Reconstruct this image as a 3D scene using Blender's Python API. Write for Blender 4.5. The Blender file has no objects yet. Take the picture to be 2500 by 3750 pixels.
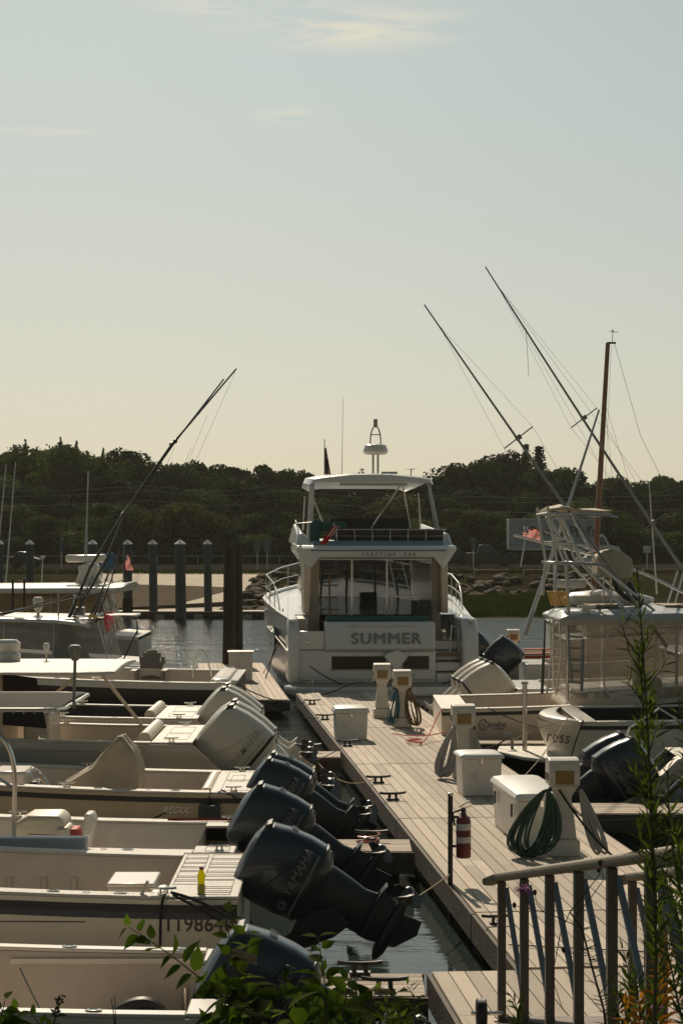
import bpy, math, random
from math import sin, cos, pi, radians as R
from mathutils import Vector, Matrix, noise
random.seed(7)
# ------------------------------------------------------------------ camera
H, F, X0, Y0 = 4.2, 6700.0, 1250.0, 1990.0      # eye height above the water (m), focal length in photo pixels, axis, horizon row
SC = bpy.context.scene
C = SC.collection
cam_d = bpy.data.cameras.new('camera'); cam = bpy.data.objects.new('camera', cam_d); C.objects.link(cam)
cam.location = (0, 0, H); cam.rotation_euler = (R(90), 0, 0)
cam_d.sensor_fit = 'VERTICAL'; cam_d.sensor_height = 36; cam_d.lens = F/3750*36
cam_d.shift_y = (Y0-1875)/3750
cam_d.dof.use_dof = True; cam_d.dof.focus_distance = 30; cam_d.dof.aperture_fstop = 18
cam_d.clip_start = .1; cam_d.clip_end = 6000
SC.camera = cam
# ------------------------------------------------------------------ light
SUN_EL, SUN_AZ = 36.0, -9.0                     # azimuth from +Y, negative = left
SC.view_settings.view_transform = 'Standard'; SC.view_settings.look = 'None'
SC.view_settings.exposure = -0.02; SC.view_settings.gamma = 1
w = bpy.data.worlds.new('World'); SC.world = w; w.use_nodes = True
nt = w.node_tree; nt.nodes.clear()
def N(t, **k):
    n = nt.nodes.new(t)
    for a, b in k.items(): setattr(n, a, b)
    return n
def Lk(a, b): nt.links.new(a, b)
sky = N('ShaderNodeTexSky', sky_type='NISHITA'); sky.sun_disc = False
sky.sun_elevation = R(SUN_EL); sky.sun_rotation = R(SUN_AZ); sky.air_density = 1.0; sky.dust_density = 1.6; sky.ozone_density = 1.0
bg = N('ShaderNodeBackground'); bg.inputs[1].default_value = .1; out = N('ShaderNodeOutputWorld')
tc = N('ShaderNodeTexCoord'); sep = N('ShaderNodeSeparateXYZ'); Lk(tc.outputs['Generated'], sep.inputs[0])
# the air's own colour: creamy at the horizon, grey teal higher up
mr = N('ShaderNodeMapRange'); mr.inputs[1].default_value = 0; mr.inputs[2].default_value = .42; Lk(sep.outputs[2], mr.inputs[0])
rp = N('ShaderNodeValToRGB'); Lk(mr.outputs[0], rp.inputs[0])
e = rp.color_ramp.elements; e[0].position = 0; e[0].color = (5.75, 5.35, 4.05, 1); e[1].position = 1; e[1].color = (3.0, 3.85, 3.75, 1)
el = e.new(.25); el.color = (5.2, 5.3, 4.4, 1)
el = e.new(.6); el.color = (4.1, 4.85, 4.45, 1)
mx = N('ShaderNodeMix', data_type='RGBA'); mx.inputs[0].default_value = .82
Lk(sky.outputs[0], mx.inputs[6]); Lk(rp.outputs[0], mx.inputs[7])
# thin cirrus streaks
mp = N('ShaderNodeMapping'); mp.inputs['Scale'].default_value = (11, 11, 95); mp.inputs['Rotation'].default_value = (0, R(-6), 0); Lk(tc.outputs['Generated'], mp.inputs[0])
nz = N('ShaderNodeTexNoise'); nz.inputs['Scale'].default_value = 1.0; nz.inputs['Detail'].default_value = 7; nz.inputs['Roughness'].default_value = .6; nz.inputs['Distortion'].default_value = .6
Lk(mp.outputs[0], nz.inputs[0])
cr = N('ShaderNodeMapRange'); cr.inputs[1].default_value = .42; cr.inputs[2].default_value = .64; cr.inputs[4].default_value = .95; Lk(nz.outputs[0], cr.inputs[0])
def blob(px, py, rx, rz):
    v = Vector(((px-X0)/F, 1, (Y0-py)/F)).normalized()
    a = N('ShaderNodeVectorMath', operation='SUBTRACT'); a.inputs[1].default_value = v; Lk(tc.outputs['Generated'], a.inputs[0])
    b = N('ShaderNodeVectorMath', operation='MULTIPLY'); b.inputs[1].default_value = (1/rx, .2, 1/rz); Lk(a.outputs[0], b.inputs[0])
    c = N('ShaderNodeVectorMath', operation='LENGTH'); Lk(b.outputs[0], c.inputs[0])
    d = N('ShaderNodeMapRange'); d.interpolation_type = 'SMOOTHSTEP'; d.inputs[1].default_value = 1; d.inputs[2].default_value = .15; Lk(c.outputs['Value'], d.inputs[0])
    return d.outputs[0]
acc = None
for bb in ((1080, 425, .032, .0085), (1250, 95, .09, .018), (900, 10, .07, .012), (1150, 120, .05, .01), (150, 480, .05, .003)):
    o = blob(*bb)
    if acc is None: acc = o
    else:
        m_ = N('ShaderNodeMath', operation='ADD'); Lk(acc, m_.inputs[0]); Lk(o, m_.inputs[1]); acc = m_.outputs[0]
ml = N('ShaderNodeMath', operation='MULTIPLY', use_clamp=True); Lk(cr.outputs[0], ml.inputs[0]); Lk(acc, ml.inputs[1])
mc = N('ShaderNodeMix', data_type='RGBA'); Lk(ml.outputs[0], mc.inputs[0]); Lk(mx.outputs[2], mc.inputs[6]); mc.inputs[7].default_value = (7.6, 7.2, 5.9, 1)
# the sky is brightest toward the sun and falls off overhead and behind the camera
f1 = N('ShaderNodeMapRange'); f1.interpolation_type = 'SMOOTHSTEP'; f1.inputs[1].default_value = .42; f1.inputs[2].default_value = .95; f1.inputs[3].default_value = 1; f1.inputs[4].default_value = .42; Lk(sep.outputs[2], f1.inputs[0])
f2 = N('ShaderNodeMapRange'); f2.interpolation_type = 'SMOOTHSTEP'; f2.inputs[1].default_value = .75; f2.inputs[2].default_value = -.5; f2.inputs[3].default_value = 1; f2.inputs[4].default_value = .36; Lk(sep.outputs[1], f2.inputs[0])
f3 = N('ShaderNodeMath', operation='MULTIPLY'); Lk(f1.outputs[0], f3.inputs[0]); Lk(f2.outputs[0], f3.inputs[1])
f4 = N('ShaderNodeVectorMath', operation='SCALE'); Lk(mc.outputs[2], f4.inputs[0]); Lk(f3.outputs[0], f4.inputs[3])
Lk(f4.outputs[0], bg.inputs[0]); Lk(bg.outputs[0], out.inputs[0])
sd = bpy.data.lights.new('sun', 'SUN'); sd.energy = 4.4; sd.angle = R(.5); sd.color = (1, .85, .66)
sun = bpy.data.objects.new('sun', sd); C.objects.link(sun); sun.location = (-20, 100, 60)
sun.rotation_euler = (R(90-SUN_EL), 0, R(180-SUN_AZ)) 
sdir = Vector((sin(R(SUN_AZ))*cos(R(SUN_EL)), cos(R(SUN_AZ))*cos(R(SUN_EL)), sin(R(SUN_EL))))
sun.rotation_euler = sdir.to_track_quat('Z', 'Y').to_euler()
# ------------------------------------------------------------------ helpers
def P(px, py, z): return Vector(((px-X0)*z/F, z, H-(py-Y0)*z/F))     # the world point seen at a photo pixel, z metres away
def W(px, py, h):                                                     # the same for a point h metres above the water
    z = (H-h)*F/(py-Y0); return Vector(((px-X0)*z/F, z, h))
def V(*a): return Vector(a)
_m = {}
def mat(name, col, rough=.5, metal=0, var=.12, vs=3.0, bump=0, bs=40, coat=0, island=0, spec=.5, trans=0, alpha=1, stretch=None, dirt=0, dcol=None, ds=1.4):
    if name in _m: return _m[name]
    m = bpy.data.materials.new(name); m.use_nodes = True; t = m.node_tree; b = t.nodes['Principled BSDF']
    b.inputs['Roughness'].default_value = rough; b.inputs['Metallic'].default_value = metal
    b.inputs['Coat Weight'].default_value = coat; b.inputs['Coat Roughness'].default_value = .08
    b.inputs['Specular IOR Level'].default_value = spec
    b.inputs['Transmission Weight'].default_value = trans; b.inputs['Alpha'].default_value = alpha
    tcn = t.nodes.new('ShaderNodeTexCoord'); mpn = t.nodes.new('ShaderNodeMapping')
    t.links.new(tcn.outputs['Object'], mpn.inputs[0])
    if stretch: mpn.inputs['Scale'].default_value = stretch
    n = t.nodes.new('ShaderNodeTexNoise'); n.inputs['Scale'].default_value = vs; n.inputs['Detail'].default_value = 6; n.inputs['Roughness'].default_value = .6
    t.links.new(mpn.outputs[0], n.inputs[0])
    src = n.outputs[0]
    if island:
        g = t.nodes.new('ShaderNodeNewGeometry'); a = t.nodes.new('ShaderNodeMix'); a.inputs[0].default_value = island
        t.links.new(n.outputs[0], a.inputs[2]); t.links.new(g.outputs['Random Per Island'], a.inputs[3]); src = a.outputs[0]
    r = t.nodes.new('ShaderNodeMapRange'); r.inputs[1].default_value = .25; r.inputs[2].default_value = .75
    r.inputs[3].default_value = 1-var; r.inputs[4].default_value = 1+var; r.clamp = False
    t.links.new(src, r.inputs[0])
    mu = t.nodes.new('ShaderNodeVectorMath'); mu.operation = 'SCALE'; mu.inputs[0].default_value = col[:3]; t.links.new(r.outputs[0], mu.inputs[3])
    fin = mu.outputs[0]
    if dirt:
        n2 = t.nodes.new('ShaderNodeTexNoise'); n2.inputs['Scale'].default_value = ds; n2.inputs['Detail'].default_value = 9; n2.inputs['Roughness'].default_value = .72
        t.links.new(mpn.outputs[0], n2.inputs[0])
        r2 = t.nodes.new('ShaderNodeMapRange'); r2.inputs[1].default_value = .5; r2.inputs[2].default_value = .72; r2.inputs[4].default_value = dirt; t.links.new(n2.outputs[0], r2.inputs[0])
        x = t.nodes.new('ShaderNodeMix'); x.data_type = 'RGBA'; t.links.new(r2.outputs[0], x.inputs[0]); t.links.new(fin, x.inputs[6])
        x.inputs[7].default_value = (*(dcol or tuple(c*.45 for c in col[:3])), 1); fin = x.outputs[2]
    t.links.new(fin, b.inputs['Base Color'])
    if bump:
        n3 = t.nodes.new('ShaderNodeTexNoise'); n3.inputs['Scale'].default_value = bs; n3.inputs['Detail'].default_value = 4
        t.links.new(mpn.outputs[0], n3.inputs[0])
        bp = t.nodes.new('ShaderNodeBump'); bp.inputs['Strength'].default_value = bump; bp.inputs['Distance'].default_value = .02
        t.links.new(n3.outputs[0], bp.inputs['Height']); t.links.new(bp.outputs[0], b.inputs['Normal'])
    _m[name] = m; return m
GEL = mat('gelcoat white', (.64, .60, .53), .28, coat=.35, var=.05, dirt=.25, dcol=(.5, .44, .34))
GELC = mat('gelcoat cream', (.66, .58, .46), .35, coat=.2, var=.06, dirt=.3, dcol=(.45, .36, .25))
GELG = mat('gelcoat warm grey', (.43, .40, .35), .35, coat=.2, var=.05, dirt=.2)
LIN = mat('cockpit liner', (.62, .53, .44), .5, var=.07, bump=.15, bs=120, dirt=.35, dcol=(.42, .33, .24))
NONSKID = mat('non skid deck', (.60, .56, .48), .42, var=.08, bump=.6, bs=160, dirt=.3, dcol=(.5, .45, .35))
NAVY = mat('black hull paint', (.007, .007, .008), .3, coat=.1, spec=.3, var=.2)
TANH = mat('tan hull', (.40, .33, .21), .35, coat=.3, var=.08, dirt=.3)
RUBR = mat('black rubber', (.02, .02, .022), .55, var=.2)
STRIPE = mat('navy stripe', (.02, .03, .05), .4)
SS = mat('stainless', (.62, .60, .56), .22, 1, var=.08)
ALU = mat('aluminium', (.50, .50, .49), .38, 1, var=.12, dirt=.3)
ALUB = mat('anodised rail', (.17, .20, .23), .5, .3, var=.1)
GOLD = mat('gold anodised', (.60, .38, .12), .3, 1, var=.1)
CHR = mat('chrome', (.8, .78, .72), .1, 1, var=.03)
BLK = mat('black plastic', (.018, .018, .02), .42, var=.2)
CARB = mat('carbon rod', (.02, .018, .018), .3, coat=.4)
COWL = mat('blue grey cowl', (.026, .036, .050), .30, .35, var=.15, coat=.45, dirt=.3, dcol=(.05, .05, .048), ds=4)
COWLD = mat('dark leg', (.014, .019, .028), .42, .2, var=.2, dirt=.25, dcol=(.06, .055, .05), ds=4)
COWLW = mat('white cowl', (.62, .57, .48), .3, coat=.35, var=.05, dirt=.25, dcol=(.5, .43, .32), ds=3)
DECAL = mat('silver decal', (.15, .16, .17), .45, .3)
GREYT = mat('grey lettering', (.20, .20, .20), .5)
BRONT = mat('dark lettering', (.05, .04, .035), .5)
DECK = mat('weathered deck boards', (.49, .41, .32), .75, var=.22, vs=5, bump=.6, bs=60, island=.55, stretch=(3, .35, 3), dirt=.62, dcol=(.27, .21, .155), ds=1.2, spec=.3)
DECKX = mat('weathered finger boards', (.45, .37, .285), .75, var=.20, vs=5, bump=.5, bs=60, island=.55, stretch=(.35, 3, 3), dirt=.35, dcol=(.27, .21, .155), ds=1.2, spec=.3)
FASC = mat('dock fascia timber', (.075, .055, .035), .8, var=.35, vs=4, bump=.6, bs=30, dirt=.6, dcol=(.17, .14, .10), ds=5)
FLOAT = mat('black float', (.012, .011, .010), .7, var=.3)
WOODR = mat('rail wood', (.165, .138, .105), .72, var=.22, vs=3, bump=.5, bs=40, stretch=(2, 2, 14), dirt=.35, dcol=(.12, .10, .08), ds=3)
WOODH = mat('rail wood cap', (.27, .22, .165), .7, var=.22, vs=4, bump=.5, bs=40, stretch=(10, 1.5, 6), dirt=.35, dcol=(.14, .12, .1), ds=3)
MASTW = mat('varnished mast', (.20, .085, .035), .4, var=.2, coat=.3)
PILE = mat('pile timber', (.045, .038, .028), .85, var=.35, vs=3, bump=.9, bs=18, stretch=(4, 4, .6), dirt=.5, dcol=(.018, .02, .015), ds=2)
PILEG = mat('grey far pile', (.085, .09, .09), .85, var=.25, vs=2, bump=.5, bs=12, stretch=(3, 3, .5))
CAPW = mat('pile cap', (.8, .78, .72), .35)
BOXW = mat('dock box white', (.66, .64, .59), .38, var=.05, coat=.15, dirt=.25, dcol=(.5, .46, .38), ds=4)
PEDW = mat('pedestal white', (.58, .55, .48), .4, var=.06, dirt=.3, dcol=(.45, .39, .30), ds=5)
YEL = mat('amber panel', (.24, .15, .035), .5, var=.35, vs=30)
HOSE = mat('green hose', (.012, .055, .028), .35, coat=.2)
HOSEB = mat('teal hose', (.015, .09, .12), .5)
CORDW = mat('grey power cord', (.34, .33, .31), .45, var=.1)
CORDO = mat('orange cord', (.6, .07, .035), .5)
CORDY = mat('amber cord', (.17, .10, .03), .55)
ROPE = mat('dark mooring rope', (.028, .025, .022), .85, bump=.8, bs=150)
ROPET = mat('tan rope', (.30, .22, .13), .85)
RED = mat('red paint', (.30, .02, .018), .4, coat=.3)
REDV = mat('red canvas', (.42, .05, .035), .7)
LBL = mat('paper label', (.6, .58, .52), .6)
CANV = mat('cream canvas cover', (.42, .36, .27), .8, var=.14, vs=2.5, bump=.6, bs=9, dirt=.35, dcol=(.30, .24, .16), ds=3)
CANVG = mat('grey canvas', (.085, .082, .075), .95, var=.15, bump=.3, bs=60, spec=.05)
CANVK = mat('black canvas', (.016, .015, .015), .8)
VINYL = mat('seat vinyl', (.60, .54, .42), .45, var=.07, bump=.15, bs=50)
TEAL = mat('teal canvas', (.012, .075, .07), .7, var=.2)
BROWN = mat('brown seat back', (.035, .025, .022), .55, var=.25)
GLS = mat('dark cabin glass', (.010, .011, .012), .03, var=.1, spec=.75)
TEAK = mat('teak deck', (.28, .18, .105), .6, var=.2, vs=5, stretch=(.5, 8, 1))
CLR = None
def clear_vinyl(name, tint, a):
    m = bpy.data.materials.new(name); m.use_nodes = True; t = m.node_tree; b = t.nodes['Principled BSDF']
    b.inputs['Base Color'].default_value = (*tint, 1); b.inputs['Roughness'].default_value = .12; b.inputs['Alpha'].default_value = a
    n = t.nodes.new('ShaderNodeTexNoise'); n.inputs['Scale'].default_value = 2.2; bp = t.nodes.new('ShaderNodeBump'); bp.inputs['Strength'].default_value = .8; bp.inputs['Distance'].default_value = .25
    tcn = t.nodes.new('ShaderNodeTexCoord'); t.links.new(tcn.outputs['Object'], n.inputs[0]); t.links.new(n.outputs[0], bp.inputs['Height']); t.links.new(bp.outputs[0], b.inputs['Normal'])
    return m
GLT = clear_vinyl('tinted cabin glass', (.02, .022, .022), .42); GLT.node_tree.nodes['Principled BSDF'].inputs['Roughness'].default_value = .02; GLT.node_tree.nodes['Bump'].inputs['Strength'].default_value = .02
CLR = clear_vinyl('clear vinyl', (.38, .31, .235), .5)
SMK = clear_vinyl('smoked vinyl', (.34, .32, .29), .6)

def wm(o):
    if o is None: return Matrix.Identity(4)
    m = Matrix.LocRotScale(o.location, o.rotation_euler, o.scale)
    return (wm(o.parent) @ m) if o.parent else m
class MB:
    def __init__(s): s.v = []; s.f = []; s.mi = []; s.k = 0
    def add(s, vs, fs):
        o = len(s.v); s.v += [Vector(v) for v in vs]; s.f += [tuple(i+o for i in f) for f in fs]; s.mi += [s.k]*len(fs); return s
    def mat(s, k): s.k = k; return s
    def box(s, c, d, rz=0, ry=0, rx=0):
        M = Matrix.Translation(c) @ Matrix.Rotation(rz, 4, 'Z') @ Matrix.Rotation(ry, 4, 'Y') @ Matrix.Rotation(rx, 4, 'X')
        x, y, z = d[0]/2, d[1]/2, d[2]/2
        return s.hexa([M @ V(a, b, c_) for c_ in (-z, z) for (a, b) in ((-x, -y), (x, -y), (x, y), (-x, y))])
    def hexa(s, p): return s.add(p, [(3, 2, 1, 0), (4, 5, 6, 7), (0, 1, 5, 4), (1, 2, 6, 5), (2, 3, 7, 6), (3, 0, 4, 7)])
    def rings(s, rs, cap=True, close=True):
        n = len(rs[0]); o = len(s.v); fs = []
        for i in range(len(rs)-1):
            for j in range(n if close else n-1):
                a = i*n+j; b = i*n+(j+1) % n; fs.append((a, b, b+n, a+n))
        if cap: fs.append(tuple(range(n-1, -1, -1))); fs.append(tuple(range((len(rs)-1)*n, len(rs)*n)))
        return s.add([p for r in rs for p in r], fs)
    def tube(s, pts, r, n=8, r2=None, cap=True):
        pts = [Vector(p) for p in pts]; m = len(pts); rs = []; up = None
        for i, p in enumerate(pts):
            t = (pts[min(i+1, m-1)]-pts[max(i-1, 0)])
            if t.length < 1e-9: t = V(0, 0, 1)
            t.normalize()
            if up is None: up = t.orthogonal().normalized()
            else:
                up = up-t*up.dot(t); up = up.normalized() if up.length > 1e-6 else t.orthogonal().normalized()
            b = t.cross(up); rr = r if r2 is None else r+(r2-r)*i/(m-1)
            rs.append([p+(up*cos(2*pi*j/n)+b*sin(2*pi*j/n))*rr for j in range(n)])
        return s.rings(rs, cap)
    def bar(s, a, b, w_, h_, up=V(0, 0, 1)):
        a = Vector(a); b = Vector(b); t = (b-a).normalized(); sd_ = t.cross(up)
        if sd_.length < 1e-4: sd_ = V(1, 0, 0)
        sd_.normalize(); u = sd_.cross(t).normalized()
        q = [sd_*sx*w_/2+u*sz*h_/2 for sx, sz in ((-1, -1), (1, -1), (1, 1), (-1, 1))]
        return s.hexa([a+k for k in q]+[b+k for k in q])
    def lathe(s, prof, c=(0, 0, 0), n=16, M=None):
        c = Vector(c); rs = []
        for r, z in prof:
            ring = [V(max(r, 1e-4)*cos(2*pi*j/n), max(r, 1e-4)*sin(2*pi*j/n), z) for j in range(n)]
            rs.append([(M @ p if M else p)+c for p in ring])
        return s.rings(rs)
    def prism(s, poly, ax, d0, d1):        # polygon (list of world points) extruded along vector ax from d0 to d1
        n = len(poly); ax = Vector(ax)
        a = [Vector(p)+ax*d0 for p in poly]; b = [Vector(p)+ax*d1 for p in poly]
        fs = [tuple(range(n-1, -1, -1)), tuple(range(n, 2*n))]+[(i, (i+1) % n, (i+1) % n+n, i+n) for i in range(n)]
        return s.add(a+b, fs)
    def ball(s, c, r, n=10, sc=(1, 1, 1)):
        c = Vector(c); m = n//2+1
        return s.rings([[c+V(sin(pi*i/m)*cos(2*pi*j/n)*r*sc[0], sin(pi*i/m)*sin(2*pi*j/n)*r*sc[1], cos(pi*i/m)*r*sc[2]) for j in range(n)] for i in [x if 0 < x < m else (x or .02) if x == 0 else m-.02 for x in range(m+1)]])
    def build(s, name, mt, parent=None, origin=None, ang=35, bev=0, seg=2, wn=False):
        Mi = wm(parent).inverted() if parent else Matrix.Translation(-Vector(origin)) if origin is not None else Matrix.Identity(4)
        me = bpy.data.meshes.new(name); me.from_pydata([Mi @ v for v in s.v], [], s.f)
        for m_ in (mt if isinstance(mt, (list, tuple)) else [mt]): me.materials.append(m_)
        if len(me.polygons) == len(s.mi): me.polygons.foreach_set('material_index', s.mi)
        me.polygons.foreach_set('use_smooth', [True]*len(me.polygons)); me.set_sharp_from_angle(angle=R(ang)); me.update()
        import bmesh
        bm = bmesh.new(); bm.from_mesh(me); bmesh.ops.recalc_face_normals(bm, faces=bm.faces); bm.to_mesh(me); bm.free()
        o = bpy.data.objects.new(name, me); C.objects.link(o)
        if parent: o.parent = parent
        if origin is not None and not parent: o.location = origin
        if bev:
            b = o.modifiers.new('bevel', 'BEVEL'); b.width = bev; b.segments = seg; b.limit_method = 'ANGLE'; b.angle_limit = R(30); b.harden_normals = False
        return o
def tag(o, label, cat, group=None):
    o['label'] = label; o['category'] = cat
    if group: o['group'] = group
    return o
def thing(name, label, cat, loc, rz=0, group=None):
    o = bpy.data.objects.new(name, None); C.objects.link(o); o.empty_display_size = .2
    o.location = loc; o.rotation_euler = (0, 0, rz); return tag(o, label, cat, group)
def struct(o, k='structure'): o['kind'] = k; return o
def copy_tree(o, parent=None, loc=None, rz=None, sc=None):
    c = o.copy(); C.objects.link(c)
    if parent: c.parent = parent
    if loc is not None: c.location = loc
    if rz is not None: c.rotation_euler = (0, 0, rz)
    if sc is not None: c.scale = sc
    for ch in list(o.children): copy_tree(ch, c)
    return c
def text(s, size, name, mt, parent, pos, right, up, ext=.003, off=0, shear=0, spc=1.0, align='CENTER', sx=1, bold=0):
    cu = bpy.data.curves.new('t', 'FONT'); cu.body = s; cu.size = size; cu.extrude = ext; cu.offset = off; cu.shear = shear; cu.space_character = spc; cu.align_x = align; cu.align_y = 'CENTER'; cu.resolution_u = 3
    t = bpy.data.objects.new('t', cu); C.objects.link(t)
    me = bpy.data.meshes.new_from_object(t.evaluated_get(bpy.context.evaluated_depsgraph_get())); bpy.data.objects.remove(t); bpy.data.curves.remove(cu)
    if bold:
        import bmesh
        bm = bmesh.new(); bm.from_mesh(me); 
        for kx, ky in ((-1, 0), (1, 0), (0, 1), (0, -1)):
            g_ = bmesh.ops.duplicate(bm, geom=[f for f in bm.faces if f.tag is False and f.index >= 0][:len(me.polygons)])['geom']
            bmesh.ops.translate(bm, verts=[x for x in g_ if isinstance(x, bmesh.types.BMVert)], vec=(kx*bold, ky*bold*.7, .0006*(kx+2*ky)))
        bm.to_mesh(me); bm.free()
    r = Vector(right).normalized(); u = Vector(up); u = (u-r*u.dot(r)).normalized(); n = r.cross(u)
    M = Matrix.Translation(pos) @ Matrix((r*sx, u, n)).transposed().to_4x4()
    me.transform(wm(parent).inverted() @ M); me.materials.clear(); me.materials.append(mt); me.name = name
    o = bpy.data.objects.new(name, me); C.objects.link(o); o.parent = parent; return o
def bez0(): pass
def bez(a, b, c, d, n=10):
    a, b, c, d = map(Vector, (a, b, c, d))
    return [(1-t)**3*a+3*(1-t)**2*t*b+3*(1-t)*t*t*c+t**3*d for t in [i/n for i in range(n+1)]]
def sag(a, b, s_, n=10):
    a = Vector(a); b = Vector(b); return [a.lerp(b, i/n)-V(0, 0, s_*4*(i/n)*(1-i/n)) for i in range(n+1)]
def sup(c, ax, ay, a, b, e_=2.6, n=20):
    r = []
    for j in range(n):
        t = 2*pi*j/n; ct, st = cos(t), sin(t)
        r.append(c+ax*(a*math.copysign(abs(ct)**(2/e_), ct))+ay*(b*math.copysign(abs(st)**(2/e_), st)))
    return r
# ------------------------------------------------------------------ ground, water
def sst(a, b, x): t = max(0, min(1, (x-a)/(b-a))); return t*t*(3-2*t)
def lin(pts, x):
    for (x0, y0), (x1, y1) in zip(pts, pts[1:]):
        if x <= x1: return y0+(y1-y0)*max(0, (x-x0)/(x1-x0))
    return pts[-1][1]
def ground(x, y):
    if y < 60: return lin([(0, 2.55), (5, 2.35), (8, .9), (11, -1.2), (14, -2.5)], y)
    rt = lin([(60, -2.5), (96, -1), (103, 0.02), (124, .5), (131, 1.85), (170, 2.25), (230, 2.6), (400, 4), (3000, 4)], y)
    lf = lin([(60, -2.5), (98, -1), (107, .15), (136, 1.85), (170, 2.25), (230, 2.6), (400, 4), (3000, 4)], y)
    k = sst(-6.0, -4.2, x); g = lf*(1-k)+rt*k
    return g+.06*noise.noise(V(x*.12, y*.12, 0))
xs = [-2500, -600, -200, -90]+[-60+2.0*i for i in range(61)]+[90, 200, 600, 2500]
ys = [-30, 0, 3, 5, 6.5, 8, 9.5, 11, 14, 40, 70, 90, 95]+[97+1.5*i for i in range(30)]+[145, 155, 170, 185, 200, 230, 300, 400, 900, 3000]
g = MB(); g.add([V(x, y, ground(x, y)) for y in ys for x in xs], [(j*len(xs)+i, j*len(xs)+i+1, (j+1)*len(xs)+i+1, (j+1)*len(xs)+i) for j in range(len(ys)-1) for i in range(len(xs)-1)])
SOIL = mat('bank soil and grass', (.034, .031, .017), .9, var=.4, vs=.4, bump=1, bs=3, dirt=.6, dcol=(.022, .034, .008), ds=.15, spec=0)
struct(g.build('ground', SOIL, ang=80))
wt = MB(); wt.add([V(-2500, -30, 0), V(2500, -30, 0), V(2500, 130, 0), V(-2500, 130, 0)], [(0, 1, 2, 3)])
wo = struct(wt.build('water', mat('harbour water', (.026, .038, .034), .05, var=.1), ang=80))
wmn = _m['harbour water'].node_tree; b = wmn.nodes['Principled BSDF']; b.inputs['IOR'].default_value = 1.33
tcn = wmn.nodes.new('ShaderNodeTexCoord')
bps = None
sy = wmn.nodes.new('ShaderNodeSeparateXYZ'); wmn.links.new(tcn.outputs['Object'], sy.inputs[0])      # sheltered and calm between the boats, rippled in the open basin
cal = wmn.nodes.new('ShaderNodeMapRange'); cal.interpolation_type = 'SMOOTHSTEP'; cal.inputs[1].default_value = 34; cal.inputs[2].default_value = 58; cal.inputs[3].default_value = .10; cal.inputs[4].default_value = 1; wmn.links.new(sy.outputs[1], cal.inputs[0])
for sc, st, dist in (((.16, .42, 1), 1, .16), ((.9, 2.6, 1), 1, .075), ((4.5, 11, 1), 1, .022)):
    mpn = wmn.nodes.new('ShaderNodeMapping'); mpn.inputs['Scale'].default_value = sc; wmn.links.new(tcn.outputs['Object'], mpn.inputs[0])
    n = wmn.nodes.new('ShaderNodeTexNoise'); n.inputs['Scale'].default_value = 1; n.inputs['Detail'].default_value = 3; wmn.links.new(mpn.outputs[0], n.inputs[0])
    bp = wmn.nodes.new('ShaderNodeBump'); bp.inputs['Strength'].default_value = st; bp.inputs['Distance'].default_value = dist; wmn.links.new(n.outputs[0], bp.inputs['Height']); wmn.links.new(cal.outputs[0], bp.inputs['Strength'])
    if bps: wmn.links.new(bps.outputs[0], bp.inputs['Normal'])
    bps = bp
wmn.links.new(bps.outputs[0], b.inputs['Normal'])
# boat ramp: concrete apron, darker asphalt tongue
def sheet(name, mt, poly, lift, nx=14, ny=14):
    a, b_, c, d = [Vector((*p, 0)) for p in poly]; m = MB(); vs = []
    for j in range(ny+1):
        for i in range(nx+1):
            p = a.lerp(b_, i/nx).lerp(d.lerp(c, i/nx), j/ny); vs.append(V(p.x, p.y, ground(p.x, p.y)+lift))
    m.add(vs, [(j*(nx+1)+i, j*(nx+1)+i+1, (j+1)*(nx+1)+i+1, (j+1)*(nx+1)+i) for j in range(ny) for i in range(nx)])
    return struct(m.build(name, mt, ang=80))
CONC = mat('ramp concrete', (.44, .36, .26), .9, var=.15, vs=.6, bump=.4, bs=8, dirt=.5, dcol=(.22, .175, .12), ds=.5, spec=.35)
ASPH = mat('ramp asphalt', (.13, .105, .08), 1, var=.15, vs=.5, dirt=.4, spec=0)
ROAD = mat('lot asphalt', (.03, .027, .022), 1, var=.15, vs=.3, dirt=.3, spec=0)
sheet('boat_ramp', CONC, [(-14.3, 104), (-6.6, 104), (-6.2, 137), (-18, 137)], .05)
sheet('ramp_lane', ASPH, [(-14.6, 110), (-11.0, 108), (-6.9, 124), (-16, 127)], .07)
sheet('parking_lot', ROAD, [(-70, 138), (70, 138), (80, 172), (-80, 172)], .05, 30, 8)
sheet('footpath', CONC, [(-18, 137.4), (-3, 137.4), (-3, 139), (-18, 139)], .08, 20, 2)
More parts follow.
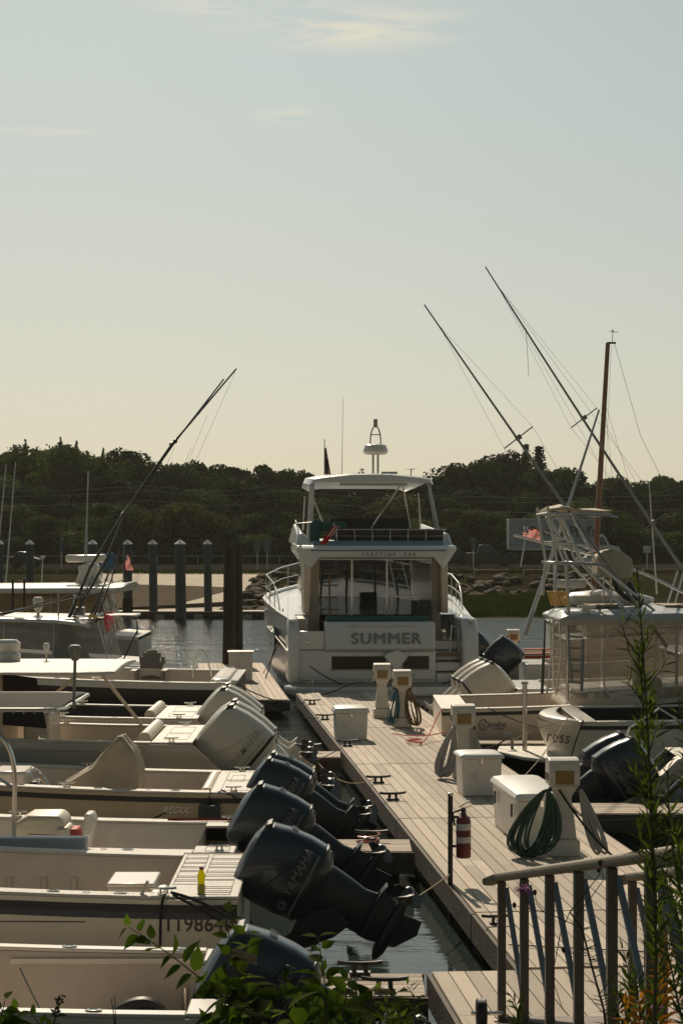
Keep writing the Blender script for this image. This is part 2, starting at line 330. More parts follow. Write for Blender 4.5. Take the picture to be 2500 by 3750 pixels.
# ------------------------------------------------------------------ trees
LEAF = []
def leafmat(name, col, tr=.25, var=.45, tint=(1.3, 1.5, .6)):
    m = mat(name, col, .9, var=var, vs=.35, island=.5, spec=.02)
    t = m.node_tree; b = t.nodes['Principled BSDF']; o = t.nodes['Material Output']
    tl = t.nodes.new('ShaderNodeBsdfTranslucent'); ms = t.nodes.new('ShaderNodeMixShader'); ms.inputs[0].default_value = tr
    src = b.inputs['Base Color'].links[0].from_socket
    if name.endswith('leaves') or name.endswith('needles'):                       # every tree a slightly different green
        oi = t.nodes.new('ShaderNodeObjectInfo'); rr = t.nodes.new('ShaderNodeMapRange'); rr.inputs[3].default_value = .55; rr.inputs[4].default_value = 1.5; t.links.new(oi.outputs['Random'], rr.inputs[0])
        ms_ = t.nodes.new('ShaderNodeVectorMath'); ms_.operation = 'SCALE'; t.links.new(src, ms_.inputs[0]); t.links.new(rr.outputs[0], ms_.inputs[3]); src = ms_.outputs[0]; t.links.new(src, b.inputs['Base Color'])
    mu = t.nodes.new('ShaderNodeVectorMath'); mu.operation = 'MULTIPLY'; mu.inputs[1].default_value = tint; t.links.new(src, mu.inputs[0]); t.links.new(mu.outputs[0], tl.inputs[0])
    t.links.new(b.outputs[0], ms.inputs[1]); t.links.new(tl.outputs[0], ms.inputs[2]); t.links.new(ms.outputs[0], o.inputs[0]); return m
LM = [leafmat('oak leaves', (.040, .058, .024), .14), leafmat('olive leaves', (.062, .076, .030), .18), leafmat('dark leaves', (.028, .040, .018), .10), leafmat('brown tinged leaves', (.085, .072, .032), .18), leafmat('spruce needles', (.036, .046, .028), .10)]
BARK = mat('bark', (.06, .05, .04), .9, var=.3, bump=.5, bs=20)
def leaf_quads(m, c, nrm, s_, rnd):
    t = nrm.orthogonal().normalized(); t.rotate(Matrix.Rotation(rnd.random()*6.28, 3, nrm)); b_ = nrm.cross(t)
    m.add([c-t*s_, c+b_*s_*.55, c+t*s_, c-b_*s_*.55], [(0, 1, 2, 3)])
def make_tree(kind, seed, lm, ht=11, wd=8.5, nq=6500):
    rnd = random.Random(seed); root = thing('tree', '', 'tree', (0, 0, 0)); tr = MB(); cr_ = MB()
    tr.tube([V(0, 0, -.3), V(.1, 0, ht*.3), V(-.1, .1, ht*.62), V(0, 0, ht*.85)], .28, 8, .05)
    if kind == 'spruce':
        for k in range(34):
            z = ht*(.12+.88*k/34); rr = wd/2*(1-k/34)**.85*(.8+.35*rnd.random())
            for a in range(9):
                th = a*.7+k*1.9+rnd.random()*.3; L = rr*(.7+.5*rnd.random())
                for q in range(int(8+16*(1-k/34))):
                    f = rnd.random(); p = V(cos(th)*L*f, sin(th)*L*f, z-.25*L*f+rnd.uniform(-.14, .14)+.1*f*f)
                    p += V(rnd.gauss(0, .12), rnd.gauss(0, .12), 0); leaf_quads(cr_, p, V(rnd.gauss(0, .5), rnd.gauss(0, .5), 1).normalized(), .2, rnd)
    else:
        lobes = []
        nl = 16 if kind != 'open' else 13
        for i in range(nl):
            th = rnd.random()*6.28; zz = rnd.uniform(.32, .9) if kind != 'bush' else rnd.uniform(.08, .85); ra = wd/2*math.sqrt(max(.05, 1-((zz-.5)/.52)**2))*rnd.uniform(.25, .8)
            c = V(cos(th)*ra, sin(th)*ra, ht*zz); lobes.append((c, rnd.uniform(.14, .25)*wd if kind != 'open' else rnd.uniform(.1, .16)*wd))
            tr.tube([V(0, 0, ht*min(.6, zz*.55)), c*.5+V(0, 0, ht*.25), c], .11, 5, .02)
        if kind == 'spiky':
            for i in range(14):
                th = rnd.random()*6.28; ra = rnd.random()*wd*.38; tip = ht*rnd.uniform(.85, 1.12)
                for q in range(110):
                    f = rnd.random(); leaf_quads(cr_, V(cos(th)*ra+rnd.gauss(0, .32)*(1-f), sin(th)*ra+rnd.gauss(0, .32)*(1-f), tip-2.8*(1-f)), V(rnd.gauss(0, 1), rnd.gauss(0, 1), .4).normalized(), .17, rnd)
                tr.tube([V(0, 0, ht*.5), V(cos(th)*ra, sin(th)*ra, tip)], .06, 4, .015)
        for i in range(nq):
            c, r_ = lobes[rnd.randrange(nl)]; d = V(rnd.gauss(0, 1), rnd.gauss(0, 1), rnd.gauss(0, .8)+.15).normalized()
            rr = r_*(1-.35*rnd.random()**2)*(1+.22*noise.noise(d*2.3+c)); p = c+V(d.x*rr, d.y*rr, d.z*rr*.78)
            leaf_quads(cr_, p, (d+V(rnd.gauss(0, .5), rnd.gauss(0, .5), rnd.gauss(0, .5))).normalized(), rnd.uniform(.15, .30), rnd)
    tr.build('trunk', BARK, root); cr_.build('crown', lm, root, ang=180)
    return root
protos = [make_tree('oak', 1, LM[0]), make_tree('oak', 2, LM[2], 11, 9.5), make_tree('oak', 3, LM[1], 9, 8, 5500), make_tree('open', 4, LM[0], 12, 8, 3000), make_tree('spiky', 5, LM[1], 11, 8.5), make_tree('spruce', 6, LM[4], 11, 5), make_tree('oak', 8, LM[3], 6, 7, 4500), make_tree('oak', 9, LM[2], 12, 8), make_tree('bush', 12, LM[0], 5, 7, 4500), make_tree('bush', 13, LM[1], 5, 7, 4500)]
used = set()
TG = 'trees beyond the far shore'
TL = []
def put_tree(k, px, top, y, label, wscale=1.0, name=None, grp=TG):
    x = (px-X0)*y/F; base = ground(x, y)-.1; ht = H+(Y0-top)*y/F-base
    o = protos[k]; hh = [11, 11, 9, 12, 11, 11, 6, 12, 5, 5][k]*.97; sc = ht/hh
    if k in used: o = copy_tree(o)
    used.add(k); o.location = (x, y, base); o.rotation_euler = (0, 0, random.random()*6.28); o.scale = (sc*wscale, sc*wscale, sc)
    o.name = name or ('spruce_tree' if k == 5 else 'tree'); o['label'] = label; o['group'] = grp; o['category'] = 'tree' if name != 'bush' else 'bush'; TL.append((grp if name != 'bush' else 'bush', label, px, k, o))
back = [(-60, 1655, 4), (60, 1660, 4), (150, 1645, 4), (245, 1640, 4), (320, 1665, 4), (400, 1668, 0), (470, 1648, 1), (545, 1650, 7), (610, 1685, 0), (690, 1690, 0), (770, 1695, 1), (840, 1668, 3), (905, 1660, 3), (980, 1705, 0), (1060, 1728, 1), (1150, 1742, 0), (1240, 1745, 2), (1330, 1738, 1), (1410, 1712, 3), (1490, 1745, 0), (1570, 1752, 1), (1640, 1735, 7), (1705, 1690, 1), (1770, 1668, 0), (1840, 1662, 1), (1895, 1690, 7), (1985, 1700, 0), (2040, 1722, 1), (2100, 1768, 2), (2170, 1775, 0), (2230, 1748, 1), (2290, 1770, 2), (2340, 1735, 7), (2395, 1728, 0), (2450, 1738, 7), (2520, 1755, 1), (2600, 1740, 0)]
kn = {0: 'broad green crown', 1: 'rounded dark crown', 2: 'low olive crown', 3: 'open crown the sky shows through', 4: 'pale spiky top', 7: 'tall dark crown', 6: 'brown tinged crown', 5: 'spire', 8: 'bushy green crown down to the ground', 9: 'bushy olive crown down to the ground'}
for i, (px, top, k) in enumerate(back):
    put_tree(k, px, top+6, 205+random.uniform(-7, 9), 'sky')
put_tree(5, 1925, 1636, 214, 'left and thinner of the two dark spruces rising over the trees', .8)
put_tree(5, 1972, 1644, 208, 'right and fuller of the two dark spruces rising over the trees', 1.2)
for i in range(27):
    px = -70+i*100+random.uniform(-25, 25); k = random.choice([0, 1, 2, 7, 0])
    top = 1790+random.uniform(-35, 45)
    if 1330 < px < 1560: k = 6; top = 1835
    put_tree(k, px, top, 190+random.uniform(-5, 5), 'mid', 1.25)
for i in range(30):
    px = -70+i*92+random.uniform(-25, 25); k = random.choice([2, 2, 0, 1, 6 if i % 4 == 0 else 2])
    put_tree(k, px, 1900+random.uniform(-50, 35), 179+random.uniform(-4, 4), 'low', 1.5)
for i in range(34):
    px = -90+i*80+random.uniform(-25, 25); k = random.choice([8, 9, 8])
    put_tree(k, px, 1960+random.uniform(-35, 25), 176.5+random.uniform(-2, 2), 'bush', 1.5, 'bush', 'bushes below the far wood')
for k in range(10):
    if k not in used: put_tree(k, 2700, 1900, 190, 'edge tree', 1)
ZN = [(200, 'at the far left'), (430, 'above the blue notice'), (800, 'behind the grey piles'), (1050, 'beside the brown piles'), (1400, 'behind the yacht left half'), (1650, 'behind the yacht right half'), (1860, 'above the black pickup'), (2190, 'above the box truck'), (9999, 'right of the wooden mast')]
KN = {0: 'broad green', 1: 'rounded dark', 2: 'olive', 3: 'open airy', 4: 'pale spiky', 7: 'tall dark', 6: 'brown tinged', 8: 'dense green', 9: 'dense olive', 5: 'spire'}
RW = dict(sky='skyline tree', mid='mid height tree below skyline', low='low tree fronting the wood', bush='bush at the wood edge')
ORD = ['first', 'second', 'third', 'fourth', 'fifth', 'sixth', 'seventh', 'eighth']
for rw in RW:
    cz = {}
    for g_, l_, px, k, o in sorted([x for x in TL if x[1] == rw], key=lambda x: x[2]):
        zn = next(n for a, n in ZN if px < a); cz[zn] = cz.get(zn, 0)+1
        o['label'] = '%s %s, %s, %s from left' % (KN[k], RW[rw], zn, ORD[cz[zn]-1])
# ------------------------------------------------------------------ marsh grass, rocks
GR = leafmat('marsh grass', (.026, .034, .010), .2, .4)
m = MB(); rnd = random.Random(3)
for i in range(26000):
    y = rnd.uniform(103, 125); x = rnd.uniform(-3.5, 18)
    if x < -3+ (y-103)*.12+noise.noise(V(x*.3, y*.3, 2)): continue
    if y < 104.5+1.5*noise.noise(V(x*.35, 0, 1)): continue
    g0 = ground(x, y)-.05; h_ = rnd.uniform(.25, .5); w_ = rnd.uniform(.02, .05); a = rnd.uniform(-.6, .6); lx = rnd.uniform(-.15, .15)
    m.add([V(x-w_, y, g0), V(x+w_, y+a*w_, g0), V(x+lx, y, g0+h_)], [(0, 1, 2)])
for i in range(9000):
    y = rnd.uniform(138, 176); x = rnd.uniform(-30, 45)
    if 139 < y < 172: y = rnd.choice([rnd.uniform(137.5, 139.5), rnd.uniform(171, 177)])
    g0 = ground(x, y); m.add([V(x-.06, y, g0), V(x+.06, y, g0), V(x+rnd.uniform(-.2, .2), y, g0+rnd.uniform(.15, .5))], [(0, 1, 2)])
struct(m.build('marsh_grass', GR, ang=180), 'stuff')
ROCK = mat('riprap stone', (.085, .062, .045), .85, var=.35, vs=2.5, bump=.8, bs=8, island=.0, dirt=.6, dcol=(.05, .04, .035), ds=2, spec=.05)
rp_ = []
for s_ in range(5):
    rnd = random.Random(40+s_); m = MB(); m.ball((0, 0, 0), 1, 10, (1, .8, .42)); m.v = [v*(1+.35*noise.noise(v*1.7+V(s_*5, 0, 0))) for v in m.v]
    rp_.append(m.build('boulder', ROCK, origin=(0, 0, 0), ang=25))
rnd = random.Random(11); cnt = 0
for i in range(210):
    if i < 130: x = rnd.uniform(-5.5, 18.5); y = 123.5+8*rnd.random(); z = ground(x, y)+.08
    elif i < 180: y = rnd.uniform(105, 131); x = -5.6+rnd.gauss(0, .75)+(y-105)*.02; z = ground(x, y)+.1
    else: y = rnd.uniform(112, 134); x = rnd.uniform(-40, -18); z = ground(x, y)
    o = rp_[i % 5] if i < 5 else rp_[i % 5].copy()
    if i >= 5: C.objects.link(o)
    s_ = rnd.uniform(.3, .75); o.location = (x, y, z); o.rotation_euler = (rnd.uniform(-.35, .35), rnd.uniform(-.3, .3), rnd.random()*6.28); o.scale = (s_, s_, s_)
    tag(o, 'brown weathered boulder in the riprap bank along the far shore', 'rock', 'riprap boulders')
# timber kerb barriers, guard rail on the far shore
BRK = mat('rusty timber barrier', (.16, .085, .05), .8, var=.3)
for i, (a, b_, yy) in enumerate([(1735, 1865, 133), (1915, 2060, 133), (2180, 2330, 134), (2350, 2520, 134), (1000, 1050, 139)]):
    p, q = (a-X0)*yy/F, (b_-X0)*yy/F; hh = ground((p+q)/2, yy)
    m = MB(); m.box(((p+q)/2, yy, hh+.28), (q-p, .5, .3)); m.box((p+.3, yy, hh+.06), (.25, .45, .2)); m.box((q-.3, yy, hh+.06), (.25, .45, .2))
    tag(m.build('timber_barrier', BRK, origin=((p+q)/2, yy, hh), bev=.03), ['reddish timber barrier above the rocks in front of the dark pickup', 'reddish timber barrier above the rocks in front of the box truck', 'timber barrier on the far shore beside the wooden mast', 'timber barrier on the far shore at the right edge', 'short dark timber barrier beside the boat ramp'][i], 'barrier', 'timber barriers on the far shore')
t = thing('guard_rail', 'thin pipe guard rail along the road behind the boat ramp', 'fence', (-10, 171, ground(-10, 171)))
m = MB(); m.tube([V(-42, 171, 3.0), V(3, 171, 3.0)], .05, 6); m.build('rail', ALU, t)
for i in range(12):
    m = MB(); m.tube([V(-40+i*3.8, 171, 2.1), V(-40+i*3.8, 171, 3.0)], .045, 6); m.build('post', ALU, t)
# ------------------------------------------------------------------ vehicles
TRK = mat('truck box panel', (.33, .37, .40), .45, var=.05); CARK = mat('black car paint', (.008, .009, .011), .3, coat=.2); CARW = mat('white car paint', (.7, .7, .68), .25, coat=.5)
CG = mat('car glass', (.02, .03, .03), .05, spec=.8); WHT = mat('wheel rim', (.35, .35, .35), .35, .8)
def wheel(par, x, y, g0, r):
    M = Matrix.Rotation(R(90), 4, 'X'); m = MB(); m.lathe([(r*.55, -.12), (r*.95, -.12), (r, -.08), (r, .08), (r*.95, .12), (r*.55, .12)], (x, y, g0+r), 18, M); wo_ = m.build('wheel', BLK, par)
    m = MB(); m.lathe([(.02, -.1), (r*.5, -.1), (r*.55, -.125), (r*.56, .0)], (x, y, g0+r), 14, M); m.build('rim', WHT, wo_)
def car(name, label, px0, px1, yy, prof, paint, cabin, wr=.34, cat='car'):
    x0, x1 = (px0-X0)*yy/F, (px1-X0)*yy/F; L = x1-x0; g0 = ground(x0, yy)+.05; t = thing(name, label, cat, ((x0+x1)/2, yy, g0), 0, 'vehicles parked on the far shore')
    wd = 1.8
    m = MB(); m.prism([V(x0+a*L, yy-wd/2, g0+h_) for a, h_ in prof], (0, 1, 0), 0, wd); m.build('body', paint, t, bev=.06)
    c = cabin; n = len(c); m = MB(); a = [V(x0+u*L, yy-wd/2+.04, g0+h_) for u, h_ in c]; b_ = [V(x0+u*L, yy+wd/2-.04, g0+h_) for u, h_ in c]
    for i in (1, 2): a[i].y += .18; b_[i].y -= .18
    m.add(a+b_, [(0, 1, 2, 3), (7, 6, 5, 4), (0, 4, 5, 1), (1, 5, 6, 2), (2, 6, 7, 3)]); m.build('roof', paint, t, bev=.04)
    m = MB(); w0, w3 = c[0], c[3]
    def q(u0, u1):
        def pt(u, f): 
            lo = (w0[0]+(w3[0]-w0[0])*u, w0[1]+.04); hi = (c[1][0]+(c[2][0]-c[1][0])*u, c[1][1]-.07); uu = lo[0]+(hi[0]-lo[0])*f; hh = lo[1]+(hi[1]-lo[1])*f
            return V(x0+uu*L, yy-wd/2+.03+.16*f-.012, g0+hh)
        return [pt(u0, 0), pt(u1, 0), pt(u1, 1), pt(u0, 1)]
    for u0, u1 in ((.06, .47), (.52, .94)): m.add(q(u0, u1), [(0, 1, 2, 3)])
    m.build('window', CG, t)
    for a in (.2, .8): wheel(t, x0+a*L, yy-wd/2+.1, g0, wr); wheel(t, x0+a*L, yy+wd/2-.1, g0, wr)
    for a, nm_, mt in ((.0, 'tail_light', RED), (1, 'headlight', LBL)):
        m = MB(); m.box((x0+a*L+(-.01 if a == 0 else .01), yy-.6, g0+.85), (.06, .25, .16)); m.build(nm_, mt, t)
    return t
car('pickup_truck', 'black pickup truck parked above the rocks right of the yacht', 1706, 1880, 160, [(0, .4), (0, 1.15), (.34, 1.18), (.34, 1.2), (.72, 1.15), (.99, 1.0), (1, .4)], CARK, [(.22, 1.15), (.27, 1.85), (.5, 1.85), (.66, 1.15)], .42, 'pickup truck')
car('parked_suv', 'dark SUV parked half hidden behind the yacht flybridge', 1615, 1715, 164, [(0, .35), (0, 1.1), (.8, 1.1), (1, .9), (1, .35)], CARK, [(.02, 1.1), (.08, 1.75), (.55, 1.75), (.75, 1.1)])
car('parked_sedan', 'white sedan parked in front of the box truck cab', 2110, 2245, 150, [(0, .35), (0, .9), (.3, .95), (.75, .92), (1, .75), (1, .35)], CARW, [(.2, .93), (.36, 1.4), (.6, 1.4), (.8, .93)], .32)
car('parked_sedan', 'dark car parked behind the piles at the left edge', 40, 150, 155, [(0, .35), (0, .95), (.75, .95), (1, .75), (1, .35)], CARK, [(.12, .93), (.26, 1.4), (.6, 1.4), (.8, .93)])
yy = 170; x0, x1 = (1863-X0)*yy/F, (2186-X0)*yy/F; g0 = ground(18, yy)+.05
t = thing('box_truck', 'long pale box truck with black lettering parked behind the marina', 'truck', ((x0+x1)/2, yy, g0), 0, 'vehicles parked on the far shore')
m = MB(); m.box(((x0+x1)/2, yy+1.3, g0+2.75), (x1-x0, 2.6, 2.85)); m.build('cargo_box', TRK, t, bev=.04)
m = MB()
m.box(((x0+x1)/2, yy-.02, g0+4.17), (x1-x0, .05, .08)); m.box(((x0+x1)/2, yy-.02, g0+1.34), (x1-x0, .05, .12))
for i in range(9): m.box((x0+.3+i*.95, yy-.012, g0+2.75), (.03, .03, 2.7))
m.build('box_trim', ALU, t)
m = MB(); m.box(((x0+x1)/2+.6, yy+1.3, g0+.95), (x1-x0+1.2, 1.0, .3)); m.box(((x0+x1)/2-1.2, yy+.3, g0+.75), (1.6, .4, .5)); m.build('chassis', BLK, t)
m = MB(); cx = x1+.1; m.prism([V(cx+a, yy+.15, g0+h_) for a, h_ in ((0, .6), (0, 2.75), (.55, 2.75), (1.05, 1.75), (2.0, 1.55), (2.15, .6))], (0, 1, 0), 0, 2.2); m.build('cab', CARW, t, bev=.12, seg=3)
m = MB(); m.add([V(cx+.15, yy+.135, g0+1.75), V(cx+.85, yy+.135, g0+1.75), V(cx+.5, yy+.135, g0+2.5), V(cx+.15, yy+.135, g0+2.5)], [(0, 1, 2, 3)]); m.build('cab_window', CG, t)
for a in (1.0, 5.9, 6.9): wheel(t, x0+a, yy+.35, g0, .5); wheel(t, x0+a, yy+2.3, g0, .5)
wheel(t, x1+1.5, yy+.35, g0, .48); wheel(t, x1+1.5, yy+2.3, g0, .48)
text("Bernie&Phyl's", 1.35, 'lettering', BRONT, t, (x0+5.0, yy-.03, g0+2.95), (1, 0, 0), (0, 0, 1), .004, .012, 0, .92, sx=.92)
# small signs on posts, blue sign, flags
def sign(label, px, top, bot, wpx, yy, mt, twin=False):
    p = P(px, top, yy); q = P(px, bot, yy); wd = wpx*yy/F; gz = max(ground(p.x, yy), -.5) if yy > 90 else 0
    t = thing('shore_sign', label, 'sign', (p.x, yy, gz)); m = MB(); m.box((p.x, yy-.05, (p.z+q.z)/2), (wd, .04, p.z-q.z)); m.build('sign_panel', mt, t, bev=.01)
    m = MB()
    for s_ in ((-.35, .35) if twin else (0,)): m.tube([V(p.x+s_*wd, yy, gz-.3), V(p.x+s_*wd, yy, p.z+.05)], .05, 6)
    m.build('post', ALU, t); return t
SGB = mat('blue sign', (.03, .13, .30), .5); SGG = mat('grey sign back', (.13, .14, .14), .5); SGT = mat('teal sign', (.03, .08, .12), .5)
sign('square blue notice on two posts among the outriggers', 392, 2026, 2084, 56, 112, SGB, True)
sign('narrow teal sign on a post at the far left shore', 226, 1976, 2020, 14, 150, SGT)
sign('left of two grey sign backs between the near piles and the yacht', 942, 1976, 2020, 24, 150, SGG)
sign('right of two grey sign backs between the near piles and the yacht', 978, 1976, 2020, 24, 150, SGG)
sign('grey sign back beside the dark pickup', 1732, 1970, 2010, 18, 150, SGG)
sign('pale sign on the shore right of the covered tower seat', 2367, 2000, 2024, 28, 150, LBL)
def flag(label, poletop, polebot, fl, z, hang=0, fw=.55, fh=.95, dark=False):
    a = P(*poletop, z); b_ = P(*polebot, z); t = thing('flag', label, 'flag', tuple(b_)); m = MB(); m.tube([b_, a], .014, 6); m.build('flag_pole', ALU, t)
    o = P(*fl, z); m = MB(); nu, nv = 13, 16
    vs = []
    for j in range(nv+1):
        for i in range(nu+1):
            u, v = i/nu, j/nv; f = v*fh
            fold = .05*sin(v*9+u*5)*(.4+u)
            if hang: p = V(u*fw*(.35+.65*v)-fw*.2*0, fold*1.6+.05*sin(u*16), -f)
            else: p = V(v*fw*1.25, fold+.04*sin(v*11), -u*fh*.6-v*fw*.45+.03*sin(v*10))
            vs.append(o+p)
    fs = [(j*(nu+1)+i, j*(nu+1)+i+1, (j+1)*(nu+1)+i+1, (j+1)*(nu+1)+i) for j in range(nv) for i in range(nu)]
    m.add(vs, fs); m.mi = [2 if (i < 7 and j < nv*.36 and not (i % 2 and j % 2)) else (i % 2) for j in range(nv) for i in range(nu)]
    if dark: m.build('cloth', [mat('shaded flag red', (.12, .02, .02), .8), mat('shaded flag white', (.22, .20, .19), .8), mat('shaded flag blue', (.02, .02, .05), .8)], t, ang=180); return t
    m.build('cloth', [leafmat('flag red', (.50, .028, .025), .5, .05, (1.2, 1, 1)), leafmat('flag white', (.60, .54, .52), .5, .05, (1.1, 1, .95)), leafmat('flag blue', (.025, .03, .10), .4, .05, (1, 1, 1))], t, ang=180)
    return t
flag('small flag drooping from the pole over the yacht hardtop', (1188, 1608), (1188, 1740), (1186, 1640), 54, 1, .20, .78, True)
flag('red striped flag flying left of the sportfisher tower', (1930, 1930), (1905, 2075), (1912, 1925), 40, 0, .30, .42)
flag('red striped flag hanging beside a grey pile on the ramp dock', (455, 1985), (448, 2190), (460, 2032), 92, 1, .4, .78)
# ------------------------------------------------------------------ piles
def pile(label, px, wpx, z, top=1987, grp='capped grey piles of the ramp dock', mt=PILEG, cap=True, collar=False):
    p = P(px, top, z); r = wpx*z/F/2; t = thing('dock_pile', label, 'pile', (p.x, z, 0), 0, grp); lean = ((px*7) % 5-2)*.022; m = MB()
    m.tube([V(p.x-lean*1.6, z, -1.5), V(p.x-lean*.6, z, 1.5), V(p.x, z, p.z-.08)], r*1.04, 14, r*.95); m.build('shaft', mt, t)
    m = MB(); m.tube([V(p.x+.005, z, -.6), V(p.x, z, .28+.05*(px % 3))], r*1.07, 14); m.build('tide_band', mat('weedy tide band', (.016, .018, .010), .9, var=.5, vs=6, bump=1, bs=20), t)
    if cap: m = MB(); m.lathe([(r*1.05, -.1), (r*1.08, -.06), (.02, .16)], (p.x, z, p.z), 14); m.build('cap', CAPW, t)
    if collar: m = MB(); m.tube([V(p.x, z, .2), V(p.x, z, 1.25)], r*1.12, 12); m.build('sleeve', mat('rust sleeve', (.05, .02, .018), .8), t)
for i, (px, wp, z, lb) in enumerate([(-2, 32, 99, 'at the left edge of the picture'), (110, 30, 101, 'second from the left edge'), (340, 34, 99, 'beside the blue notice'), (468, 34, 98, 'behind the small flag, with a dark rust sleeve'), (560, 32, 102, 'between the flagged pile and the thick one'), (660, 40, 98, 'thickest of those on the ramp dock'), (760, 30, 102, 'closest to the near brown piles')]):
    pile('grey pile with white cone cap, '+lb, px, wp, z, collar=(i == 3))
pile('tall dark brown timber pile, the left one of the near pair', 842, 46, 57, 1990, 'pair of brown piles by the yacht', PILE, False)
pile('tall dark brown timber pile, the right one of the near pair', 873, 30, 58.5, 1988, 'pair of brown piles by the yacht', PILE, False)
# ------------------------------------------------------------------ docks
def dk(y, t, h=.45): return V(3.03-.09*y+t*.996, y+t*.0896, h)
def dock_section(label, y0, y1, t0, t1, name='dock_section', grp='main walkway sections', side=True):
    c = dk((y0+y1)/2, (t0+t1)/2, 0); t = thing(name, label, 'dock', tuple(c), math.atan(.09), grp); n = max(2, round((t1-t0)/.145)); bw = (t1-t0)/n
    m = MB(); rnd = random.Random(int(y0*10))
    for i in range(n):
        a, b_ = t0+i*bw+.005, t0+(i+1)*bw-.005; dz = rnd.uniform(-.002, .002)
        ys_ = [y0+.015, y1-.015]
        if rnd.random() < .6 and y1-y0 > 4: k = rnd.uniform(y0+1.5, y1-1.5); ys_ = [y0+.015, k-.003, k+.003, y1-.015]
        for q in range(0, len(ys_), 2):
            m.hexa([dk(ys_[q], a, .412+dz), dk(ys_[q], b_, .412+dz), dk(ys_[q+1], b_, .412+dz), dk(ys_[q+1], a, .412+dz), dk(ys_[q], a, .45+dz), dk(ys_[q], b_, .45+dz), dk(ys_[q+1], b_, .45+dz), dk(ys_[q+1], a, .45+dz)])
    m.build('decking', DECK, t)
    m = MB()
    for a, b_ in ((t0-.04, t0-.002), (t1+.002, t1+.04)): m.hexa([dk(y0+.01, a, .16), dk(y0+.01, b_, .16), dk(y1-.01, b_, .16), dk(y1-.01, a, .16), dk(y0+.01, a, .43), dk(y0+.01, b_, .43), dk(y1-.01, b_, .43), dk(y1-.01, a, .43)])
    for y_ in (y0+.02, y1-.06): m.hexa([dk(y_, t0, .16), dk(y_, t1, .16), dk(y_+.04, t1, .16), dk(y_+.04, t0, .16), dk(y_, t0, .408), dk(y_, t1, .408), dk(y_+.04, t1, .408), dk(y_+.04, t0, .408)])
    m.build('fascia', FASC, t)
    m = MB()
    m.hexa([dk(y0+.2, t0+.12, -.3), dk(y0+.2, t1-.12, -.3), dk(y1-.2, t1-.12, -.3), dk(y1-.2, t0+.12, -.3), dk(y0+.2, t0+.12, .2), dk(y0+.2, t1-.12, .2), dk(y1-.2, t1-.12, .2), dk(y1-.2, t0+.12, .2)])
    m.build('float', FLOAT, t, bev=.04)
    return t
JY = [16.15, 18.6, 24.95, 31.1, 37.2, 46.0]
for i, lb in enumerate(['short walkway section beside the gangway posts', 'walkway section with the fire extinguisher pole', 'walkway section beneath the large dock box', 'walkway section beneath the middle dock box', 'farthest walkway section, reaching the yacht stern']):
    dock_section('board '+lb, JY[i]+.01, JY[i+1]-.01, 0, 2.5)
dock_section('wide board landing at the foot of the gangway', 9.5, 16.1, -.8, 3.3, 'dock_landing', None)
dock_section('board dock left of the yacht, carrying the tall white box', 44.0, 57.5, -2.35, -.35, 'dock_section')
def finger(label, y0, y1, xa, xb, grp='finger piers'):
    c = V((xa+xb)/2, (y0+y1)/2, 0); t = thing('finger_pier', label, 'pier', tuple(c), 0, grp); n = 6; bw = (y1-y0)/n; m = MB()
    for i in range(n): m.box((c.x, y0+(i+.5)*bw, .421), (xb-xa, bw-.009, .038))
    m.build('decking', DECKX, t, bev=.003)
    m = MB(); m.box((c.x, y0-.02, .30), (xb-xa+.04, .036, .26)); m.box((c.x, y1+.02, .30), (xb-xa+.04, .036, .26)); m.box((xb-.02, c.y, .28), (.036, y1-y0, .24)); m.build('fascia', FASC, t)
    m = MB(); m.box((c.x, c.y, -.02), (xb-xa-.3, y1-y0-.15, .44)); m.build('float', FLOAT, t, bev=.03); return t
finger('nearest finger pier on the left, behind the lowest outboard', 15.2, 16.0, -6.5, .70)
finger('finger pier between the open white boat and the tan hulled boat', 22.35, 23.25, -7, .86)
finger('finger pier left of the middle dock cleats, behind the white outboards', 32.2, 33.1, -8, -.02)
finger('near finger pier on the right, beside the nearest power pedestal', 25.5, 26.5, 3.32, 5.7)
finger('far finger pier on the right, below the hull with the script logo', 34.4, 35.1, 2.3, 6.5)
# ramp dock far across
t = thing('ramp_dock', 'low floating dock with black floats across the basin, beside the boat ramp', 'dock', (-9, 103, 0)); m = MB(); m.box((-11, 102.6, .40), (22, 1.8, .06)); m.build('decking', DECKX, t)
m = MB(); m.box((-11, 101.72, .27), (22, .05, .2)); m.build('fascia', FASC, t)
m = MB(); m.box((-11, 102.6, .0), (21.8, 1.6, .5)); m.build('float', FLOAT, t)
m = MB()
for px in (450, 585, 727, 907): m.box(((px-X0)*101.7/F, 101.69, .1), (.5, .03, .3))
m.build('float_panel', mat('pale float end', (.30, .28, .23), .7, var=.4, vs=20, stretch=(.3, .3, 8)), t)
t = thing('ramp_side_dock', 'sloped gangway along the edge of the boat ramp', 'gangway', (-9, 106, 0)); m = MB(); m.prism([V(-13.5, 104.6, .35), V(-13.5, 104.6, .47), V(-5.5, 104.6, .92), V(-5.5, 104.6, .62)], (0, 1, 0), 0, .5); m.build('deck_panel', ASPH, t)
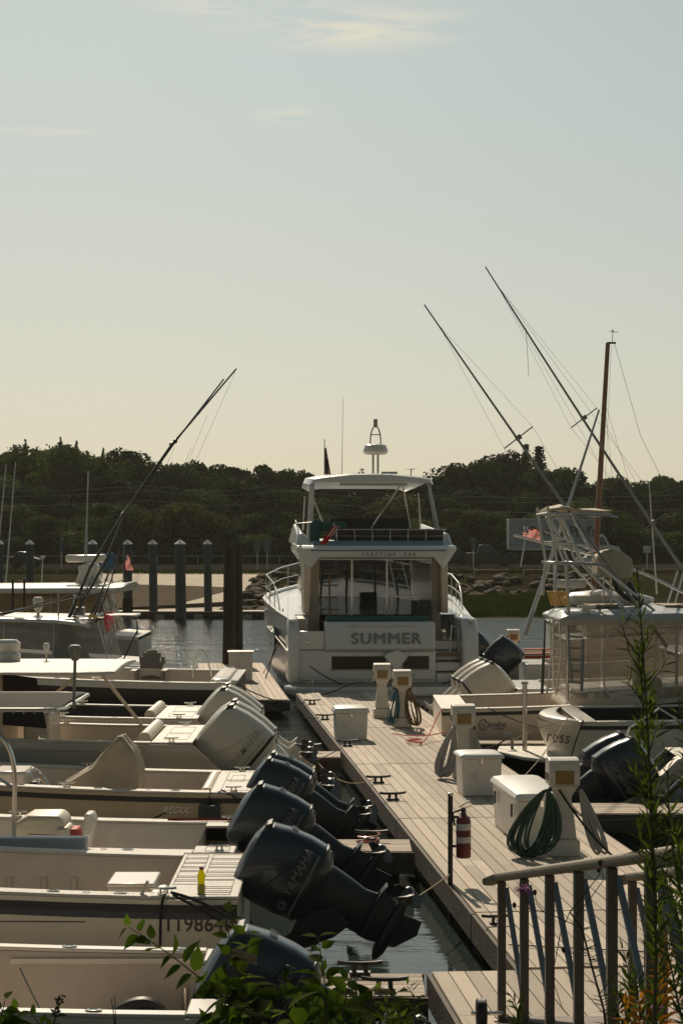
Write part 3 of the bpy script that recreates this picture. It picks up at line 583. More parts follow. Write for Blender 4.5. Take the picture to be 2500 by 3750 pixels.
# cleats
def cleat(label, p, rz=0, s_=1, grp='dock cleats', parent=None):
    p = Vector(p); m = MB(); M = Matrix.Translation(p) @ Matrix.Rotation(rz, 4, 'Z') @ Matrix.Scale(s_, 4)
    a = MB(); a.box((0, 0, .01), (.12, .05, .02)); 
    for x in (-.035, .035): a.tube([V(x, 0, .01), V(x*.9, 0, .06)], .014, 8)
    a.tube([V(-.13, 0, .075), V(-.08, 0, .068), V(0, 0, .066), V(.08, 0, .068), V(.13, 0, .075)], .013, 8); a.v = [M @ v for v in a.v]
    if parent: return a.build('cleat', CHR, parent)
    o = a.build('dock_cleat', BLK, origin=tuple(p)); return tag(o, label, 'cleat', grp)
for i, (y, tt) in enumerate([(42.6, .12), (38.9, .12), (33.8, .12), (28.6, .12), (26.7, .12), (18.0, .12)]):
    cleat('black cleat on the left walkway edge, %s' % ['beside the corner of the side dock', 'far behind the small dock box', 'left of the middle dock box', 'beside the loose tan line', 'opposite the middle power pedestal', 'nearest, behind the gangway posts'][i], dk(y, tt, .45), R(12), 1.5 if i < 5 else 1.2)
cleat('large black cleat at the far edge of the nearest finger pier', (.16, 15.9, .45), 0, 1.5)
cleat('black cleat at the near edge of the nearest finger pier', (.36, 15.32, .45), 0, 1.5)
cleat('black cleat on the second finger pier beside the red line', (.38, 23.1, .45), 0, 1.6)
cleat('black cleat on the third finger pier holding tan lines', (-.6, 32.9, .45), 0, 1.8)
cleat('black cleat at the far end of the right finger pier', (4.5, 26.4, .45), 0, 1.4)

# ------------------------------------------------------------------ thin summer haze
hz = MB(); hz.box((0, 1530, 6.5), (5300, 3200, 21)); ho = struct(hz.build('haze', mat('haze air', (.8, .8, .7)), ang=80), 'stuff')
hm = _m['haze air'].node_tree; hm.nodes.clear(); pv = hm.nodes.new('ShaderNodeVolumePrincipled'); pv.inputs['Color'].default_value = (.86, .86, .70, 1); pv.inputs['Density'].default_value = .00017; pv.inputs['Anisotropy'].default_value = .2
mo = hm.nodes.new('ShaderNodeOutputMaterial'); hm.links.new(pv.outputs[0], mo.inputs['Volume'])
# ------------------------------------------------------------------ outboard motors (side profile lofted along the leg, then tilted)
CPROF = [(0, -.14, .10, .10), (.012, -.24, .20, .17), (.05, -.32, .30, .235), (.13, -.365, .375, .265), (.3, -.38, .415, .275), (.5, -.375, .43, .275), (.68, -.35, .42, .262), (.76, -.31, .36, .22), (.80, -.27, .29, .18)]
LPROF = [(.74, -.26, .28, .18), (.86, -.25, .28, .15), (1.0, -.22, .26, .125), (1.18, -.19, .23, .10), (1.32, -.19, .25, .08)]
def engine(par, label, p0, sx, th=62, s=1.0, cowl=None, leg=None, letters=None, top=None, small=False, flat=1.0, face=-1):
    cowl = cowl or COWL; leg = leg or COWLD; p0 = Vector(p0); th = R(th)
    eu = V(sx*sin(th), 0, -cos(th)); ev = V(sx*cos(th), 0, sin(th)); ew = V(0, 1, 0)
    def q(u, v, w_=0): return p0+(eu*u+ev*v+ew*w_)*s
    def sec(u, a, b, hw, o=0, n=32, e_=4.2):
        r = []
        for j in range(n):
            t = 2*pi*(j+.5)/n; vn = math.copysign(abs(cos(t))**(2/e_), cos(t)); wn = math.copysign(abs(sin(t))**(2/e_), sin(t)); wn *= 1-.34*max(0, vn-.25)**1.3-.2*max(0, -vn-.3)
            r.append(q(u, (a+b)/2+(b-a+2*o)/2*vn, (hw*flat+o)*wn))
        return r
    def loft(prof, e_, n=28): return [sup(q(u, (a+b)/2), ev, ew, (b-a)/2*s, hw*s*flat, e_, n) for u, a, b, hw in prof]
    m = MB(); m.rings(loft(LPROF, 2.6, 20))
    m.prism([q(.74, -.16, -.13), q(.74, -.5, -.13), q(.92, -.52, -.13), q(1.12, -.3, -.13), q(1.2, -.12, -.13), q(1.0, -.05, -.13)], (0, 1, 0), 0, .26*s)
    m.tube([q(.98, -.42, -.16), q(.98, -.42, .16)], .035*s, 10); m.tube([q(.82, -.45, -.17), q(.82, -.45, .17)], .03*s, 10)
    root = m.build('outboard_motor', leg, par, ang=40, bev=.006); root['label'] = label
    m = MB(); m.rings([sec(*p) for p in CPROF]); m.build('cowl', cowl, root, ang=28)
    m = MB()
    def band(u0, u1, v0, v1, w_): return m.hexa([q(u0, v0, -w_), q(u1, v0, -w_), q(u1, v1, -w_), q(u0, v1, -w_), q(u0, v0, w_), q(u1, v0, w_), q(u1, v1, w_), q(u0, v1, w_)])
    rg = [sec(u, a, b, hw, o) for u, a, b, hw, o in ((.672, -.352, .421, .262, .004), (.68, -.35, .42, .262, .009), (.70, -.345, .412, .255, .009), (.708, -.34, .405, .253, .003))]
    m.rings(rg); m.build('cowl_seam', BLK, root)
    m = MB()                                                        # air intake recess at the back top, side crease
    m.prism([q(.05, .22, -.15), q(.06, .345, -.15), q(.10, .385, -.15), q(.13, .24, -.15)], (0, 1, 0), 0, .3*s); m.build('air_intake', BLK, root, bev=.01)
    m = MB(); m.prism([q(.735, .30, -.02), q(.735, .395, -.02), q(.78, .36, -.02), q(.78, .30, -.02)], (0, 1, 0), 0, .04*s); m.build('latch', BLK, root, bev=.003)
    for sg in (-1, 1): m = MB(); m.tube([q(u, v, sg*w_*flat) for u, v, w_ in ((.16, -.30, .245), (.3, -.16, .277), (.44, .12, .276), (.50, .34, .232))], .006*s, 5); m.build('cowl_crease', leg, root)
    # lower unit: anti ventilation plate, torpedo, skeg
    m = MB(); m.rings([sup(q(u, (a+b)/2), ev, ew, (b-a)/2*s, hw*s, 2.2, 14) for u, a, b, hw in ((1.30, -.20, .27, .078), (1.42, -.20, .27, .055), (1.5, -.18, .24, .045))])
    m.prism([q(1.335, -.16, 0), q(1.30, .16, 0), q(1.335, .34, 0), q(1.345, .36, 0), q(1.365, .2, 0), q(1.36, -.16, 0)], (0, 1, 0), -.11*s, .11*s)
    m.rings([sup(q(1.56, v), eu, ew, r*s, r*s, 2, 14) for v, r in ((-.34, .004), (-.31, .03), (-.24, .058), (-.1, .072), (.1, .068), (.24, .05), (.27, .045))])
    m.prism([q(1.6, -.16, 0), q(1.6, .18, 0), q(1.80, .20, 0), q(1.82, .06, 0), q(1.68, -.14, 0)], (0, 1, 0), -.009*s, .009*s)
    m.prism([q(1.37, .08, -.02), q(1.37, .2, -.02), q(1.46, .22, -.02), q(1.47, .14, -.02)], (0, 1, 0), 0, .04*s)
    m.build('lower_unit', leg, root, ang=40)
    m = MB(); m.rings([sup(q(1.56, v), eu, ew, r*s, r*s, 2, 14) for v, r in ((.27, .05), (.3, .056), (.42, .048), (.44, .03))])
    for k in range(3):
        a0 = k*2.094+.4; pr = lambda rr, aa, vv: p0+(eu*(1.56+rr*cos(aa))+ev*vv+ew*rr*sin(aa))*s
        pts = [pr(.045, a0-.5, .29), pr(.11, a0-.75, .28), pr(.165, a0-.45, .31), pr(.175, a0+.05, .36), pr(.13, a0+.45, .40), pr(.045, a0+.4, .41)]
        m.add(pts+[p+ev*.012 for p in pts], [(0, 1, 2, 3, 4, 5), (11, 10, 9, 8, 7, 6)]+[(i, (i+1) % 6, (i+1) % 6+6, i+6) for i in range(6)])
    m.build('propeller', mat('dull steel', (.10, .10, .10), .4, .8), root)
    m = MB(); m.tube([q(.8, -.38, -.1), q(.7, -.55, -.12), q(.62, -.62, -.1)], .016*s, 6); m.build('steering_hose', BLK, root)
    dc = DECAL if cowl is not COWLW else mat('faded gold decal', (.44, .38, .28), .5)
    if letters and not small:
        rv = ev*sx if sx > 0 else -ev*sx*-1
        right = ev if sx > 0 else -ev; up = -eu
        wv = face*(.281*flat)
        text(letters, .115*s, 'brand_lettering', dc, root, q(.53, .1 if sx > 0 else .04, wv), right, up, .002, .001, .25, 1.05)
        m = MB(); 
        for k in range(3): m.tube([q(.53, -.235, wv)+(ev*cos(a)+eu*sin(a))*(.045-.012*k)*s for a in [i*2*pi/20 for i in range(21)]], .004*s, 4, cap=False)
        m.build('emblem', dc, root)
        m = MB(); a_, b_ = q(.63, -.30, wv*.985), q(.63, .33, wv*.985); m.bar(a_, b_, .004, .014*s, up=eu); m.build('side_stripe', dc, root)
        if top: text(top, .09*s, 'power_rating', dc, root, q(.33, .424, 0), -ew, -eu, .002, .001, 0, 1.0)
    return root
# ------------------------------------------------------------------ open boats
def boat(name, label, xs, yc, B, L, hs, hb, d, side, cap=NONSKID, lin=LIN, floor=.36, td=.5, capw=.2, rub=RUBR, rake=0, cat='boat', grp='boats on the left stern to the dock', stripe=None, bow=1, sole_end=.78, notch=False, ky=0.0):
    t = thing(name, label, cat, (xs, yc, 0), 0, grp)
    def hw(a): f = max(0, (a/L-.45)/.55); return B/2*(1-f**2.3)*(.97 if a <= 0 else 1)
    def sh(a): 
        if a < 0: return hs+(hs-.5)*(a/rake)
        return hs+(hb-hs)*(a/L)**1.8
    def Wp(a, b_, h_): return V(xs+d*a, yc+b_+ky*a, h_)
    t['_'] = 0; del t['_']
    st = ([-rake, -rake*.5] if rake else [])+[0, .3, .8, 1.5, 2.3, 3.2, 4.2]+[L*f for f in (.66, .76, .85, .92, .97, .995)]
    st = sorted(set(x for x in st if x <= L))
    def ring(a):
        w_ = hw(a); s_ = sh(a)-.03; fl = 1-.35*max(0, a/L-.5)
        pts = [(-w_, s_), (-w_*(.99*fl+.01), s_*.55), (-w_*.93*fl, .22), (-w_*.86*fl, .05), (0, -.38)]
        return [Wp(a, *p) for p in pts]+[Wp(a, -p[0], p[1]) for p in pts[-2::-1]]
    m = MB(); rs = [ring(a) for a in st]; m.rings(rs, cap=False, close=False); m.add(rs[0], [tuple(range(9))]); m.build('hull', side, t, ang=30)
    def strip(o0, o1, z0, z1, nm, mt, a0=0, bev=0):
        m = MB(); ss = [a for a in st if a > a0+.01]; ss = [a0]+ss
        for sg in (-1, 1):
            m.rings([[Wp(a, sg*(hw(a)+o0), sh(a)+z0), Wp(a, sg*(hw(a)+o1), sh(a)+z0), Wp(a, sg*(hw(a)+o1), sh(a)+z1), Wp(a, sg*(hw(a)+o0), sh(a)+z1)] for a in ss])
        return m.build(nm, mt, t, bev=bev)
    r_ = strip(-.02, .028, -.14, -.075, 'rub_rail', rub, -rake if rake else 0)
    m = MB(); m.box((xs-d*.0-d*.012+ (d*-rake if rake else 0), yc, (sh(-rake) if rake else hs)-.107), (.026, B*.96, .065)); 
    strip(-.012, .016, -.074, -.0305, 'gunwale_edge', side if side is not NAVY else GEL, -rake if rake else 0)
    strip(-capw, .012, -.03, 0, 'gunwale', cap, td, .008)
    if stripe: strip(-.01, .004, stripe[0], stripe[1], 'hull_stripe', stripe[2], 0)
    # liner
    m = MB(); ss = [td]+[a for a in st if td+.05 < a < L*sole_end]
    m.rings([[Wp(a, -(hw(a)-capw+.0), sh(a)-.031), Wp(a, -(hw(a)-capw-.03), sh(a)-.10), Wp(a, -(hw(a)-capw-.06), floor), Wp(a, (hw(a)-capw-.06), floor), Wp(a, (hw(a)-capw-.03), sh(a)-.10), Wp(a, (hw(a)-capw), sh(a)-.031)] for a in ss], cap=False, close=False)
    e_ = ss[-1]; m.add([Wp(e_, -(hw(e_)-capw), floor), Wp(e_, hw(e_)-capw, floor), Wp(e_, hw(e_)-capw, sh(e_)-.03), Wp(e_, -(hw(e_)-capw), sh(e_)-.03)], [(0, 1, 2, 3)])
    m.add([Wp(td, -(hw(td)-capw), floor), Wp(td, hw(td)-capw, floor), Wp(td, hw(td)-capw, hs-.03), Wp(td, -(hw(td)-capw), hs-.03)], [(0, 1, 2, 3)])
    m.build('cockpit_liner', lin, t)
    # stern deck and foredeck
    m = MB(); w_ = hw(0)+.012
    if not notch: m.hexa([Wp(-.012, -w_, hs-.03), Wp(td, -w_, hs-.03), Wp(td, w_, hs-.03), Wp(-.012, w_, hs-.03), Wp(-.012, -w_, hs), Wp(td, -w_, hs), Wp(td, w_, hs), Wp(-.012, w_, hs)])
    else:
        for b0, b1, h_ in ((-w_, -w_+.42, 0), (w_-.42, w_, 0), (-w_+.42, w_-.42, -.32)):
            m.hexa([Wp(-.012, b0, hs-.03+h_), Wp(td, b0, hs-.03+h_), Wp(td, b1, hs-.03+h_), Wp(-.012, b1, hs-.03+h_), Wp(-.012, b0, hs+h_), Wp(td, b0, hs+h_), Wp(td, b1, hs+h_), Wp(-.012, b1, hs+h_)])
    m.build('stern_deck', cap, t, bev=.012)
    if bow:
        m = MB(); ss = [L*sole_end-.02]+[a for a in st if a > L*sole_end]; m.rings([[Wp(a, -(hw(a)-.02), sh(a)-.02), Wp(a, 0, sh(a)+.05), Wp(a, hw(a)-.02, sh(a)-.02)] for a in ss], cap=False, close=False); m.build('foredeck', cap, t)
    t2 = dict(t=t, W=Wp, hw=hw, sh=sh, hs=hs, td=td, B=B, d=d, capw=capw, yc=yc, xs=xs); return t2
def lines_on(bt, rects, h, name='hatch_seam', mt=None, r=.006):
    m = MB(); Wp = bt['W']
    for a0, b0, a1, b1 in rects:
        for (p, q) in (((a0, b0), (a1, b0)), ((a1, b0), (a1, b1)), ((a1, b1), (a0, b1)), ((a0, b1), (a0, b0))):
            m.bar(Wp(*p, h+.0015), Wp(*q, h+.0015), r, .005)
    return m.build(name, mt or mat('seam shadow grey', (.16, .15, .13), .8), bt['t'])
def rod_holders(bt, aa, side=-1, nm='rod_holder'):
    for a in aa:
        c = bt['W'](a, side*(bt['hw'](a)-bt['capw']*.5), bt['sh'](a)+.004); m = MB()
        m.rings([[c+V(cos(t)*rx, sin(t)*ry, z) for t in [i*pi/8 for i in range(16)]] for rx, ry, z in ((.06, .032, -.002), (.058, .03, .008), (.034, .022, .009), (.03, .02, .001))], cap=False)
        o = m.build(nm, CHR, bt['t']); mm = MB(); mm.rings([[c+V(cos(t)*.03, sin(t)*.02, .002) for t in [i*pi/8 for i in range(16)]], [c+V(cos(t)*.02, sin(t)*.015, .0025) for t in [i*pi/8 for i in range(16)]]]); mm.build('socket', BLK, o)
def tops(bt, a0, a1, w0, h, th=.05, mt=None, pipes=True, legs=(), lip=True, b=0):
    Wp = bt['W']; m = MB(); n = 9; rs = []
    for i in range(n+1):
        a = a0+(a1-a0)*i/n; r_ = w0/2*(1-.12*max(0, (1.0-i)/1.0)**2) if i < 1 else w0/2
        rs.append([Wp(a, b-r_, h), Wp(a, b-r_*.98, h+th*.7), Wp(a, b-r_*.5, h+th*1.25), Wp(a, b, h+th*1.5), Wp(a, b+r_*.5, h+th*1.25), Wp(a, b+r_*.98, h+th*.7), Wp(a, b+r_, h), Wp(a, b, h+.01)])
    m.rings(rs); top = m.build('hardtop', mt or GEL, bt['t'], bev=.02); return top

def fittings(bt, aa=(.3,), both=True):
    for a in aa:
        for sg in (-1, 1): cleat('', bt['W'](a, sg*(bt['hw'](a)-bt['capw']*.55), bt['sh'](a)), R(5), .8, parent=bt['t'])
    a = 1.35; c = bt['W'](a, -(bt['hw'](a)-bt['capw']*.5), bt['sh'](a)); m = MB(); m.lathe([(.035, 0), (.035, .006), (.02, .008)], c, 14); m.build('fuel_cap', CHR, bt['t'])
    m = MB(); Wp = bt['W']
    for sg in (-1, 1): m.bar(Wp(bt['td']+.25, sg*(bt['hw'](1)-bt['capw']-.0), bt['hs']-.16), Wp(bt['td']+2.6, sg*(bt['hw'](3)-bt['capw']), bt['sh'](3)-.16), .05, .11); m.build('coaming_cushion', VINYL, bt['t'], bev=.02); m = MB()
    m = MB(); m.box(Wp(bt['td']+.9, 0, .365 if bt['hs'] < 1.2 else .56), (.6, .5, .012)); m.build('deck_hatch', GEL, bt['t'], bev=.004)
# L1 : nearest boat, only its gunwales and outboard in frame
b = boat('fishing_boat', 'pinkish white open boat nearest the camera, cut off by the bottom edge of the picture', -.74, 13.45, 2.05, 6.5, 1.0, 1.3, -1, GEL, GEL, LIN, .3, .32, .11, stripe=(-.2, -.16, RUBR), notch=True)
rod_holders(b, [.95, 1.9, 2.9]); rod_holders(b, [.5, 1.4, 2.3], 1); L1 = b
m = MB(); m.box(b['W'](1.1, b['B']/2-.155, .93), (1.5, .012, .04)); m.box(b['W'](2.2, b['B']/2-.155, .93), (.5, .012, .04)); m.build('liner_trim', GEL, b['t'])
m = MB(); m.tube([b['W'](.47, .74, .32), b['W'](.47, .74, .76)], .035, 12); m.build('rod_tube', SS, b['t'])
m = MB(); m.tube(bez(b['W'](.58, .35, .55), b['W'](.62, .35, .80), b['W'](.85, .35, .78), b['W'](1.05, .35, .58), 14), .05, 8); m.tube(bez(b['W'](.55, .3, .55), b['W'](.6, .3, .74), b['W'](.85, .3, .70), b['W'](1.0, .3, .55), 14), .03, 8); m.box(b['W'](.8, .4, .45), (.7, .5, .22)); m.build('coiled_cable', BLK, b['t'])
m = MB(); m.tube(sag(b['W'](2.05, .6, .9), b['W'](1.2, -.5, .4), .2), .007, 6); m.tube(sag(b['W'](1.75, .75, .9), b['W'](1.1, -.4, .4), .05), .007, 6); m.build('dangling_line', mat('dark green line', (.03, .05, .03), .8), b['t'])
engine(b['t'], 'blue grey outboard tilted up behind the leaves', (-.98, 13.3, 1.16), 1, 60, 1.0, None, None, 'YAMAHA', 'F150')
# L2 : numbered boat
b = boat('fishing_boat', 'cream boat with large registration digits on its side, second boat from the camera', -.93, 17.45, 2.3, 7, 1.05, 1.5, -1, GELC, NONSKID, LIN, .38, .66, .17, stripe=(-.205, -.14, STRIPE)); L2 = b
rod_holders(b, [1.05, 1.65, 2.3])
Wp = b['W']
lines_on(b, [(.07, -1.05, .36, -.35), (.07, -.3, .36, .3), (.07, .36, .36, 1.05), (.40, -.55, .62, .1), (.40, .16, .62, 1.05)]+[(.07+.0, y_, .36, y_+.08) for y_ in (-.95, -.75, -.15, .05, .5, .75)]+[(.40, y_, .62, y_+.07) for y_ in (-.4, -.2, .3, .55, .8)], 1.05)
m = MB(); m.hexa([Wp(a, b_, h_) for h_ in (.92, 1.063) for a, b_ in ((.66, -.98), (.80, -.98), (.74, -.62), (.66, -.62))]); m.build('cutting_shelf', GELC, b['t'], bev=.02)
m = MB(); m.box(Wp(1.0, -.40, .80), (.42, .6, .50)); o = m.build('cooler', GEL, b['t'], bev=.035, seg=3); m = MB(); m.box(Wp(1.0, -.40, 1.068), (.44, .62, .035)); m.build('cooler_lid', GEL, o, bev=.015)
for a in (1.75, 2.05, 2.4):
    m = MB(); m.tube([Wp(a, .92, .45), Wp(a, .92, .85)], .025, 8); m.build('rod_tube', LIN, b['t'])
m = MB(); m.bar(Wp(0.9, .965, .93), Wp(4, .965, .96), .03, .07); m.build('coaming_bolster', VINYL, b['t'], bev=.02)
m = MB(); m.bar(Wp(.86, -1.075, 1.05), Wp(.80, -1.075, 1.18), .05, .03); m.build('rod_butt', LIN, b['t'])
o = cleat('', Wp(.66, -1.08, 1.052), 0, .9, parent=b['t'])
text('1198640', .185, 'registration_number', BRONT, b['t'], (-1.27, 17.45-1.155, .80), (1, 0, -.01), (0, 0, 1), .002, .0022, 0, 1.02, sx=.95)
m = MB(); m.bar(Wp(1.35, -1.158, .83), Wp(2.6, -1.158, .835), .006, .008); m.build('pin_stripe', BRONT, b['t'])
engine(b['t'], 'largest blue grey outboard in the middle of the picture, fully tilted', (-.92, 17.4, 1.27), 1, 62, 1.0, None, None, 'YAMAHA', 'F300')
# yellow drink bottle
bp = Wp(.33, -.98, 1.05); t = thing('drink_bottle', 'yellow sports drink bottle with a red cap standing on the cream stern deck', 'bottle', tuple(bp)); m = MB()
m.lathe([(.030, 0), (.034, .01), (.035, .06), (.029, .085), (.029, .11), (.035, .135), (.034, .165), (.024, .195), (.016, .21), (.016, .22)], bp, 20); m.build('bottle_body', leafmat('yellow drink', (.80, .72, .04), .6, .05, (1, 1.05, .5)), t)
m = MB(); m.lathe([(.0185, .215), (.0185, .238), (.015, .242)], bp, 16); m.build('bottle_cap', RED, t)
m = MB(); m.lathe([(.0357, .02), (.0357, .058), (.0300, .084), (.0300, .088)], bp, 20); m.build('bottle_label', mat('amber label', (.42, .33, .05), .5), t)
# L3 : open white boat with wide gunwale, seat
b = boat('fishing_boat', 'white open boat with dark rub rail and helm seat behind the numbered boat', -1.12, 20.05, 2.25, 7, 1.0, 1.35, -1, GELC, NONSKID, GEL, .42, .42, .2, stripe=(-.24, -.13, RUBR), notch=True); L3 = b; Wp = b['W']
rod_holders(b, [1.1, 1.9]); lines_on(b, [(.05, -1.02, .3, -.75), (.55, -1.05, .85, -.95), (1.5, -1.07, 1.85, -.97)], 1.0)
m = MB(); m.box(Wp(.6, -.72, .66), (.3, .35, .5)); m.box(Wp(1.35, -.74, .62), (.36, .32, .34)); m.build('corner_locker', GEL, b['t'], bev=.03)
m = MB(); m.box(Wp(2.2, -1.02, 1.075), (1.35, .17, .15)); m.build('shaded_coaming', mat('coaming shade blue', (.45, .50, .54), .35), b['t'], bev=.015)  # raised box for the gunwale's shaded stretch, the bluish shade put into its colour
t = b['t']; m = MB(); c = V(-3.24, 19.6, 0)
m.prism([c+V(x_, 0, h_) for x_, h_ in ((-.32, .42), (-.32, 1.05), (-.26, 1.2), (-.12, 1.28), (.22, 1.28), (.28, 1.2), (.28, 1.05), (-.1, 1.08), (-.16, 1.0), (-.16, .42))], (0, 1, 0), 0, .55); seat = m.build('helm_seat', VINYL, t, bev=.05, seg=3)
m = MB()
for dy in (.03, .52): m.tube([c+V(-.16, dy, .42), c+V(-.16, dy, 1.02), c+V(-.1, dy, 1.07), c+V(.27, dy, 1.07), c+V(.30, dy, 1.02), c+V(.30, dy, .42)], .02, 8)
m.build('seat_frame', SS, seat)
m = MB(); m.box((-2.98, 19.75, .8), (.13, .4, .72)); m.build('backrest_post', VINYL, t, bev=.03); m = MB(); m.prism([V(-2.91, 19.7, .45), V(-2.77, 19.7, .45), V(-2.84, 19.7, 1.12), V(-2.96, 19.7, 1.12)], (0, 1, 0), 0, .3); m.build('life_jacket_bag', REDV, t, bev=.02)
m = MB(); m.prism([V(-2.84, 19.6, .55), V(-2.78, 19.6, .5), V(-2.64, 19.6, 1.22), V(-2.67, 19.6, 1.3), V(-2.75, 19.6, 1.3)], (0, 1, 0), 0, .28); m.build('tackle_board', GEL, t, bev=.015)
tt = tops(b, 1.8, 4.8, 2.05, 2.47, .03, CANVG)
m = MB(); 
for sg in (-1, 1): m.tube([Wp(5, sg*1.02, 2.47), Wp(2.05, sg*1.02, 2.47), Wp(1.85, sg*.98, 2.47), Wp(1.77, sg*.85, 2.47), Wp(1.77, 0, 2.47)], .022, 8)
for i in range(28): m.tube([Wp(1.85+i*.11, -1.0, 2.50), Wp(1.85+i*.11, -1.02, 2.43)], .006, 4)
m.build('top_frame', SS, tt)
m = MB(); m.tube([Wp(1.73, -.55, 2.44), Wp(1.72, -.52, 2.95)], .017, 8); m.lathe([(.035, 0), (.045, .02), (.07, .12), (.068, .15), (.05, .165)], Wp(1.72, -.52, 2.95), 14); m.build('anchor_light', mat('lamp grey', (.2, .19, .17), .4), tt)
for yy_ in (-.72,):
    m = MB(); m.tube(bez(Wp(3.2, yy_, 2.3), Wp(2.45, yy_, 2.33), Wp(2.3, yy_, 2.15), Wp(2.33, yy_, 1.5), 12)+[Wp(2.35, yy_, .4)], .026, 8)
    m.tube([Wp(2.7, yy_, 2.2), Wp(2.53, yy_, 1.75), Wp(2.35, yy_, 1.62)], .018, 8)
    m.build('top_leg', SS, b['t'])
engine(b['t'], 'second blue grey outboard, behind the largest one', (-1.14, 20.05, 1.30), 1, 60, 1.02, None, None, 'YAMAHA', 'F225')
# L4 : tan hull
b = boat('fishing_boat', 'tan hulled boat with a cream canvas covered console, one dark fender and twin dark outboards', -1.14, 24.65, 2.3, 8, 1.0, 1.5, -1, TANH, NONSKID, LIN, .36, .55, .2); L4 = b; Wp = b['W']
rod_holders(b, [1.0, 2.0, 3.0]); lines_on(b, [(.08, -.95, .42, .0), (.08, .1, .42, .95), (.18, -.1, .35, .6)], 1.0)
m = MB(); m.tube([Wp(.62, -.8, .93), Wp(.62, .9, .93)], .09, 12); m.build('aft_bolster', VINYL, b['t'])
m = MB(); m.tube([Wp(.55, -1.15-.1, .50), Wp(.55, -1.15-.1, .56), Wp(.55, -1.15-.1, .82), Wp(.55, -1.15-.1, .86)], .14, 14); m.build('fender', mat('faded dark fender', (.05, .05, .05), .6), b['t'], bev=.04)
m = MB(); m.tube([Wp(.55, -1.26, .86), Wp(.55, -1.1, 1.02)], .008, 6); m.build('fender_line', ROPE, b['t'])
text('REGUL', .115, 'brand_lettering', mat('silver grey script', (.75, .72, .64), .4), b['t'], (-2.12, 24.65-1.162, .775), (1, 0, -.01), (0, 0, 1), .002, .001, .3, 1.0)
# console cover: draped canvas
m = MB(); prof = [(-.62, .6, .38), (-.58, 1.02, .36), (-.2, 1.25, .33), (.12, 1.62, .27), (.2, 1.64, .24), (.36, 1.45, .30), (.44, 1.2, .34), (.42, .6, .40)]
cx, cy = -3.10, 24.45
vs = []; nn = 26
for k in range(nn+1):
    w_ = -1+2*k/nn; r = []
    for i, (x_, h_, hw_) in enumerate(prof):
        for sub in range(4):
            if i == len(prof)-1 and sub: break
            x2, h2, w2 = prof[min(i+1, len(prof)-1)]; f = sub/4; X_ = x_+(x2-x_)*f; Hh = h_+(h2-h_)*f; Ww = hw_+(w2-hw_)*f
            dr = abs(w_)**5; r.append(V(cx+X_+.012*sin(k*1.7+i), cy+Ww*w_*1.05+.01*sin(i*3+sub+k), .42+(Hh-.42)*(1-dr*.04)+.01*sin(k*2.3+i)))
    vs.append(r)
m.rings(vs, cap=True); m.build('console_cover', CANV, b['t'], ang=60)
m = MB(); c = V(-3.98, 24.2, 1.08); ax = V(.75, -.1, .6).normalized(); u_ = ax.orthogonal().normalized(); v_ = ax.cross(u_)
m.tube([c+(u_*cos(a)+v_*sin(a))*.19 for a in [i*2*pi/24 for i in range(25)]], .014, 6, cap=False)
for k in range(3): m.tube([c, c+(u_*cos(k*2.1)+v_*sin(k*2.1))*.19], .01, 5)
m.tube([c, c-ax*.3], .025, 8); st_ = m.build('steering_wheel', CHR, b['t'])
m = MB(); m.box(c-ax*.22+V(-.05, 0, -.1), (.22, .3, .26), ry=.5); m.box((-4.38, 24.4, .80), (.5, .7, .8)); m.build('helm_console', GEL, b['t'], bev=.05)
m = MB(); m.box(c+V(-.06, -.18, -.12), (.14, .10, .22), ry=.3); m.build('throttle', BLK, b['t'], bev=.02)
for k, (dy, dx) in enumerate(((-.34, 0), (.36, .03))): engine(b['t'], 'dark outboard of a twin pair, %s one' % ['nearer', 'farther'][k], (-1.2+dx, 24.5+dy, 1.10), 1, 60, 1.0, None, None, 'YAMAHA', 'F250')
# L5 : grey hull, T-top, white twins
b = boat('fishing_boat', 'warm grey hulled boat with long white hardtop and the nearer white twin outboards', -2.18, 27.95, 2.6, 9, 1.3, 1.75, -1, GELG, NONSKID, LIN, .55, .6, .16, rake=.9, rub=GELG); L5 = b; Wp = b['W']
rod_holders(b, [1.0, 2.1]); lines_on(b, [(.1, -.9, .45, -.1), (.1, .05, .45, .9)], 1.3)
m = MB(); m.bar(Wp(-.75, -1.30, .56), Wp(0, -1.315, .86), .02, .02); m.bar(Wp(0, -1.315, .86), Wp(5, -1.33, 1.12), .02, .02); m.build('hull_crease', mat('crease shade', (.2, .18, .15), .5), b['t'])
m = MB()
for a in (1.2, 2.9): m.bar(Wp(a, -1.325, 1.2), Wp(a, -1.325, .6), .014, .014, up=V(1, 0, 0))
m.build('fender_line', ROPE, b['t'])
m = MB(); m.tube([Wp(.72, -1.0, 1.32), Wp(.72, 1.0, 1.32)], .10, 12); m.build('aft_bolster', VINYL, b['t'])
T1 = tops(b, 1.1, 6.2, 3.1, 2.3, .06, NONSKID)
m = MB(); c0 = Wp(2.37, .3, 2.38); m.tube([c0, c0+V(0, 0, .17)], .012, 8); m.lathe([(.03, 0), (.045, .02), (.055, .09), (.04, .12)], c0+V(0, 0, .16), 14); m.lathe([(.06, 0), (.05, .012)], c0, 12); m.build('navigation_light', LBL, T1)
m = MB(); m.lathe([(.2, 0), (.21, .1), (.18, .13), (.15, .14), (.19, .18), (.21, .28), (.15, .33)], Wp(2.98, .35, 2.38), 20, Matrix.Diagonal((1, .8, 1, 1))); m.build('radar_dome', GEL, T1)
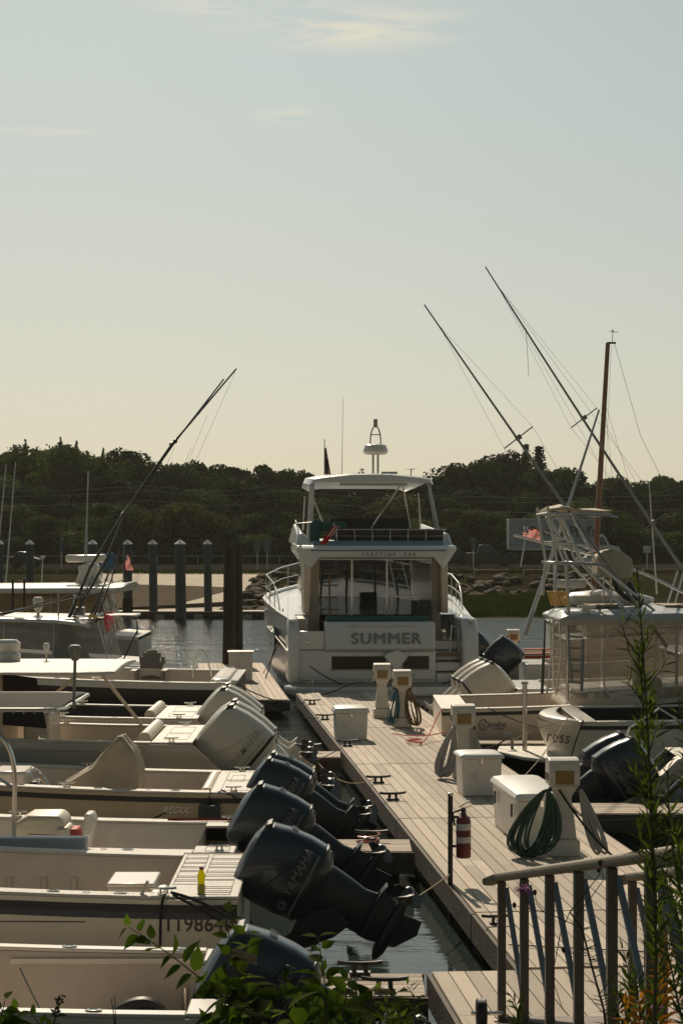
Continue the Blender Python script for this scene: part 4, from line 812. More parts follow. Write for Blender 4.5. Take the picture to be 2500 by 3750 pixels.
for a_, b_, w_ in (((1.75, 1.1, 2.28), (1.0, 1.2, 1.31), .10), ((1.85, 1.05, 2.25), (2.6, 1.0, 1.6), .06), ((3.5, -1.1, 2.28), (3.3, -1.15, 1.31), .12)): m = MB(); m.bar(Wp(*a_), Wp(*b_), w_, .05); m.build('top_leg', GELC, b['t'])
m = MB(); m.box(Wp(3.4, 0, 1.55), (1.1, 1.2, 1.3)); m.box(Wp(2.4, .1, 1.25), (.4, 1.1, .8)); m.build('helm_console', GELC, b['t'], bev=.06)
m = MB(); m.prism([Wp(2.85, -.75, 1.5), Wp(2.2, -.75, 1.45), Wp(2.35, -.75, 2.2), Wp(2.85, -.75, 2.26)], (0, 1, 0), 0, .02); m.build('side_curtain', CANVK, b['t'])
for k, dy in enumerate((-.42, .42)): engine(b['t'], 'white outboard of the front pair, %s one' % ['nearer', 'farther'][k], (-2.02, 27.9+dy, 1.50), 1, 50, 1.28, COWLW, COWLW, 'YAMAHA')
# L6
b = boat('fishing_boat', 'pale boat with dark cockpit, wedged between the grey hull and the black hull', -2.35, 31.0, 2.4, 8.5, 1.35, 1.7, -1, GELG, NONSKID, CANVG, .5, .7, .14, rake=.7, rub=GELG); L6 = b; Wp = b['W']
lines_on(b, [(.1, -.9, .5, -.1), (.1, .0, .5, .9)], 1.35)
m = MB(); m.tube([Wp(.8, -.9, 1.37), Wp(.8, .9, 1.37)], .09, 12); m.build('aft_bolster', VINYL, b['t'])
m = MB(); m.prism([Wp(-.5+.35*cos(a), 1.0+.42*sin(a), .92) for a in [i*pi/10 for i in range(20)]], (0, 0, 1), 0, .06); m.build('bathing_step', GEL, b['t'], bev=.02)
for k, dy in enumerate((-.4, .4)): engine(b['t'], 'white outboard of the rear pair, %s one' % ['nearer', 'farther'][k], (-2.3, 31.0+dy, 1.52), 1, 52, 1.2, COWLW, COWLW, None)
# L7 : black hull
b = boat('fishing_boat', 'black hulled boat with bright white gunwale beside the tall white dock box', -2.12, 38.7, 4.0, 10, 1.4, 1.95, -1, NAVY, GEL, LIN, .85, .55, .26, rub=GEL); L7 = b; Wp = b['W']
rod_holders(b, [1.4, 2.5, 3.6]); m = MB(); m.box(Wp(.35, 0, 1.3), (.4, 3.3, .3)); m.build('transom_locker', GEL, b['t'], bev=.06)
m = MB(); m.tube([Wp(-.05, -1.9, 1.42), Wp(.1, -1.9, 1.42)], .02, 6); m.build('rub_end', GEL, b['t'])
m = MB(); m.tube(bez((-3.2, 39.6, 1.3), (-3.15, 39.6, 2.1), (-2.95, 39.6, 2.1), (-2.8, 39.6, 1.3), 12), .02, 8); m.build('dive_ladder', SS, b['t'])
# inflatable-like white bathing platform behind the white motors
fittings(L2, (2.9,)); fittings(L3, (.15, 2.6)); fittings(L4, (.25, 2.4)); fittings(L5, (.3, 2.2)); fittings(L6, (.3, 2.2)); fittings(L7, (.35, 2.8))
# Adirondack style chair silhouettes on the boat
def adirondack(label, p, s_, mt, grp=None, rz=0):
    p = Vector(p); t = thing('adirondack_chair', label, 'chair', tuple(p), rz, grp); M = Matrix.Translation(p) @ Matrix.Rotation(rz, 4, 'Z') @ Matrix.Scale(s_, 4)
    for i in range(7):
        a = (i-3)*.055; top = .98-.012*(i-3)**2*1.4; m = MB(); q_ = [V(a*1.0-.036+a*.0, .25, .28), V(a+.036, .25, .28), V(a*1.5+.042, .52, top), V(a*1.5-.042, .52, top)]; q2 = [v+V(0, .02, .004) for v in q_]
        m.hexa([q_[0], q_[1], q2[1], q2[0], q_[3], q_[2], q2[2], q2[3]]); m.v = [M @ v for v in m.v]; m.build('back_slat', mt, t, bev=.004)
    m = MB(); m.box((0, 0, .33), (.5, .5, .025), rx=-.2); m.v = [M @ v for v in m.v]; m.build('seat', mt, t)
    for sx_ in (-1, 1):
        m = MB(); m.box((sx_*.33, 0, .56), (.12, .62, .022)); m.v = [M @ v for v in m.v]; m.build('armrest', mt, t)
        m = MB(); m.box((sx_*.29, -.22, .28), (.03, .08, .56)); m.box((sx_*.29, .25, .28), (.03, .1, .56)); m.v = [M @ v for v in m.v]; m.build('leg', mt, t)
    return t
TAUPE = mat('taupe plastic lumber', (.17, .15, .12), .6, var=.15)
adirondack('taupe fan backed chair standing in the black hulled boat', (-4.2, 40.1, .86), 1.0, TAUPE)
# ------------------------------------------------------------------ the flybridge yacht
YAW = .065
def yl(x, y, h): return V(1.06-YAW*y+x*.998, 48+y*.998+x*YAW, h)
YX = lambda px: (px-1250)/139.6-1.1
YH = lambda py: 4.2-(py-1990)/139.6
yt = thing('motor_yacht', 'large white flybridge motor yacht moored stern first at the end of the dock', 'yacht', tuple(yl(0, 0, 0)), -math.atan(-YAW))
YW = mat('yacht gelcoat', (.60, .61, .60), .25, coat=.5, var=.04); YB = mat('yacht beige trim', (.55, .46, .36), .4)
YBL = mat('yacht blue grey lip', (.13, .20, .25), .4, coat=.1)
def yhw(y): return lin([(0, 2.36), (3, 2.6), (6, 2.82), (8, 2.9), (10, 2.7), (13.5, 1.4), (15.3, .1)], y)
def ysh(y): return lin([(0, 2.16), (3, 2.26), (8, 2.5), (15.3, 2.95)], y)
yst = [0, .6, 1.5, 3, 4.5, 6, 8, 9.5, 11, 12.5, 13.5, 14.5, 15.3]
m = MB(); m.rings([[yl(-yhw(y), y, ysh(y)), yl(-yhw(y)*1.0, y, ysh(y)*.6), yl(-yhw(y)*.95, y, .55), yl(-yhw(y)*.88, y, .05), yl(0, y, -.6), yl(yhw(y)*.88, y, .05), yl(yhw(y)*.95, y, .55), yl(yhw(y), y, ysh(y)*.6), yl(yhw(y), y, ysh(y))] for y in yst], cap=False, close=False); m.build('hull', YW, yt, ang=40)
m = MB()
for sg in (-1, 1): m.rings([[yl(sg*(yhw(y)+.05), y, ysh(y)-.02), yl(sg*(yhw(y)+.05), y, ysh(y)+.05), yl(sg*(yhw(y)-.08), y, ysh(y)+.05), yl(sg*(yhw(y)-.08), y, ysh(y)-.02)] for y in yst])
m.build('toe_rail', YW, yt)
m = MB(); m.rings([[yl(-yhw(y)+.02, y, ysh(y)-.04), yl(0, y, ysh(y)+(.04 if y > 9 else -.04)), yl(yhw(y)-.02, y, ysh(y)-.04)] for y in yst if y >= 2.6], cap=False, close=False); m.build('side_deck', YW, yt)
m = MB()
for sg in (-1, 1): m.bar(yl(sg*(yhw(1)+.03), .3, 1.35), yl(sg*(yhw(6)+.03), 6, 1.75), .04, .05)
m.build('rub_strake', SS, yt)
for sg in (-1, 1):
    for a, b_ in ((2.2, 4.6), (5.2, 8.0)): m = MB(); m.hexa([yl(sg*(yhw(5)-.02), a, 1.25), yl(sg*(yhw(5)+.012), a, 1.25), yl(sg*(yhw(5)+.012), b_, 1.35), yl(sg*(yhw(5)-.02), b_, 1.35), yl(sg*(yhw(5)-.02), a+.2, 1.75), yl(sg*(yhw(5)+.012), a+.2, 1.75), yl(sg*(yhw(5)+.012), b_, 1.85), yl(sg*(yhw(5)-.02), b_, 1.85)]); m.build('hull_window', GLS, yt)
# swim platform
m = MB(); pl = [(-2.35, .05), (-2.6, -.7), (-2.3, -1.3), (-1.7, -1.5), (1.6, -1.5), (2.2, -1.3), (2.45, -.7), (2.3, .05)]
m.prism([yl(x, y, .30) for x, y in pl], (0, 0, 1), 0, .24); m.build('swim_platform', YW, yt, bev=.05, seg=3)
m = MB(); m.prism([yl(x*.93, y*.9-.03, .542) for x, y in pl], (0, 0, 1), 0, .012); m.build('platform_teak', mat('pale worn teak', (.30, .24, .18), .7, var=.15), yt)
m = MB(); m.hexa([yl(x, y, h_) for h_ in (-.4, .3) for x, y in ((-2.1, -.9), (2.1, -.9), (2.1, .3), (-2.1, .3))]); m.build('underbody', YW, yt, bev=.1)
# stern wings
for x0, x1, lab in ((-2.47, -2.17, ''), (2.1, 2.53, '')):
    m = MB(); m.prism([yl(x0, y, h_) for y, h_ in ((-.15, .55), (-.28, 1.2), (-.1, 1.95), (.25, 2.22), (1.6, 2.28), (1.6, .55))], yl(1, 0, 0)-yl(0, 0, 0), 0, x1-x0); m.build('stern_wing', YW, yt, bev=.07, seg=3)
# transom
def ybox(x0, x1, y0, y1, h0, h1, nm, mt, bev=.02, par=None):
    m = MB(); m.hexa([yl(x0, y0, h0), yl(x1, y0, h0), yl(x1, y1, h0), yl(x0, y1, h0), yl(x0, y0, h1), yl(x1, y0, h1), yl(x1, y1, h1), yl(x0, y1, h1)]); return m.build(nm, mt, par or yt, bev=bev)
tr_ = ybox(-2.2, 1.42, .02, .35, .5, 1.42, 'transom', YW)
ybox(-2.2, -1.5, .0, .30, 1.415, 1.9, 'cockpit_gate', YW)
m = MB(); m.prism([yl(-1.5, y, h_) for y, h_ in ((.0, 1.35), (-.14, 1.42), (-.10, 1.95), (.0, 2.13), (.45, 2.16), (.45, 1.35))], yl(1, 0, 0)-yl(0, 0, 0), 0, 2.9); bul = m.build('transom_seat_back', YW, yt, bev=.05, seg=3)
m = MB(); m.bar(yl(-1.0, -.085, 2.03), yl(.9, -.085, 2.03), .02, .03); m.build('grab_rail', YB, yt)
text('SUMMER', .40, 'name_lettering', GREYT, bul, yl(.10, -.146, 1.70), yl(1, 0, 0)-yl(0, 0, 0), (0, 0, 1), .004, 0, 0, 1.14, sx=1.10, bold=.014)
m = MB()                                                                        # slab serifs on the name
rx = (yl(1, 0, 0)-yl(0, 0, 0))
for xx in (-.60, -.36, -.22, .0, .09, .30, .44, .53, .77): 
    for hh in ((1.79,) if xx < -.3 else (1.53, 1.79) if xx != .0 else (1.53, 1.79)): pass
text('MA', .10, 'home_port', GREYT, tr_, yl(.80, .005, .74), (yl(1, 0, 0)-yl(0, 0, 0)), (0, 0, 1), .003, .002, 0, 1.25)
text('SESU', .10, 'home_port', GREYT, tr_, yl(-.02, .005, .74), rx, (0, 0, 1), .003, .002, 0, 1.25)
for x0, x1 in ((-1.32, .1), (.55, 1.24)): ybox(x0, x1, -.004, .06, .90, 1.24, 'garage_window', mat('smoked garage glass', (.018, .016, .012), .25, spec=.25), 0)
m = MB(); m.prism([yl(x, -.35, h_) for x, h_ in ((.02, 1.25), (.14, 1.35), (.36, 1.42), (.56, 1.35), (.66, 1.25), (.46, .98), (.44, .55), (.24, .55), (.24, .98))], yl(0, 1, 0)-yl(0, 0, 0), 0, .33); m.build('platform_davit', YW, yt, bev=.03)
# stairs to starboard
for k in range(4): ybox(1.44, 2.10, .0+k*.28, 1.7, .55+k*.27, .55+(k+1)*.27-.035, 'step', YW, .02); ybox(1.47, 2.08, .02+k*.28, .26+k*.28, .516+(k+1)*.27, .535+(k+1)*.27, 'step_tread', TEAK, 0)
m = MB(); m.tube([yl(2.05, .15, 1.3), yl(2.03, .1, 1.95), yl(1.85, .1, 2.05), yl(1.8, .1, 1.35)], .022, 8); m.build('stair_rail', SS, yt)
ybox(-2.3, 2.3, .35, 3.0, 1.2, 1.3, 'cockpit_sole', TEAK, 0)
m = MB(); m.hexa([yl(x, y, h_) for h_ in (1.9, 2.28) for x, y in ((-1.45, .25), (1.3, .25), (1.3, .55), (-1.45, .55))]); m.build('seat_cover', TEAL, yt, bev=.05)
# saloon
m = MB(); sal = [(2.85, 1.62), (9.2, 1.6), (11.2, 1.1)]
for sg in (-1, 1):
    m.hexa([yl(sg*1.9, 2.85, 1.3), yl(sg*1.82, 2.85, 1.3), yl(sg*1.75, 9.3, 2.3), yl(sg*1.83, 9.3, 2.3), yl(sg*1.85, 2.85, 3.9), yl(sg*1.77, 2.85, 3.9), yl(sg*1.65, 9.0, 3.9), yl(sg*1.73, 9.0, 3.9)])
m.build('saloon_wall', YW, yt)
for sg in (-1, 1):
    m = MB(); m.hexa([yl(sg*1.905, 3.4, 2.75), yl(sg*1.89, 3.4, 2.75), yl(sg*1.85, 8.9, 2.85), yl(sg*1.87, 8.9, 2.85), yl(sg*1.88, 3.0, 3.72), yl(sg*1.86, 3.0, 3.72), yl(sg*1.78, 8.7, 3.72), yl(sg*1.8, 8.7, 3.72)]); m.build('side_window', GLT, yt)
m = MB(); m.hexa([yl(-1.75, 8.9, 2.4), yl(1.75, 8.9, 2.4), yl(1.1, 11.6, 2.5), yl(-1.1, 11.6, 2.5), yl(-1.65, 8.9, 3.85), yl(1.65, 8.9, 3.85), yl(1.3, 9.4, 3.85), yl(-1.3, 9.4, 3.85)]); m.build('windscreen', GLT, yt, bev=.04)
ybox(-1.86, -1.50, 2.72, 2.84, 1.3, 3.85, 'bulkhead_panel', YB); ybox(1.62, 1.86, 2.72, 2.84, 1.3, 3.85, 'bulkhead_panel', YB)
ybox(-2.3, -1.9, .8, 2.8, 1.3, 2.2, 'side_coaming', YB)
for x0, x1 in ((-1.49, -.62), (-.56, .36), (.40, 1.60)): ybox(x0, x1, 2.80, 2.83, 1.45, 3.75, 'saloon_door_glass', GLT, 0)
m = MB()
for x_ in (-.59, .38): m.bar(yl(x_, 2.79, 1.35), yl(x_, 2.79, 3.75), .05, .05, up=V(0, 1, 0))
m.bar(yl(-1.5, 2.79, 3.77), yl(1.62, 2.79, 3.77), .05, .06); m.bar(yl(-1.5, 2.79, 1.42), yl(1.62, 2.79, 1.42), .05, .06); m.build('door_frame', SS, yt)
# saloon interior
INT = mat('cream upholstery', (.45, .40, .33), .6)
ybox(-1.3, -.2, 3.6, 4.2, 1.3, 1.95, 'sofa', INT, .06); ybox(.5, 1.5, 4.0, 4.6, 1.3, 2.25, 'galley_counter', INT, .03); ybox(-1.4, -.9, 4.4, 7, 1.3, 2.3, 'side_sofa', INT, .06); ybox(-.1, .4, 6.2, 6.7, 1.3, 2.75, 'helm_chair', BLK, .06); ybox(-.5, .5, 5.0, 5.6, 1.95, 2.02, 'saloon_table', TEAK, .01); ybox(-1.7, 1.7, 2.9, 9.0, 1.3, 1.36, 'saloon_sole', TEAK, 0)
m = MB()
for x_ in (-1.2, -.4, .5, 1.2): m.bar(yl(x_, 8.0, 2.4), yl(x_*.9, 8.0, 3.8), .07, .07)
m.build('window_mullion', YW, yt)
# flybridge steps seen through the left door panel
m = MB()
for k in range(6): m.hexa([yl(x, y+.1*k, 1.7+k*.33+d_) for d_ in (0, .04) for x, y in ((-1.45, 2.15), (-1.0, 2.15), (-1.0, 2.38), (-1.45, 2.38))])
m.bar(yl(-1.22, 2.25, 1.6), yl(-1.22, 2.85, 3.5), .05, .05); m.build('flybridge_stair', TEAK, yt)
# ladder frame reflections in the door glass, built as chrome tubes
m = MB(); 
for x_, dx in ((.42, .30), (.75, .42)): m.tube([yl(x_, 2.4, 3.7), yl(x_+dx*.6, 2.1, 2.7)], .02, 6)
for k in range(4): m.tube([yl(.46+k*.06, 2.33-.06*k, 3.5-.25*k), yl(.81+k*.07, 2.33-.06*k, 3.5-.25*k)], .018, 6)
m.tube([yl(.45, 2.0, 2.0), yl(.45, 2.0, 2.75), yl(1.1, 2.0, 2.75), yl(1.2, 2.0, 2.5)], .02, 6); m.build('ladder_reflection', SS, yt)
ybox(1.05, 1.55, 2.2, 2.7, 1.35, 2.62, 'wet_bar', BLK)
# upper deck
def uring(y, w_, h0, h1):
    d_ = .26 if y < 5 else .1
    return [yl(-w_*.74, y, h0), yl(-w_*.84, y, h0-d_), yl(-w_, y, h0+.26), yl(-w_*.98, y, h1), yl(w_*.98, y, h1), yl(w_, y, h0+.26), yl(w_*.84, y, h0-d_), yl(w_*.74, y, h0)]
m = MB(); m.rings([uring(1.62, 2.08, 3.84, 4.06), uring(1.75, 2.20, 3.78, 4.14), uring(4, 2.22, 3.74, 4.2), uring(8, 2.1, 3.78, 4.28), uring(10, 1.6, 3.9, 4.35), uring(10.8, 1.0, 4.0, 4.3)]); ud = m.build('upper_deck', YW, yt, ang=40, bev=.03)
m = MB(); m.hexa([yl(-1.8, 1.565, 3.99), yl(1.9, 1.565, 3.99), yl(1.95, 2.2, 4.0), yl(-1.8, 2.2, 4.0), yl(-1.7, 1.95, 4.27), yl(1.85, 1.95, 4.27), yl(1.9, 2.3, 4.27), yl(-1.7, 2.3, 4.27)]); m.build('aft_lip', YBL, ud, bev=.02)
text('PRESTIGE  560', .125, 'brand_lettering', GREYT, ud, yl(.32, 1.585, 3.90), rx, (0, .3, 1), .003, .003, 0, 1.9)
for sg in (-1, 1):
    m = MB(); m.hexa([yl(sg*1.8, 1.9, 2.3), yl(sg*1.98, 1.9, 2.3), yl(sg*1.98, 2.9, 2.3), yl(sg*1.8, 2.9, 2.3), yl(sg*1.75, 1.75, 3.9), yl(sg*1.95, 1.75, 3.9), yl(sg*2.0, 3.2, 3.9), yl(sg*1.8, 3.2, 3.9)]); m.build('side_support', YB, yt, bev=.03)
    m = MB(); m.hexa([yl(sg*1.55, 2.3, 4.15), yl(sg*2.18, 2.3, 4.05), yl(sg*2.15, 8.5, 4.25), yl(sg*1.8, 8.5, 4.25), yl(sg*1.98, 2.7, 4.50), yl(sg*2.1, 2.7, 4.46), yl(sg*2.0, 8.2, 4.8), yl(sg*1.9, 8.2, 4.8)]); m.build('flybridge_coaming', YW, yt, bev=.04)
ybox(-1.1, 1.9, 2.35, 2.62, 4.16, 4.60, 'flybridge_seat_back', BROWN, .04); ybox(-1.05, 1.3, 5.5, 5.8, 4.3, 4.95, 'helm_seat', BROWN, .06)
m = MB(); m.tube([yl(-1.1, 2.2, 4.58), yl(1.95, 2.2, 4.58)], .018, 8); m.tube([yl(-1.1, 2.2, 4.40), yl(1.95, 2.2, 4.40)], .012, 8)
for i in range(7): m.tube([yl(-1.05+i*.49, 2.2, 4.15), yl(-1.05+i*.49, 2.2, 4.58)], .014, 8)
m.tube([yl(-2.0, 2.3, 4.2), yl(-2.15, 2.4, 4.75), yl(-1.65, 2.4, 4.78)], .02, 8); m.tube([yl(-2.15, 2.4, 4.75), yl(-2.1, 4.0, 4.85)], .02, 8); m.build('flybridge_rail', SS, yt)
ybox(-1.75, -.75, 2.5, 2.9, 4.55, 4.80, 'canvas_bundle', TEAL, .08); ybox(-1.78, -1.5, 2.4, 2.6, 4.2, 4.85, 'canvas_bundle', TEAL, .08)
# hardtop
def hring(y, w_, h_, dr): return [yl(-w_, y, h_-dr-.05), yl(-w_*.97, y, h_-dr*.45), yl(-w_*.80, y, h_-.02), yl(-w_*.3, y, h_+.06), yl(w_*.3, y, h_+.06), yl(w_*.80, y, h_-.02), yl(w_*.97, y, h_-dr*.45), yl(w_, y, h_-dr-.05), yl(w_*.93, y, h_-dr), yl(w_*.75, y, h_-.14), yl(-w_*.75, y, h_-.14), yl(-w_*.93, y, h_-dr)]
m = MB(); m.rings([hring(3.2, 1.68, 6.06, .14), hring(3.35, 1.74, 6.10, .2), hring(6, 1.8, 6.2, .18), hring(8.3, 1.75, 6.16, .2), hring(9.0, 1.5, 6.04, .18)]); ht = m.build('hardtop', YW, yt, ang=40)
ybox(-.9, 1.0, 3.3, 3.34, 5.82, 5.90, 'hardtop_trim', YB, .01)
m = MB(); m.hexa([yl(-1.82, 3.4, 4.2), yl(-1.66, 3.4, 4.2), yl(-1.62, 4.1, 4.2), yl(-1.8, 4.1, 4.2), yl(-1.74, 3.3, 5.85), yl(-1.60, 3.3, 5.85), yl(-1.58, 3.7, 5.9), yl(-1.72, 3.7, 5.9)]); m.build('hardtop_pillar', YW, yt, bev=.03)
m = MB(); m.hexa([yl(1.96, 3.1, 4.2), yl(1.90, 3.1, 4.2), yl(1.86, 3.6, 4.2), yl(1.92, 3.6, 4.2), yl(1.66, 3.3, 5.85), yl(1.60, 3.3, 5.85), yl(1.58, 3.5, 5.9), yl(1.64, 3.5, 5.9)]); m.build('hardtop_pillar', ALU, yt, bev=.01)
for a, b_ in (((.95, 4.4, 5.92), (.15, 5.2, 4.65)), ((.98, 4.4, 5.92), (1.25, 5.0, 4.65)), ((-1.6, 5, 5.6), (-1.2, 5.2, 4.65)), ((-1.7, 7, 5.6), (-1.75, 7.2, 4.6)), ((1.7, 7, 5.7), (1.8, 7.2, 4.6))): m = MB(); m.tube([yl(*a), yl(*b_)], .025, 8); m.build('hardtop_strut', SS, yt)
# radar mast, antennas
m = MB(); 
for sg in (-.07, .07): m.tube([yl(.25+sg, 5, 6.1), yl(.25+sg, 5, 6.78)], .035, 8)
mast = m.build('radar_mast', SS, yt)
m = MB(); m.lathe([(.30, 0), (.36, .06), (.36, .12), (.31, .26), (.24, .29)], yl(.25, 5, 6.78), 24); m.build('radar_dome', GEL, mast)
m = MB(); m.tube(bez(yl(.10, 5, 7.0), yl(.07, 5, 7.8), yl(.43, 5, 7.8), yl(.40, 5, 7.0), 14), .02, 8); m.tube([yl(.09, 5, 7.35), yl(.41, 5, 7.35)], .015, 6); m.lathe([(.05, 0), (.06, .04), (.06, .22), (.05, .24)], yl(.25, 5, 7.56), 12); m.build('light_arch', mat('mast grey', (.3, .29, .26), .4), mast)
m = MB(); m.tube([yl(-.75, 4.6, 6.05), yl(-.74, 4.6, 7.0), yl(-.72, 4.6, 8.4)], .012, 6, .005); m.build('whip_antenna', LBL, yt)
m = MB(); m.tube([yl(1.2, 4.2, 6.1), yl(1.2, 4.2, 6.32)], .02, 6); m.lathe([(.04, 0), (.2, .03), (.02, .06)], yl(1.2, 4.2, 6.30), 14); m.tube([yl(-.2, 4.2, 6.1), yl(-.2, 4.2, 6.3)], .02, 6); m.lathe([(.05, 0), (.07, .05)], yl(-.2, 4.2, 6.28), 12); m.box(yl(.6, 4.4, 6.22), (.45, .3, .06)); m.build('antenna', GEL, yt)
# bow rails
for sg in (-1, 1):
    m = MB(); m.tube([yl(sg*(yhw(y)-.06), y, ysh(y)+hh) for y, hh in ((3.4, .05), (4.2, .5), (5, .68), (8, .75), (11, .75), (13.5, .78), (15.2, .8))], .02, 8)
    m.tube([yl(sg*(yhw(y)-.06), y, ysh(y)+.38) for y in (4.4, 6, 8, 11, 13.5, 15.2)], .012, 6)
    for y in (4.8, 6.4, 8, 9.8, 11.6, 13.4, 15): m.tube([yl(sg*(yhw(y)-.06), y, ysh(y)), yl(sg*(yhw(y)-.06), y, ysh(y)+.72)], .016, 6)
    m.build('deck_rail', SS, yt)
# small fittings that break up the stern
for x_, h_ in ((-1.95, 1.62), (1.62, 1.9)): m = MB(); m.lathe([(.05, -.0), (.06, .01), (.03, .02)], yl(x_, -.0, h_), 12, Matrix.Rotation(R(90), 4, 'X')); m.build('courtesy_light', SS, yt)
m = MB(); m.rings([[yl(2.42+.09*cos(a)*k, -.285-.0*k, .98+.14*sin(a)*k) for a in [i*pi/8 for i in range(16)]] for k in (1, .8)]+[[yl(2.42+.05*cos(a), -.27, .98+.09*sin(a)) for a in [i*pi/8 for i in range(16)]]]); m.build('fairlead', SS, yt)
m = MB()
for (x0, h0, x1, h1) in ((-1.44, 1.38, 1.34, 1.38), (-2.16, 1.40, -1.52, 1.40), (-1.4, .88, 1.3, .88), (-2.1, .62, 1.35, .62)): m.bar(yl(x0, -.005 if h0 < 1.39 else -.012, h0), yl(x1, -.005 if h0 < 1.39 else -.012, h1), .012, .012)
m.build('panel_seam', GREYT, tr_)
for x_ in (-1.9, 1.9): o_ = cleat('', yl(x_, -.35, .55), 0, 1.6, parent=yt)
# ensign over the stern
t = thing('boat_ensign', 'small red and striped flag hanging over the left corner of the yacht flybridge', 'flag', tuple(yl(-1.35, 1.75, 4.2))); m = MB(); m.tube([yl(-1.4, 1.85, 4.1), yl(-1.15, 1.5, 4.75)], .014, 6); m.build('flag_pole', ALU, t)
m = MB(); nu, nv = 8, 10; o = yl(-1.18, 1.5, 4.68)
m.add([o+V(-.42*v/nv*.9+.16*u/nu, -.03*sin(u), -.5*v/nv-.02*sin(u*1.8)-.12*u/nu*0) for v in range(nv+1) for u in range(nu+1)], [(j*(nu+1)+i, j*(nu+1)+i+1, (j+1)*(nu+1)+i+1, (j+1)*(nu+1)+i) for j in range(nv) for i in range(nu)])
m.mi = [0 if (i % 2 == 0 or j > 5) else 1 for j in range(nv) for i in range(nu)]; m.build('cloth', [_m['flag red'], _m['flag white']], t, ang=180)
# ------------------------------------------------------------------ right side boats
# Carolina type express boat with tower and clear curtains
b = boat('sport_fishing_boat', 'cream sport fishing boat with script lettering, clear curtains and a tall fishing tower', 1.95, 37.3, 3.3, 9.5, .98, 1.7, 1, GELC, NONSKID, LIN, .45, .55, .2, grp='boats on the right stern to the dock'); RB = b; Wp = b['W']
t = b['t']
m = MB(); m.box(Wp(3.0, -1.35, .62), (.5, .4, .4)); m.build('corner_locker', LIN, t, bev=.03)
text('Carolina', .155, 'script_lettering', GREYT, t, (2.96, 37.3-1.66, .67), (1, 0, .02), (0, 0, 1), .003, .002, .35, .88)
text('CLASSIC', .05, 'script_lettering', GREYT, t, (3.06, 37.3-1.66, .585), (1, 0, .02), (0, 0, 1), .003, .001, 0, 1.2)
m = MB(); m.tube([V(2.76, 35.63, .67)+V(.08*cos(a), 0, .10*sin(a)) for a in [R(40)+R(280)*i/14 for i in range(15)]], .012, 5); m.build('logo_swash', GREYT, t)
# cabin trunk below curtains, curtains and hard roof
zc0, zc1 = 36.1, 38.5
m = MB(); m.prism([V(4.4, zc0, 1.0), V(4.6, zc0, 1.25), V(9.5, zc0, 1.55), V(10.5, zc0, 1.3), V(10.5, zc0, .9), V(4.4, zc0, .9)], (0, 1, 0), 0, 2.4); m.build('cabin_trunk', GELC, t, bev=.05)
rf = MB(); rr = [(4.25, 2.66, 2.70), (4.4, 2.60, 2.86), (6.5, 2.62, 2.94), (9.0, 2.60, 2.90), (9.6, 2.5, 2.62)]
rf.rings([[V(x, 35.75, a), V(x, 35.8, (a+c)/2+.05), V(x, 36.6, c), V(x, 38.0, c), V(x, 38.8, (a+c)/2+.05), V(x, 38.85, a)] for x, a, c in rr]); roof = rf.build('hardtop', mat('blue grey roof paint', (.36, .39, .40), .4, coat=.2, dirt=.3), t, bev=.03)
for x_, w_, dy in ((5.3, .7, .9), (6.9, .9, 1.2), (8.4, .6, .8)):
    m = MB(); m.box((x_, 37.1, 2.955), (w_, dy, .03)); m.build('roof_hatch', mat('tan roof mat', (.36, .29, .21), .8, var=.1), roof, bev=.008)
m = MB(); m.box((6.8, 35.76, 2.66), (5.0, .03, .12)); m.build('valance', CANV, roof)
m = MB(); m.rings([sup(V(x, 38.2, 3.02), V(0, 1, 0), V(0, 0, 1), a, b_, 2.3, 14) for x, a, b_ in ((4.6, .1, .05), (4.8, .4, .16), (5.4, .5, .22), (6.2, .4, .14), (6.5, .1, .05))]); m.build('covered_raft', GEL, roof)
m = MB()
for x in (4.45, 6.6, 8.9):
    for y in (zc0, zc1): m.tube([V(x+ (.35 if x > 8 else 0), y, 1.1), V(x, y, 2.64)], .03, 8)
m.build('curtain_frame', SS, t)
for i, (x0, x1, mt) in enumerate(((4.47, 5.1, CLR), (5.15, 8.85, CLR))):
    for y, nm in ((zc0-.01, 'clear_curtain'), (zc1+.01, 'clear_curtain')):
        m = MB(); n = 10; m.add([V(x0+(x1-x0)*i_/n, y+.03*sin(i_*1.1), h_) for h_ in (1.15, 1.6, 2.1, 2.6) for i_ in range(n+1)], [(j*(n+1)+i_, j*(n+1)+i_+1, (j+1)*(n+1)+i_+1, (j+1)*(n+1)+i_) for j in range(3) for i_ in range(n)]); m.build(nm, mt, t, ang=180)
m = MB(); n = 8; m.add([V(4.46, zc0+(zc1-zc0)*i_/n, h_) for h_ in (1.15, 2.6) for i_ in range(n+1)], [(i_, i_+1, n+2+i_, n+1+i_) for i_ in range(n)]); m.build('clear_curtain', CLR, t)
m = MB(); m.tube(bez((5.3, 36.05, 1.2), (5.05, 36.05, 1.3), (5.05, 36.05, 2.5), (5.4, 36.05, 2.52), 10)+[V(8.6, 36.05, 2.56)], .022, 6); m.build('curtain_hem', GEL, t)
for k, x in enumerate((5.9, 7.0)):
    m = MB(); m.prism([V(x, 36.5, .9), V(x+.5, 36.5, .9), V(x+.5, 36.5, 1.5), V(x+.12, 36.5, 1.55), V(x+.1, 36.5, 2.15), V(x-.08, 36.5, 2.15)], (0, 1, 0), 0, .55); m.build('helm_seat', VINYL, t, bev=.06)
m = MB(); m.box((8.2, 37.3, 1.6), (.7, 1.8, .8)); m.build('helm_console', GELC, t, bev=.08)
